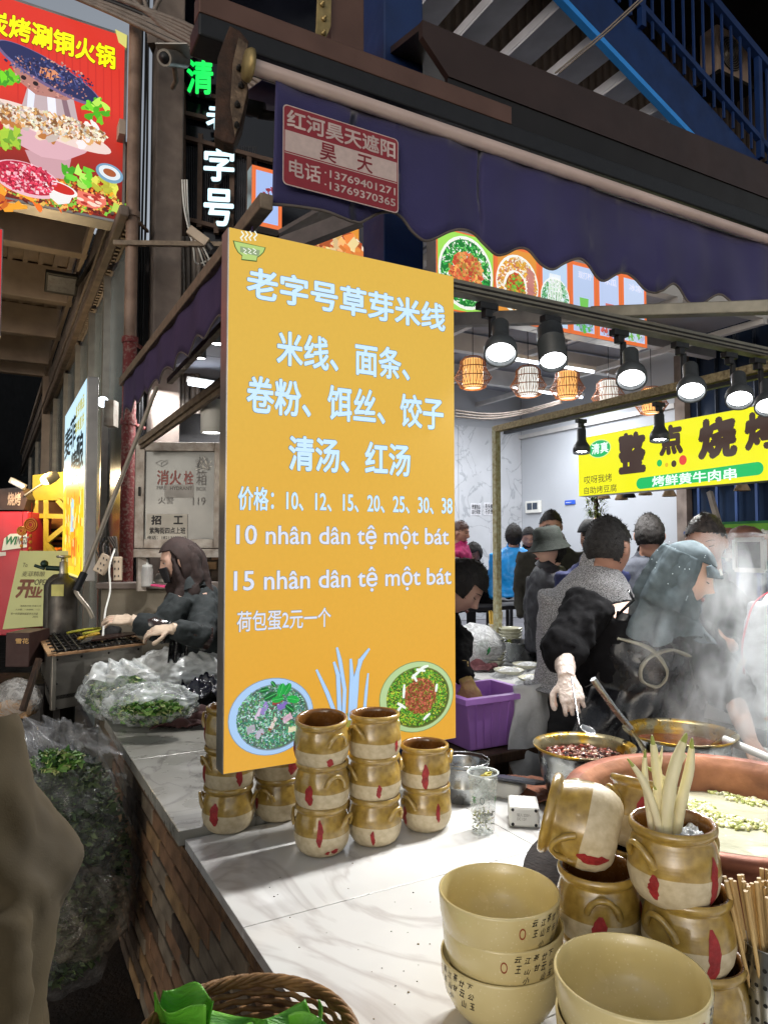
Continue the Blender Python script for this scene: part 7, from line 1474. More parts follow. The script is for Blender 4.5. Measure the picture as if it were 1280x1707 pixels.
bh_, Rb = bystander('person in a dark bucket hat and black jacket in profile facing left', 915, 912, 4.45, 50, 104, -6, m_blk2, skin=m_skin, hk='bob', closed=True)
hb_ = V(915, 912, 4.45); m_bh = mat('bottle_green_hat', (30, 36, 32), .85, 0, .2, 60, .3)
mb = MB(); mb.lathe([(0, .132), (.06, .130), (.084, .115), (.092, .06), (.098, .035), (.130, -.008), (.134, -.012), (.130, -.014), (.096, .03)], hb_, 40, Rb @ Vector((0, .06, 1))); mb.build('bucket_hat', m_bh, bh_, disp=[(.008, .05)])
bystander('person in a bright blue padded jacket sitting with their back turned in the hall', 856, 893, 7.6, 40, -10, -6, mat('bright_blue_nylon', (20, 140, 214), .4, 0, .15, 10, .4, bscale=14), hk='bob', seat=True, floor=.5, face=False, lean=0)
bystander('dark haired person partly hidden behind the man with glasses', 881, 897, 7.9, 36, 170, -20, m_blk, hk='short', seat=True, floor=.5)
bystander('person in a deep pink top at the brown table beside the yellow sign', 766, 888, 7.4, 40, -110, -12, cloth('deep_pink', (150, 26, 84)), hk='short', hm=mat('brown_hair', (60, 34, 26), .5), seat=True, floor=.5)
bystander('small dark haired person bent over the table next to the one in pink', 790, 922, 8.0, 28, 150, -30, m_blk, hk='bob', seat=True, floor=.5, sc=.85)
# ---- woman washing up in the purple bin, half hidden by the sign
wh = V(768, 978, 3.12)
wp, Rw = person('woman with tied black hair bending beside the purple bin, half hidden by the yellow sign', wh, -104, -42, 0, V(700, 1190, 3.4), V(715, 1080, 3.3), V(738, 1020, 3.18), V(690, 1040, 3.25), V(765, 1062, 3.30),
    arms=((V(765, 1062, 3.25), V(762, 1100, 3.12), V(778, 1138, 3.04), Vector((.35, -.1, -1)), Vector((-.3, -1, 0)), 1, (.5, .5, .6, .6)),), cloth=m_blk, hair_m=m_hair, hair_kind='bob', trousers=m_trou, floor=.0, closed=True, tufts=400)
mb = MB(); mb.ball(wh + Rw @ Vector((0, -.12, .03)), (.045, .04, .045), 16, 10); mb.build('hair_bun', m_hair, wp, disp=[(.01, .03)])
mb = MB(); mb.tube([wh + Rw @ Vector((.05 * math.cos(t * .5), -.09 - .012 * math.sin(t), .055 + .03 * math.sin(t * .5))) for t in range(8)], .004, 6); mb.build('hair_clip', m_white, wp)
glove(wp, V(778, 1138, 3.04), V(762, 1100, 3.12), Vector((.35, -.1, -1)), Vector((-.3, -1, 0)), 1, (.5, .5, .6, .6), 1.12, mat('yellow_wet_glove', (190, 160, 96), .35, 0, .25, 14, .6, coat=.4))
# ---- white tracksuit person at the right edge
m_trk = cloth('white_tracksuit', (196, 202, 206), rough=.6, bump=.2); tY = 2.78
tw, Rt = person('person in a white top with red piping at the right edge, mostly out of frame', V(1345, 900, tY), -40, -10, 0, V(1320, 1215, tY), V(1325, 1090, tY), V(1335, 985, tY), V(1272, 1005, tY), V(1400, 1010, tY), arms=((V(1275, 1008, tY), V(1262, 1110, tY - .05), V(1285, 1200, tY - .15), None, None, 1, None),), cloth=m_trk, cname='top', trousers=m_trou, disp=.025)
mb = MB(); P = catmull([V(1240, 1130, tY - .10), V(1236, 1080, tY - .12), V(1244, 1040, tY - .10), V(1255, 1008, tY - .07), V(1275, 990, tY - .06), V(1300, 982, tY - .06)], 5); mb.tube(P, .006, 6, flat=.5); mb.build('piping', mat('red_piping', (180, 30, 60), .5), tw)

# ---- woman at the grill, left
nY = 3.9; nh = V(299, 936, nY)
nw, Rn = person('woman in a brown hijab and black mask tending the grill with gloved hands', nh, 108, -16, 0, V(340, 1110, nY + .1), V(335, 1040, nY + .05), V(318, 975, nY), V(300, 995, nY - .12), V(358, 1000, nY + .12),
    arms=((V(302, 1000, nY - .1), V(272, 1050, nY - .2), V(222, 1034, nY - .22), Vector((-1, -.1, .05)), Vector((0, -.5, 1)), 1, (.35, .4, .4, .5)), (V(345, 1005, nY), V(335, 1062, nY - .22), V(288, 1048, nY - .32), Vector((-1, -.1, -.1)), Vector((0, -.5, 1)), -1, (.6, .7, .8, .8))), cloth=cloth('dark_teal_top', (30, 36, 38)), cname='top', hair_kind=None, trousers=m_trou, sleeve=(.075, .066, .05), wide=1.1, closed=False)
m_hb = cloth('brown_hijab', (36, 24, 22), rough=.9); mb = shell(nh, Rn, 1.0, hkeep, .016, nz=.006, nsc=16, extra=hij); mb.build('hijab', m_hb, nw, solid=.002)
scarf(nw, nh, Rn, V(314, 985, nY), m_hb, .13, .10, 2.0)
def mk(a, b): an = (a - .5) * 2.3; return nh + Rn @ Vector((math.sin(an) * .068, .052 + math.cos(an) * .050 + .014 * math.exp(-(an * 2) ** 2) * (1 - b), -.008 - .085 * b))
mb = MB(); mb.grid(mk, 20, 12); mb.build('face_mask', mat('black_mask', (26, 24, 28), .7, 0, .15, 40, .2), nw, solid=.003)
def ap2(a, b): return V(288 + 42 * a - 8 * b, 1010 + 95 * b, nY - .17 + .10 * a + .02 * math.sin(a * 15))
mb = MB(); mb.grid(ap2, 20, 20); mb.build('apron', m_apr, nw, solid=.003)
m_slv = mat('shiny_sleeve', (46, 34, 32), .25, 0, .3, 14, .8, bscale=16, coat=.4)
for el, wr in ((V(272, 1050, nY - .2), V(222, 1034, nY - .22)), (V(335, 1062, nY - .22), V(288, 1048, nY - .32))): mb = MB(); limb(mb, [el.lerp(wr, -.2), el.lerp(wr, .3), el.lerp(wr, .8)], [.066, .060, .042], 8, 20); mb.build('sleeve_cover', m_slv, nw, disp=[(.03, .04)])
mgl = mat('cream_latex', (196, 176, 156), .35, 0, .12, 16, .3)
glove(nw, V(222, 1034, nY - .22), V(272, 1050, nY - .2), Vector((-1, -.1, .05)), Vector((0, -.5, 1)), 1, (.35, .4, .4, .5), 1.05, mgl); glove(nw, V(288, 1048, nY - .32), V(335, 1062, nY - .22), Vector((-1, -.1, -.1)), Vector((0, -.5, 1)), -1, (.6, .7, .8, .8), 1.05, mgl)

# ---- coat at the left edge, very near
oY = 1.05
m_coat = cloth('olive_grey_coat', (76, 64, 40), rough=.9, scale=5, bump=.15, rgb2=(54, 45, 28), bscale=400)
cp, _ = person('passer-by in an olive grey coat at the left edge, sleeve and side in view', V(-330, 720, oY + .1), 60, 0, 0, V(-130, 1800, oY + .12), V(-130, 1450, oY + .1), V(-250, 1010, oY + .1), V(-60, 1200, oY - .02), V(-420, 1200, oY + .15),
    arms=((V(-58, 1215, oY), V(10, 1505, oY - .02), V(-36, 1840, oY - .14), Vector((-.1, -.3, -1)), Vector((1, 0, 0)), 1, (.4, .5, .5, .5)),), cloth=m_coat, cname='coat', trousers=m_trou, sleeve=(.072, .068, .060), wide=1.2, deep=1.1, disp=.007, dsc=-.17, folds=[([V(-62 + 14 * k, 1240 + 20 * k, oY - .06 + .012 * k), V(-40 + 18 * k, 1360, oY - .07 + .012 * k), V(-8 + 12 * k, 1480 - 16 * k, oY - .07 + .01 * k)], .030) for k in range(4)] + [([V(20, 1470 + 14 * k, oY - .08), V(60 - 8 * k, 1500 + 18 * k, oY - .04)], .022) for k in range(3)] + [([V(-20 + 14 * k, 1540, oY - .1), V(-30 + 16 * k, 1680, oY - .15), V(-50 + 18 * k, 1820, oY - .2)], .028) for k in range(4)])
# ================================================================== LEFT SIDE: GRILL CORNER
# fire hydrant cabinet
cb_ = at(228, 915, 4.25); PC = Plane((cb_.x, cb_.y, 0), UX * .92 - VX * .38 if False else Vector((1, .06, 0)), ZX)
x0, zt_ = PC.pix(228, 737); x1, zb3 = PC.pix(372, 914)
fc_ = thing('hydrant_cabinet', 'scuffed white framed fire hydrant cabinet with a pasted job notice', 'cabinet', PC.pt(x0, zb3))
m_scuf = mat('scuffed_white_frame', (172, 164, 154), .5, .1, .25, 18, .3, rgb2=(128, 116, 104)); 
mb = MB(); mb.box(PC.pt((x0 + x1) / 2, (zt_ + zb3) / 2, -.12), (x1 - x0, zt_ - zb3, .22), (PC.x, PC.y, PC.n)); mb.build('casing', m_scuf, fc_, bevel=.006)
w = .055
for (a, b, c, d) in ((x0, zb3, x0 + w, zt_), (x1 - w, zb3, x1, zt_), (x0 + w, zt_ - w, x1 - w, zt_), (x0 + w, zb3, x1 - w, zb3 + w)): mb = MB(); mb.box(PC.pt((a + c) / 2, (b + d) / 2, .006), (c - a - .001, d - b - .001, .022), (PC.x, PC.y, PC.n)); mb.build('door_frame', m_scuf, fc_, bevel=.004)
mb = MB(); mb.box(PC.pt((x0 + x1) / 2, (zt_ + zb3) / 2, -.006), (x1 - x0 - 2 * w, zt_ - zb3 - 2 * w, .008), (PC.x, PC.y, PC.n)); mb.build('pane', mat('grimy_grey_glass', (104, 106, 104), .18, .15, .25, 2.5, .1), fc_)
mb = MB(); mb.box(PC.pt(x0 + .028, (zt_ + zb3) / 2 + .02, .02), (.014, .055, .01), (PC.x, PC.y, PC.n)); mb.build('latch', m_dark, fc_, bevel=.003)
rd = mat('faded_red_print', (130, 62, 56), .5, 0, .3, 30); gd = mat('faded_grey_print', (84, 80, 78), .5, 0, .3, 30); m_pap = mat('pasted_paper', (186, 180, 168), .8, 0, .1, 12, .15); bk2 = mat('notice_black', (28, 26, 26), .6)
t = fc_
text_on(PC, '消火', (262, 783, 808, 303, 784), rd, t, .03, 0, .0005); text_on(PC, '栓', (307, 785, 808, 323, 785), rd, t, .02, 0, .0005); text_on(PC, '箱', (328, 784, 809, 345, 784), gd, t, .0, 0, .0005)
mb = MB(); a, b = PC.pix(275, 808); c, d = PC.pix(323, 830); mb.box(PC.pt((a + c) / 2, (b + d) / 2, -.001), (c - a, abs(d - b), .002), (PC.x, PC.y, PC.n)); mb.build('label_patch', mat('pale_patch', (150, 146, 140), .6), t)
text_on(PC, 'FIRE', (262, 810, 816, 278, 810), gd, t, .0, 0, .0008); text_on(PC, 'HYDRANT', (284, 811, 817, 321, 811), gd, t, .02, 0, .0012); text_on(PC, 'BOX', (328, 812, 818, 344, 812), gd, t, .0, 0, .0008); text_on(PC, '火警', (264, 828, 840, 290, 828), gd, t, 0, 0, .0005); text_on(PC, '119', (322, 829, 842, 343, 829), gd, t, 0, 0, .0005)
mb = MB(); 
for q in (0, 1): strip_poly(mb, PC, [(260 + q * 9, 772), (270 + q * 9, 767), (280 + q * 9 - 9 * q, 772), (270, 778), (260 + q * 9, 772)], .0015, C(80, 78, 76), .0008)
mb.build('diamond_print', attrmat('flat_print', 0, .5), t)
mb = MB(); 
for k in range(9): strip_poly(mb, PC, [(326 + rnd.uniform(0, 30), 760 + rnd.uniform(0, 26)) for _ in range(3)], .0022, C(190, 186, 176), .0006 + k * .0001); strip_poly(mb, PC, [(326 + rnd.uniform(0, 30), 760 + rnd.uniform(0, 26)) for _ in range(3)], .0016, C(50, 48, 46), .0016 + k * .0001)
mb.build('torn_sticker', attrmat('flat_print', 0), t)
jn = thing('job_notice', 'white pasted job notice with black writing on the cabinet door', 'notice', PC.pt(*PC.pix(244, 902)))
a, b = PC.pix(245, 902); c, d = PC.pix(313, 857); mb = MB(); mb.box(PC.pt((a + c) / 2, (b + d) / 2, .004), (c - a, d - b, .002), (PC.x, PC.y, PC.n)); mb.build('paper', m_pap, jn)
text_on(PC, '招', (253, 859, 875, 270, 859), bk2, jn, .05, 0, .006); text_on(PC, '工', (290, 860, 874, 306, 860), bk2, jn, .05, 0, .006); text_on(PC, '紫陶街四点上班', (250, 879, 890, 310, 879), bk2, jn, .03, 0, .006); text_on(PC, '电话：18213602140', (247, 893, 899, 311, 893), bk2, jn, .02, 0, .006)
mb = MB(); p, q = at(236, 920, 4.3), at(236, 985, 4.3); mb.bar(p, q, .05, .05); mb.bar(at(225, 922, 4.28), at(372, 922, 4.28), .04, .05); mb.build('stand_leg', m_scuf, fc_)
# ledge items
def lathe_thing(name, label, cat, p, prof, m, seg=28, **k): t = thing(name, label, cat, p); mb = MB(); mb.lathe(prof, p, seg); mb.build('body', m, t, **k); return t
p = at(245, 978, 4.3); b = thing('squeeze_bottle', 'frosted squeeze bottle with a nozzle cap on the ledge', 'bottle', p); mb = MB(); mb.lathe([(0, 0), (.034, 0), (.036, .01), (.036, .10), (.030, .118)], p, 24); mb.build('body', mat('frosted_plastic', (170, 168, 164), .4), b); mb = MB(); mb.lathe([(.031, .118), (.031, .13), (.010, .138), (.004, .165), (0, .166)], p, 20); mb.build('cap', m_white, b)
p = at(262, 968, 4.45); mb = MB(); mb.tube([p, at(300, 968, 4.45)], .045, 16); tag(mb.build('roll', m_alu), 'dull metal roll lying on the ledge behind the bottle', 'roll')
mb = MB(); mb.bar(at(255, 975, 4.25), at(288, 979, 4.22), .05, .012); tag(mb.build('pink_tray', mat('pink_plastic', (196, 60, 110), .4), bevel=.003), 'thin pink tray on the ledge beside the woman', 'tray')
# sockets and cable
for k, (c4, lab) in enumerate((((165, 955, 181, 926), 'tilted multi socket strip hanging below the drain pipe'), ((197, 928, 197, 968), 'upright socket box fixed right of the tilted socket strip'))):
    t = thing('socket_strip', lab, 'socket'); a, b = at(c4[0], c4[1], 4.05), at(c4[2], c4[3], 4.05); mb = MB(); mb.bar(a, b, .07 if k == 0 else .045, .03, up=(0, -1, 0)); mb.build('case', mat('yellowed_plastic', (178, 160, 138), .5, 0, .12, 14, .06), t, bevel=.005)
    n_ = (b - a).normalized(); s_ = n_.cross(Vector((0, -1, 0))).normalized()
    for q in range(3): mb = MB(); cc = a.lerp(b, .2 + .3 * q) + Vector((0, -.017, 0)); mb.box(cc + s_ * .01, (.005, .004, .012)); mb.box(cc - s_ * .01, (.005, .004, .012)); mb.build('slot', m_black, t)
    t.location = a if False else (0, 0, 0)
cw = thing('flex_cable', 'pale cable running down from the socket strip behind the grill', 'cable', at(185, 960, 4.0)); mb = MB(); mb.tube(catmull([at(192, 915, 4.05), at(183, 945, 4.0), at(184, 985, 4.0), at(176, 1020, 3.95), at(172, 1060, 3.9)], 6), .006, 6); mb.build('cable', m_white, cw)
cw = thing('flex_cable', 'tangle of black cables beside the drain pipe', 'cable', at(180, 900, 4.3)); 
for k in range(7): mb = MB(); mb.tube(catmull([at(172 + 3 * k, 890 + 6 * k, 4.35), at(160 + 6 * k, 915, 4.3), at(175 + 4 * k, 935 + 3 * k, 4.3), at(195, 925 - 4 * k, 4.3), at(180 + 2 * k, 895, 4.35)], 5), .005, 5); mb.build('cable', m_cableblk if k % 2 else m_cable, cw)
cr = thing('awning_crank', 'long pale crank rod with a black grip leaning across the corner', 'crank', at(190, 850, 3.2))
a, b = at(262, 645, 3.3), at(140, 957, 3.05); mb = MB(); mb.tube([a, b], .010, 10); mb.build('rod', mat('pale_rod', (150, 140, 126), .45, .3, .15, 20, .1), cr); mb = MB(); mb.tube([at(141, 955, 3.05), at(127, 985, 3.02)], .016, 12); mb.build('grip', m_black, cr); mb = MB(); mb.tube(catmull([at(127, 985, 3.02), at(130, 992, 3.0), at(148, 1015, 2.98), at(155, 1030, 2.98)], 4), .009, 8); mb.build('hook', mat('pale_rod', (0, 0, 0)), cr)
# opening board, gas cylinder, red booth, box
po = at(5, 1048, 4.9); brd = thing('opening_board', 'pale green congratulation board with brown brush writing leaning beside the gas cylinder', 'board', po); PO = Plane(po, Vector((1, -.05, 0)), Vector((.10, .28, 1)))
q4 = [PO.pix(8, 1049), PO.pix(88, 1050), PO.pix(106, 927), PO.pix(25, 917)]
a_, b_ = PO.pix(5, 1049); c_, d_ = PO.pix(110, 920)
mb = MB(); pts = [PO.pt(*PO.pix(*q)) for q in ((5, 1049), (92, 1049), (108, 924), (24, 917))]; mb.prism(pts, PO.n * -.02); mb.build('board', mat('pale_green_card', (196, 200, 140), .6, 0, .06, 3, .04), brd)
mb_ = mat('brown_brush_ink', (118, 66, 40), .5); mg = mat('grey_green_ink', (96, 92, 66), .5)
text_on(PO, 'To', (31, 938, 945, 39, 939), mg, brd, 0, 0, .002); text_on(PO, '麦菲精酿', (31, 953, 962, 69, 955), mg, brd, .0, 0, .002); text_on(PO, '开', (27, 966, 998, 53, 968), mb_, brd, .06, 0, .002); text_on(PO, '业', (46, 980, 999, 68, 981), mb_, brd, .05, 0, .002); text_on(PO, 'OPEN', (53, 967, 977, 77, 971), mg, brd, .02, 0, .0025)
text_on(PO, '浓情新开張 开業大吉', (31, 1011, 1014, 66, 1012), mg, brd, 0, 0, .002); text_on(PO, '大沫置，一份醉鲜，一口', (24, 1017, 1020, 64, 1018), mg, brd, 0, 0, .002); text_on(PO, '有一份质量助威富享乐利盛', (17, 1023, 1027, 62, 1024), mg, brd, 0, 0, .002); text_on(PO, '2025', (53, 1031, 1034, 62, 1031), mg, brd, 0, 0, .002)
p = at(104, 1060, 4.45); gc = thing('gas_cylinder', 'tall grey steel gas cylinder with a valve and paper tag behind the grill', 'gas cylinder', (p.x, p.y, .2)); zt_ = at(104, 980, 4.45).z; m_gas = mat('worn_grey_cylinder', (92, 88, 82), .45, .5, .3, 14, .2, rgb2=(66, 60, 56))
mb = MB(); mb.lathe([(0, .3), (.078, .3), (.084, .33), (.084, zt_ - .0), (.078, zt_ + .03), (.055, zt_ + .055), (.032, zt_ + .068), (.03, zt_ + .09)], (p.x, p.y, 0), 36); mb.build('body', m_gas, gc)
mb = MB(); mb.lathe([(0, .3), (.08, .3), (.084, .33), (.084, zt_ + .01), (.06, zt_ + .055), (.03, zt_ + .08)], (p.x - .085, p.y + .12, 0), 30); mb.build('neighbour_body', m_gas, gc)
mb = MB(); mb.lathe([(.024, zt_ + .09), (.024, zt_ + .16), (.014, zt_ + .165), (.014, zt_ + .185), (.042, zt_ + .188), (.042, zt_ + .202), (0, zt_ + .204)], (p.x, p.y, 0), 20); mb.build('valve', m_alu, gc); mb = MB()
mb.tube([(p.x - .02, p.y, zt_ + .12), (p.x - .10, p.y - .02, zt_ + .125)], .016, 10); mb.ball((p.x - .11, p.y - .02, zt_ + .15), .024, 12, 8); mb.tube([(p.x - .11, p.y - .02, zt_ + .12), (p.x - .17, p.y - .02, zt_ + .14)], .010, 8); mb.build('regulator', mat('green_regulator', (34, 54, 48), .4, .5), gc)
mb = MB(); mb.box((p.x + .006, p.y - .087, zt_ - .01), (.075, .003, .07)); mb.build('paper_tag', mat('tag_paper', (190, 184, 110), .7), gc)
# red booth with white sign
rb_ = at(20, 900, 6.5); booth = thing('red_booth', 'red booth front with a white panel and green letters at the left edge', 'booth', (rb_.x, rb_.y, 0)); PRB = Plane((rb_.x, rb_.y, 0), (1, .1, 0), ZX)
x0, z0_ = PRB.pix(-40, 1060); x1, z1_ = PRB.pix(48, 853); mb = MB(); mb.box(PRB.pt((x0 + x1) / 2, (z0_ + z1_) / 2, -.3), (x1 - x0, z1_ - z0_, .6), (PRB.x, PRB.y, PRB.n)); mb.build('front', mat('booth_red', (176, 34, 52), .45, 0, .15, 2, .05), booth, bevel=.01)
mb = MB(); ppoly(mb, PRB, [(4, 918), (8, 898), (18, 890), (46, 889), (46, 912)], lin((205, 212, 205)), .006); ppoly(mb, PRB, [(-6, 921), (11, 920), (11, 926), (-6, 928)], lin((190, 190, 190)), .006); mb.build('panel_print', attrmat('flat_print', 0), booth)
text_on(PRB, 'WI', (10, 894, 908, 29, 894), mat('booth_green', (24, 110, 70), .5), booth, .05, 0, .009, slant=.02); text_on(PRB, 'NGS', (30, 894, 907, 48, 894), mat('booth_grey', (120, 120, 120), .5), booth, .05, 0, .009, slant=.02)
bb = thing('banner_box', 'dark printed banner box on top of the red booth', 'banner', PRB.pt(x1 - .2, z1_)); mb = MB(); mb.prism([PRB.pt(*PRB.pix(*q)) for q in ((-40, 850), (40, 850), (46, 832), (36, 812), (-40, 818))], PRB.n * -.2); mb.build('box', mat('banner_dark', (52, 34, 30), .5, 0, .3, 8, .1), bb); text_on(PRB, '烧烤', (14, 822, 844, 36, 820), mat('banner_ink', (150, 130, 120), .5), bb, .04, 0, .006)
for k, (px, py, r) in enumerate(((53, 875, .055), (38, 885, .038))):
    c = at(px, py, 5.6); t = thing('knot_charm', ('large' if k == 0 else 'small') + ' red and gold festive charm with a tassel hanging before the red booth', 'charm', c, group='festive charms'); mr_ = mat('charm_red', (176, 40, 26), .5); mgo = mat('charm_gold', (226, 150, 60), .4, .2)
    mb = MB(); mb.lathe([(0, 0), (r, 0), (r, .012), (0, .014)], c, 28, (0, -1, 0)); mb.build('disc', mr_, t)
    for q in (.9, .62, .35): mb = MB(); mb.tube([c + Vector((math.cos(i * .3142) * r * q, -.016, math.sin(i * .3142) * r * q)) for i in range(21)], .004, 5); mb.build('gold_ring', mgo, t)
    mb = MB(); mb.bar(c - ZX * r, c - ZX * (r + .16), .02, .01); mb.build('tassel', mr_, t)
    for q in range(3): mb = MB(); mb.ball(c - ZX * (r + .03 + .05 * q) - Vector((0, .01, 0)), .014, 8, 6); mb.build('bead', mgo, t)
    mb = MB(); mb.bar(c + ZX * r, c + ZX * (r + .12), .004, .004); mb.build('cord', mr_, t)
# yellow steel frame stall with lamp
ys_ = thing('yellow_stall_frame', 'yellow painted steel stall frame with a brace, left of the drinks lightbox', 'stall', at(85, 900, 6.8)); m_yf = mat('mustard_paint', (176, 156, 50), .5, .1, .15, 8, .05)
mb = MB(); mb.prism([at(x, y, 6.9) for x, y in ((55, 792), (108, 786), (108, 834), (55, 834))], Vector((0, .3, 0))); mb.build('canopy', m_yf, ys_)
for a, b in (((77, 834), (77, 925)), ((60, 834), (60, 905)), ((98, 834), (112, 850)), ((80, 902), (112, 876)), ((78, 905), (100, 935)), ((62, 860), (110, 861))): mb = MB(); mb.bar(at(*a, 6.8), at(*b, 6.8), .045, .045); mb.build('bar', m_yf, ys_)
mb = MB(); mb.prism([at(x, y, 7.3) for x, y in ((56, 834), (115, 834), (115, 960), (56, 960))], Vector((0, .05, 0))); mb.build('backboard', mat('amber_board', (190, 120, 50), .6, 0, .2, 3, .1), ys_)
for k in range(4): mb = MB(); mb.bar(at(82, 884 + k * 9, 7.1), at(112, 884 + k * 9, 7.1), .02, .03); mb.build('shelf', m_dark, ys_)
for k in range(3): mb = MB(); q = at(85 + 8 * k, 921, 7.0); mb.ball(q, .05, 12, 8); mb.build('orange_pouch', mat('orange_pouch', (226, 120, 30), .5), ys_)
lp = thing('work_lamp', 'glaring warm lamp in a cream shade on the yellow stall', 'lamp', at(84, 795, 6.5)); c = at(78, 800, 6.4); mb = MB(); mb.lathe([(.055, 0), (.05, .06), (.035, .11), (0, .115), ], c, 24, (Vector((.7, .3, .45)))); mb.build('shade', mat('cream_enamel', (200, 180, 140), .4), lp); mb = MB(); mb.ball(c + Vector((.0, -.01, 0)), .045, 16, 10); mb.build('bulb', glow('warm_bulb', (255, 214, 140), 22, .8), lp); mb = MB(); mb.tube([c + Vector((.08, .03, .05)), at(62, 812, 6.5), at(42, 826, 6.5)], .010, 6); mb.build('arm', m_alu, lp)
l = bpy.data.lights.new('lamp_light', 'POINT'); l.energy = 45; l.color = (1, .75, .42); l.shadow_soft_size = .05; o = bpy.data.objects.new('lamp_light', l); COL.objects.link(o); o.parent = lp; o.location = Vector((-.05, -.16, 0))
lp = thing('tube_lamp', 'small cold white tube lamp left of the warm lamp', 'lamp', at(30, 805, 6.5)); mb = MB(); mb.bar(at(19, 800, 6.5), at(42, 812, 6.5), .05, .05); mb.build('housing', m_alu, lp); mb = MB(); mb.bar(at(21, 803, 6.44), at(40, 811, 6.44), .03, .012); mb.build('tube', glow('cold_tube', (170, 215, 235), 3), lp)
bx = at(30, 1110, 4.1); box_ = thing('beer_carton', 'dark brown printed carton below the opening board', 'carton', (bx.x, bx.y, .7)); PX = Plane((bx.x, bx.y - .15, 0), (1, 0, 0), ZX); x0, z0_ = PX.pix(9, 1112); x1, z1_ = PX.pix(50, 1055); mb = MB(); mb.box(PX.pt((x0 + x1) / 2, (z0_ + z1_) / 2, -.12), (x1 - x0, z1_ - z0_, .24), (PX.x, PX.y, PX.n)); mb.build('carton', mat('dark_carton', (58, 36, 32), .7, 0, .2, 10, .1), box_, bevel=.004)
text_on(PX, '雪花', (27, 1064, 1073, 49, 1064), mat('carton_gold', (190, 150, 90), .6), box_, .03, 0, .002)
crt = at(30, 1150, 4.2); mb = MB(); mb.box((crt.x, crt.y, .42), (.5, .4, .8)); tag(mb.build('storage_crate', m_dark, bevel=.02), 'dark crate under the brown carton', 'crate')
bg_ = at(28, 1165, 3.6); t = thing('cement_bag', 'clear plastic bag with a beige block under the grill', 'plastic bag', bg_); mb = MB(); mb.ball(bg_, (.12, .10, .10), 20, 14); mb.build('film', film('clear_bag', (190, 188, 184), .25, .7, 16), t, disp=[(.05, .07)]); mb = MB(); mb.box(bg_ - ZX * .05, (.16, .12, .07)); mb.build('block', mat('beige_block', (170, 130, 84), .8), t, bevel=.01)
mb = MB(); mb.bar(at(66, 1098, 3.0), at(38, 1185, 2.9), .02, .02); tag(mb.build('wooden_stick', m_wood), 'brown stick leaning against the left side of the grill', 'stick')

# ---- the grill
gr = thing('charcoal_grill', 'stainless steel charcoal grill box with wire racks on top', 'grill', at(150, 1150, 3.3))
m_gs = mat('stained_grill_steel', (150, 146, 138), .35, .85, .2, 6, .15); zg = 1.04
# top corners in the photo -> on the plane z = zg
q_fl, q_fr, q_bl, q_br = onz(86, 1092, zg), onz(238, 1074, zg), onz(50, 1046, zg + .0), onz(190, 1036, zg)
fl_, fr_ = onz(88, 1094, zg), onz(238, 1075, zg); back = Vector((-.482, .876, 0)); dpt = .85
fr_ = fl_ + UX * .50 if False else fr_
bl_, br_ = fl_ + VX * dpt, fr_ + VX * dpt
zbt = zg - .27
def quad_box(c4, z0, z1, m, name, parent, **k): mb = MB(); mb.prism([Vector((p.x, p.y, z0)) for p in c4], ZX * (z1 - z0)); return mb.build(name, m, parent, **k)
# walls as four plates
def plate(a, b, z0, z1, th, nm='side_plate', m=None): n = (b - a).normalized().cross(ZX); mb = MB(); mb.prism([Vector((a.x, a.y, z0)), Vector((b.x, b.y, z0)), Vector((b.x, b.y, z0)) - n * th, Vector((a.x, a.y, z0)) - n * th], ZX * (z1 - z0)); mb.build(nm, m or m_gs, gr, bevel=.002)
plate(fl_, fr_, zbt, zg, .02, 'front_plate'); plate(fr_, br_, zbt, zg, .02); plate(bl_, fl_, zbt, zg, .02); plate(br_, bl_, zbt, zg, .02)
quad_box([fl_, fr_, br_, bl_], zbt + .05, zbt + .07, m_dark, 'ash_pan', gr); 
mw = mat('scorched_rim', (150, 116, 84), .6, .3, .3, 12, .2)
for a, b in ((fl_, bl_), (fr_, br_), (fl_, fr_), (bl_, br_)): mb = MB(); mb.bar(a + ZX * .006, b + ZX * .006, .045, .010); mb.build('rim_strip', mw, gr)
mb = MB(); hx = fl_.lerp(fr_, .42); hx2 = fl_.lerp(fr_, .72); zz = zg - .07; mb.tube(catmull([Vector((hx.x, hx.y, zz)), Vector((hx.x, hx.y, zz)) - VX * .035, Vector((hx2.x, hx2.y, zz)) - VX * .035, Vector((hx2.x, hx2.y, zz))], 4), .006, 8); mb.build('handle', m_steel, gr)
for f, z in ((.05, .02), (.05, .26), (.3, .02), (.6, .02), (.95, .02), (.95, .27), (.05, .14)):
    p = fl_.lerp(fr_, f); mb = MB(); mb.ball(Vector((p.x, p.y, zg - z)) - VX * .002, (.006, .006, .006), 8, 6); mb.build('rivet', m_dark, gr)
for i in (0, 1):
    for j in (0, 1): p = (fl_.lerp(fr_, .06 + .88 * i)).lerp(bl_.lerp(br_, .06 + .88 * i), .05 + .9 * j); mb = MB(); mb.bar(Vector((p.x, p.y, 0)), Vector((p.x, p.y, zbt)), .03, .03); mb.build('leg', m_dark, gr)
for j in range(13): f = .06 + .88 * j / 12; a, b = fl_.lerp(fr_, f), bl_.lerp(br_, f); mb = MB(); mb.tube([a + ZX * .022, b + ZX * .022], .0045, 6); mb.build('rack_bar', m_steel if j % 2 else m_dark, gr)
for j in range(6): f = .08 + .84 * j / 5; a, b = fl_.lerp(bl_, f), fr_.lerp(br_, f); mb = MB(); mb.tube([a + ZX * .016, b + ZX * .016], .004, 6); mb.build('rack_bar', m_dark, gr)
mb = MB()
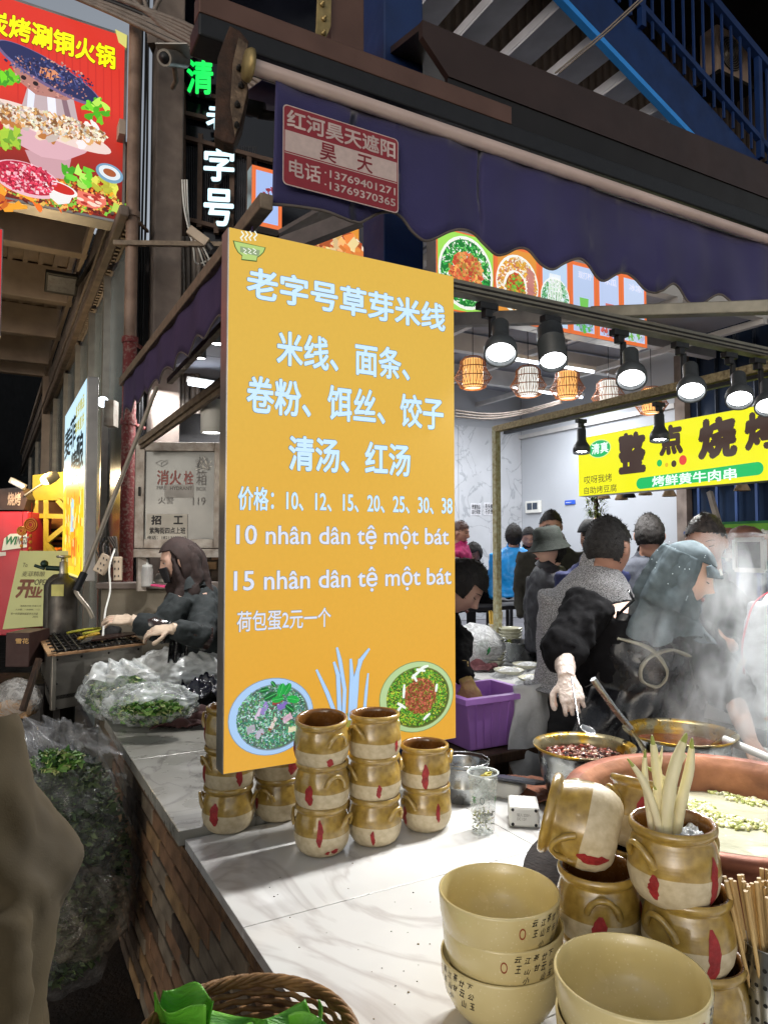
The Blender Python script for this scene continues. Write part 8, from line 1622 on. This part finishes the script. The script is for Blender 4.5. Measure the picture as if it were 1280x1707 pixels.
for i in range(160):
    a, b = rnd.uniform(.08, .92), rnd.uniform(.08, .92); p = fl_.lerp(fr_, a).lerp(bl_.lerp(br_, a), b); s_ = rnd.uniform(.012, .026); mb.ball((p.x, p.y, zbt + .09 + rnd.random() * .03), (s_, s_ * .8, s_ * .7), 7, 5, 0, None, Matrix.Rotation(rnd.random() * 3, 3, 'X'))
tag(mb.build('charcoal', mat('charcoal', (26, 24, 23), .9, 0, .5, 20, .5), gr), kind='stuff')
def gp(f, g_, z=.03): p = fl_.lerp(fr_, f).lerp(bl_.lerp(br_, f), g_); return Vector((p.x, p.y, zg + z))
m_cn = mat('roast_corn', (214, 176, 60), .45, 0, .3, 60, .6, rgb2=(120, 84, 24)); m_lk = mat('yellow_leek', (196, 190, 70), .5, 0, .25, 20, .3)
for k, (f0, f1, g0, g1, m, r, lab, cat) in enumerate(((.28, .80, .80, .86, m_lk, .011, 'pale green leek strip at the back of the grill', 'leek'), (.45, 1.0, .66, .72, m_lk, .012, 'yellow leek strip lying across the grill', 'leek'), (.5, 1.05, .52, .62, m_cn, .015, 'roasting corn strip next to the black mushroom', 'corn'), (.35, .75, .42, .5, m_cn, .013, 'short roasting corn strip nearest the camera', 'corn'), (.6, 1.15, .76, .60, m_lk, .008, 'thin wooden skewers pointing to the gloved hands', 'skewers'))):
    mb = MB(); mb.tube(catmull([gp(f0, g0), gp((f0 + f1) / 2, (g0 + g1) / 2, .038), gp(f1, g1)], 6), r, 10, flat=.7); tag(mb.build('roasting_' + cat, m, disp=[(.006, .015)]), lab, cat)
mb = MB(); p = gp(.72, .36, .055); mb.ball(p, (.062, .05, .035), 18, 12); tag(mb.build('charred_lump', mat('charred', (18, 15, 14), .7, 0, .3, 20, .6), disp=[(.03, .03)]), 'black charred lump on the grill rack', 'charred food')
fb = thing('grill_spatula', 'flat metal fish rack with a dark wooden handle lying across the grill front', 'spatula', gp(.5, .2)); mb = MB(); mb.prism([gp(.38, .10, .04), gp(.5, .30, .04), gp(1.05, .26, .045), gp(.98, .12, .045)], ZX * .008); mb.build('blade', mat('greasy_iron', (66, 46, 42), .3, .5, .2, 10, .1), fb); mb = MB(); mb.prism([gp(.30, .06, .04), gp(.40, .28, .04), gp(.50, .30, .043), gp(.42, .10, .043)], ZX * .006); mb.build('tip', m_steel, fb)
mb = MB()
for j in range(9): mb.bar(gp(.30 + .08 * j, .02, .015), gp(.33 + .08 * j, .12, .015), .007, .007)
mb.bar(gp(.26, .02, .012), gp(1.0, .02, .012), .008, .008); mb.bar(gp(.28, .12, .012), gp(1.0, .12, .012), .008, .008); mb.build('front_rack', m_dark, gr)
# steel bowl and pink tub near the woman
p = onz(267, 1092, .86); lathe_thing('steel_bowl', 'small steel bowl between the grill and the woman', 'bowl', p, [(0, 0), (.05, 0), (.068, .05), (.075, .075), (.070, .073), (.062, .048), (0, .01)], m_steel)
p = onz(320, 1110, .84); t = thing('pink_tub', 'pale pink tub with a spoon beside the white bag', 'tub', p); mb = MB(); mb.box(p + ZX * .045, (.17, .13, .09), AX, taper=.88); mb.build('tub', mat('pale_pink_plastic', (196, 160, 150), .4), t, bevel=.008); mb = MB(); mb.tube([p + ZX * .07 + Vector((-.02, -.05, 0)), p + Vector((.06, -.05, .16))], .006, 8); mb.build('spoon', m_white, t)

# ---- bags of greens on the counter
def leafpile(name, c, r, n, cols, parent, size=.014, flat=.6, seed=1):
    mb = MB(); rr = random.Random(seed)
    for i in range(n):
        d = Vector((rr.gauss(0, 1), rr.gauss(0, 1), rr.gauss(0, 1))).normalized() * rr.random() ** .33; p = Vector(c) + Vector((d.x * r[0], d.y * r[1], d.z * r[2])); a = Vector((rr.gauss(0, 1), rr.gauss(0, 1), rr.gauss(0, .5))).normalized(); b = a.cross(Vector((rr.gauss(0, 1), rr.gauss(0, 1), rr.gauss(0, 1)))).normalized(); l = size * rr.uniform(.5, 1.5)
        k = 1 + rr.uniform(-.25, .25); cc = rr.choice(cols); mb.add([p - a * l, p + b * l * .5, p + a * l, p - b * l * .45], [(0, 1, 2, 3)], 0, False, tuple(x * k for x in cc[:3]) + (1,))
    return tag(mb.build(name, attrmat('leafy', 0, .5), parent), kind='stuff')
GR = [C(60, 110, 36), C(96, 146, 56), C(40, 78, 28), C(124, 160, 80), C(170, 180, 120)]
m_f1 = film('bag_film', (226, 232, 234), .08, .60, 7, .18, .5); m_f2 = film('milky_film', (232, 236, 236), .5, .92, 7, .22, .5)
def bag(label, c, r, film_m, greens, opening=True, n=2600, gsc=(.86, .86, .72), seed=3, dz=-.02, group='plastic bags of greens on the counter'):
    t = thing('greens_bag', label, 'plastic bag', Vector(c) - ZX * r[2], group=group)
    if greens: leafpile('chopped_greens', Vector(c) + ZX * dz, (r[0] * gsc[0], r[1] * gsc[1], r[2] * gsc[2]), n, greens, t, seed=seed)
    mb = MB(); nu, nv = 80, 50; vs = []
    for j in range(nv + 1):
        a = math.pi * j / nv
        for i in range(nu):
            th = 2 * math.pi * i / nu; d = Vector((math.sin(a) * math.cos(th), math.sin(a) * math.sin(th), math.cos(a))); q = d * 3 + Vector((seed, seed * 2, 0))
            k = 1 + .16 * noise.noise(q) + .10 * (1 - abs(noise.noise(q * 2.3)) * 3) * .5 + .05 * math.sin(th * 17 + 5 * noise.noise(q)) * max(0, d.z); z = d.z * r[2] * k
            if z < -r[2] * .92: z = -r[2] * .92
            vs.append(Vector(c) + Vector((d.x * r[0] * k, d.y * r[1] * k, z)))
    mb.add(vs, [(j * nu + i, (j + 1) * nu + i, (j + 1) * nu + (i + 1) % nu, j * nu + (i + 1) % nu) for j in range(nv) for i in range(nu)], 0, True); mb.build('film', film_m, t)
    return t
def flap(t, pts, m, wrink=.02, n=26):
    P = [Vector(p) for p in pts]   # four corners
    mb = MB(); mb.grid(lambda a, b: P[0].lerp(P[1], a).lerp(P[3].lerp(P[2], a), b) + Vector((0, -1, .6)) * wrink * (noise.noise(Vector((a * 5, b * 4, P[0].x * 9))) + .5 * math.sin(a * 19 + b * 3 + P[0].x)), n, n); mb.build('crumpled_mouth', m, t)
p = V(200, 1152, 3.28); t = bag('clear bag of chopped greens at the far left corner of the counter, against the grill', p, (.17, .15, .125), m_f1, GR, seed=3)
flap(t, (V(140, 1140, 3.1), V(260, 1120, 3.2), V(225, 1098, 3.3), V(168, 1103, 3.2)), m_f2, .03)
p = onz(248, 1205, .83); t = bag('clear bag of chives lying open in front of the other bags', p + Vector((0, .02, .075)), (.20, .14, .088), m_f1, GR, seed=8, n=3200)
flap(t, (V(188, 1180, 2.9), V(312, 1165, 2.95), V(300, 1145, 3.05), V(210, 1152, 3.0)), m_f1, .02)
leafpile('exposed_greens', V(255, 1180, 2.93), (.12, .06, .025), 900, GR, t, seed=12)
p = onz(300, 1150, .83); t = bag('large milky white bag at the back of the counter near the sign', p + Vector((0, .08, .085)), (.27, .18, .125), m_f2, [C(190, 190, 150), C(200, 196, 160)], seed=15, n=900)
p = onz(340, 1165, .83); mb = MB(); mb.grid(lambda a, b: Vector((p.x + (a - .5) * .26, p.y + (b - .5) * .22, .85 + .12 * abs(noise.noise(Vector((a * 3.5, b * 3, 1)))) + .03 * abs(noise.noise(Vector((a * 9, b * 9, 1)))))), 34, 30); tag(mb.build('black_bag', mat('black_film', (20, 20, 30), .2, 0, .2, 10, .8, coat=.4), solid=.002), 'crumpled glossy black bag beside the yellow sign frame', 'plastic bag')
p = onz(318, 1208, .83); mb = MB(); mb.grid(lambda a, b: Vector((p.x + (a - .5) * .30, p.y + (b - .5) * .16 + .05 * a, .828 + .10 * abs(noise.noise(Vector((a * 2.6, b * 3, 5)))) * math.sin(math.pi * min(1, a * .9 + .1)) + .01 * abs(noise.noise(Vector((a * 12, b * 9, 1)))))), 34, 24); tag(mb.build('maroon_cloth', mat('maroon_cloth', (62, 36, 34), .9, 0, .2, 20, .3), solid=.004), 'crumpled maroon cloth in front of the bags on the counter', 'cloth')
# ---- big bag on the floor
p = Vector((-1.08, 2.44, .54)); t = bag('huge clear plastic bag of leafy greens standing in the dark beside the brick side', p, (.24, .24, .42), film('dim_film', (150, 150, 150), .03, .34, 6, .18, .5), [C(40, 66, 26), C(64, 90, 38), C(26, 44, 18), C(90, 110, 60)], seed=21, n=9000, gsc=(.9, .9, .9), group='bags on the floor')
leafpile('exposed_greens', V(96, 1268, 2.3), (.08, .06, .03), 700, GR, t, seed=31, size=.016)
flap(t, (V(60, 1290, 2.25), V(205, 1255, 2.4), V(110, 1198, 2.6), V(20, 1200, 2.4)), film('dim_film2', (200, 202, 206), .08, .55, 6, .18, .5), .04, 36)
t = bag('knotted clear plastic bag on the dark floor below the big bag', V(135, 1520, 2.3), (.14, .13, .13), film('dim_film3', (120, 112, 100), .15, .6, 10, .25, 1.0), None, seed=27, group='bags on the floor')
# left inner stall: lights and rails seen between awning and sign
ir = thing('inner_rail', 'dusty rail carrying small lamps inside the stall left of the sign', 'rail', at(300, 690, 3.9)); mb = MB(); mb.bar(at(236, 738, 4.1), at(372, 636, 3.3), .035, .035); mb.bar(at(236, 742, 4.12), at(372, 645, 3.32), .02, .05); mb.build('bar', m_dust, ir)
mb = MB(); mb.bar(at(283, 636, 3.9), at(378, 536, 3.2), .03, .03); mb.build('bar', m_dust, ir)
for k, (px, py, Y, lab) in enumerate(((334, 598, 4.4, 'small black cylinder downlight just right of the side awning edge'), (363, 574, 4.0, 'small black cylinder downlight right beside the sign frame'))):
    c = at(px, py, Y); t = thing('downlight', lab, 'downlight', c, group='cylinder downlights in the left stall'); mb = MB(); mb.lathe([(0, .16), (.035, .16), (.037, .15), (.037, 0), (.033, 0), (.032, .02)], c, 24); mb.build('can', m_lamp, t); mb = MB(); mb.lathe([(0, .004), (.033, .004)], c, 20); mb.build('lens', m_lens, t); mb = MB(); mb.bar(c + ZX * .16, c + ZX * .3, .01, .01); mb.build('stem', m_black, t); spot(t, c - ZX * .01, c - ZX, 7, 100)
c = at(353, 722, 3.6); t = thing('pendant_lamp', 'white can lamp beside the sign frame above the cabinet', 'lamp', c); mb = MB(); mb.lathe([(0, .17), (.05, .17), (.055, .16), (.055, 0), (.048, 0), (.048, .02)], c, 28); mb.build('shade', m_white, t); mb = MB(); mb.lathe([(0, .006), (.047, .006)], c, 24); mb.build('lens', m_lens, t); spot(t, c - ZX * .01, c - ZX * 1 + Vector((-.25, -.1, 0)), LAMP3, 120)
tl = thing('tube_light', 'bright tube light at the back of the left stall', 'tube light', at(340, 638, 4.9)); mb = MB(); mb.bar(at(313, 633, 4.9), at(372, 643, 4.9), .05, .04); mb.build('body', m_white, tl); mb = MB(); mb.tube([at(315, 637, 4.85), at(372, 646, 4.85)], .022, 10); mb.build('tube', m_led, tl)
l = bpy.data.lights.new('lamp_light', 'AREA'); l.shape = 'RECTANGLE'; l.size = 1; l.size_y = .1; l.energy = 30; o = bpy.data.objects.new('lamp_light', l); COL.objects.link(o); o.parent = tl; o.matrix_basis = chain(tl).inverted() @ Matrix.Translation(at(340, 645, 4.75))
vp = thing('wall_conduits', 'pale vertical conduits and cables on the wall behind the side awning', 'conduit', at(310, 600, 5.1))
for x in (298, 305, 312, 322, 330): mb = MB(); mb.tube(catmull([at(x, 395, 5.1), at(x + 2, 480, 5.1), at(x - 1 + (x % 3), 560, 5.1), at(x, 690, 5.1)], 5), .012 if x % 2 else .02, 7); mb.build('conduit', m_scuf if x % 2 else m_cable, vp)
cm = thing('security_camera', 'silver bullet security camera on the concrete column', 'camera', at(290, 100, 4.4)); a, b = at(274, 96, 4.25), at(306, 100, 4.5); mb = MB(); mb.tube([a, b], [.048, .05], 16); mb.build('housing', m_alu, cm); mb = MB(); d = (a - b).normalized(); mb.lathe([(0, 0), (.034, 0), (.030, .012), (.02, .014), (.016, .02), (0, .02)], a + d * .001, 20, d); mb.build('lens', m_black, cm); mb = MB(); mb.box((a + b) / 2 + ZX * .055, (.20, .13, .008)); mb.build('hood', m_alu, cm); mb = MB(); mb.tube([(a + b) / 2 - ZX * .04, at(294, 135, 4.5), at(288, 146, 4.6)], .016, 8); mb.build('bracket', m_dust, cm)
cm2 = thing('junction_box', 'cream junction box with a black gland hanging from cables above the sign corner', 'junction box', at(335, 400, 4.6)); a, b = at(317, 385, 4.6), at(348, 408, 4.6); mb = MB(); mb.bar(a, b, .085, .06); mb.build('box', mat('cream_box', (176, 160, 140), .5, 0, .1, 10, .05), cm2, bevel=.006); mb = MB(); mb.tube([b, at(356, 418, 4.6)], .03, 12); mb.build('gland', m_black, cm2)
for k in range(5): mb = MB(); mb.tube(catmull([at(304 + 2 * k, 300, 4.7), at(308 + 2 * k, 350 + 6 * k, 4.65), at(322 + 4 * k, 410, 4.6), at(330 + 8 * k, 440 + 4 * k, 4.7), at(368, 420 + 6 * k, 4.7)], 5), .006, 6); mb.build('cable', m_cable if k % 2 else m_white, cm2)
mb = MB(); mb.bar(at(190, 405, 4.55), at(372, 408, 4.6), .03, .03); tag(mb.build('cross_rail', m_dust), 'thin horizontal rail crossing behind the drain pipe', 'rail')
sl_ = thing('tool_hook', 'spot lamp bracket by the drinks lightbox', 'bracket', at(183, 680, 4.4)); mb = MB(); mb.box(at(186, 690, 4.4), (.06, .08, .16)); mb.build('plate', m_scuf, sl_); mb = MB(); mb.ball(at(172, 670, 4.5), .035, 12, 8); mb.build('bulb', glow('small_bulb', (220, 235, 245), 6), sl_)
ic = thing('stall_ceiling', 'pale panel ceiling of the small stall left of the yellow sign', 'ceiling', UV(1.4, 4.4, 2.85))
for i in range(2):
    for j in range(2): mb = MB(); mb.box(UV(1.26 + i * .6, 4.3 + j * .6, 2.85), (.59, .59, .02), AX); mb.build('panel', m_cp, ic)
# added black screens hide the bright sky so it reads as night
fb_ = thing('night_sky_screen', 'dark unlit building closing the far end of the lane', 'building', (-9, 30, 0)); mb = MB(); mb.box((-12, 32, 7), (40, 1, 14)); mb.box((-12, 18, 7), (1, 30, 14)); mb.build('wall', mat('black_screen', (16, 15, 16), .9, 0, .3, 2, .2), fb_)
mb = MB(); mb.box((14, 24, 6), (14, .5, 12)); mb.build('wall', mat('black_screen', (0, 0, 0)), fb_)

# ================================================================== STEAM
sm = bpy.data.materials.new('steam'); sm.use_nodes = True; nt = sm.node_tree; N = nt.nodes; L = nt.links; N.remove(N['Principled BSDF']); pv_ = N.new('ShaderNodeVolumePrincipled'); L.new(pv_.outputs[0], N['Material Output'].inputs['Volume']); pv_.inputs['Color'].default_value = (.93, .97, 1, 1); pv_.inputs['Anisotropy'].default_value = .2
g_ = N.new('ShaderNodeNewGeometry'); mp = N.new('ShaderNodeMapping'); mp.inputs['Rotation'].default_value = (R(20), R(28), R(20)); mp.inputs['Scale'].default_value = (2.6, 2.6, 1.5); L.new(g_.outputs['Position'], mp.inputs[0])
nz = N.new('ShaderNodeTexNoise'); nz.inputs['Scale'].default_value = 2.3; nz.inputs['Detail'].default_value = 6; nz.inputs['Roughness'].default_value = .62; nz.inputs['Distortion'].default_value = 1.1; L.new(mp.outputs[0], nz.inputs['Vector'])
mr = N.new('ShaderNodeMapRange'); mr.inputs['From Min'].default_value = .49; mr.inputs['From Max'].default_value = .70; L.new(nz.outputs['Fac'], mr.inputs[0])
# falloff: distance to a leaning line from the basin up to the upper right
sA, sB2 = V(1185, 1215, 2.42), V(1235, 940, 2.62)
def blob(c, rad, amp):
    d = N.new('ShaderNodeVectorMath'); d.operation = 'DISTANCE'; L.new(g_.outputs['Position'], d.inputs[0]); d.inputs[1].default_value = tuple(c); m = N.new('ShaderNodeMapRange'); m.interpolation_type = 'SMOOTHSTEP'; m.inputs['From Min'].default_value = rad; m.inputs['From Max'].default_value = rad * .15; m.inputs['To Max'].default_value = amp; L.new(d.outputs['Value'], m.inputs[0]); return m.outputs[0]
tot = None
for c, r_, a_ in ((V(1200, 1185, 2.45), .26, 1.0), (V(1250, 1130, 2.5), .26, .6), (V(1120, 1085, 2.5), .22, .14), (V(1205, 1030, 2.55), .27, .38), (V(1245, 985, 2.6), .30, .4), (V(1270, 1210, 2.4), .26, .8), (V(1240, 930, 2.65), .2, .12)):
    o_ = blob(c, r_, a_)
    if tot is None: tot = o_
    else: ad = N.new('ShaderNodeMath'); ad.operation = 'MAXIMUM'; L.new(tot, ad.inputs[0]); L.new(o_, ad.inputs[1]); tot = ad.outputs[0]
mu = N.new('ShaderNodeMath'); mu.operation = 'MULTIPLY'; L.new(mr.outputs[0], mu.inputs[0]); L.new(tot, mu.inputs[1]); m2 = N.new('ShaderNodeMath'); m2.operation = 'MULTIPLY'; L.new(mu.outputs[0], m2.inputs[0]); m2.inputs[1].default_value = STEAM; L.new(m2.outputs[0], pv_.inputs['Density'])
mb = MB(); mb.box((1.13, 2.46, 1.24), (.95, .78, .80)); so_ = mb.build('steam', sm); tag(so_, 'white steam rising from the broth basin and copper pot', 'steam', None, 'stuff')
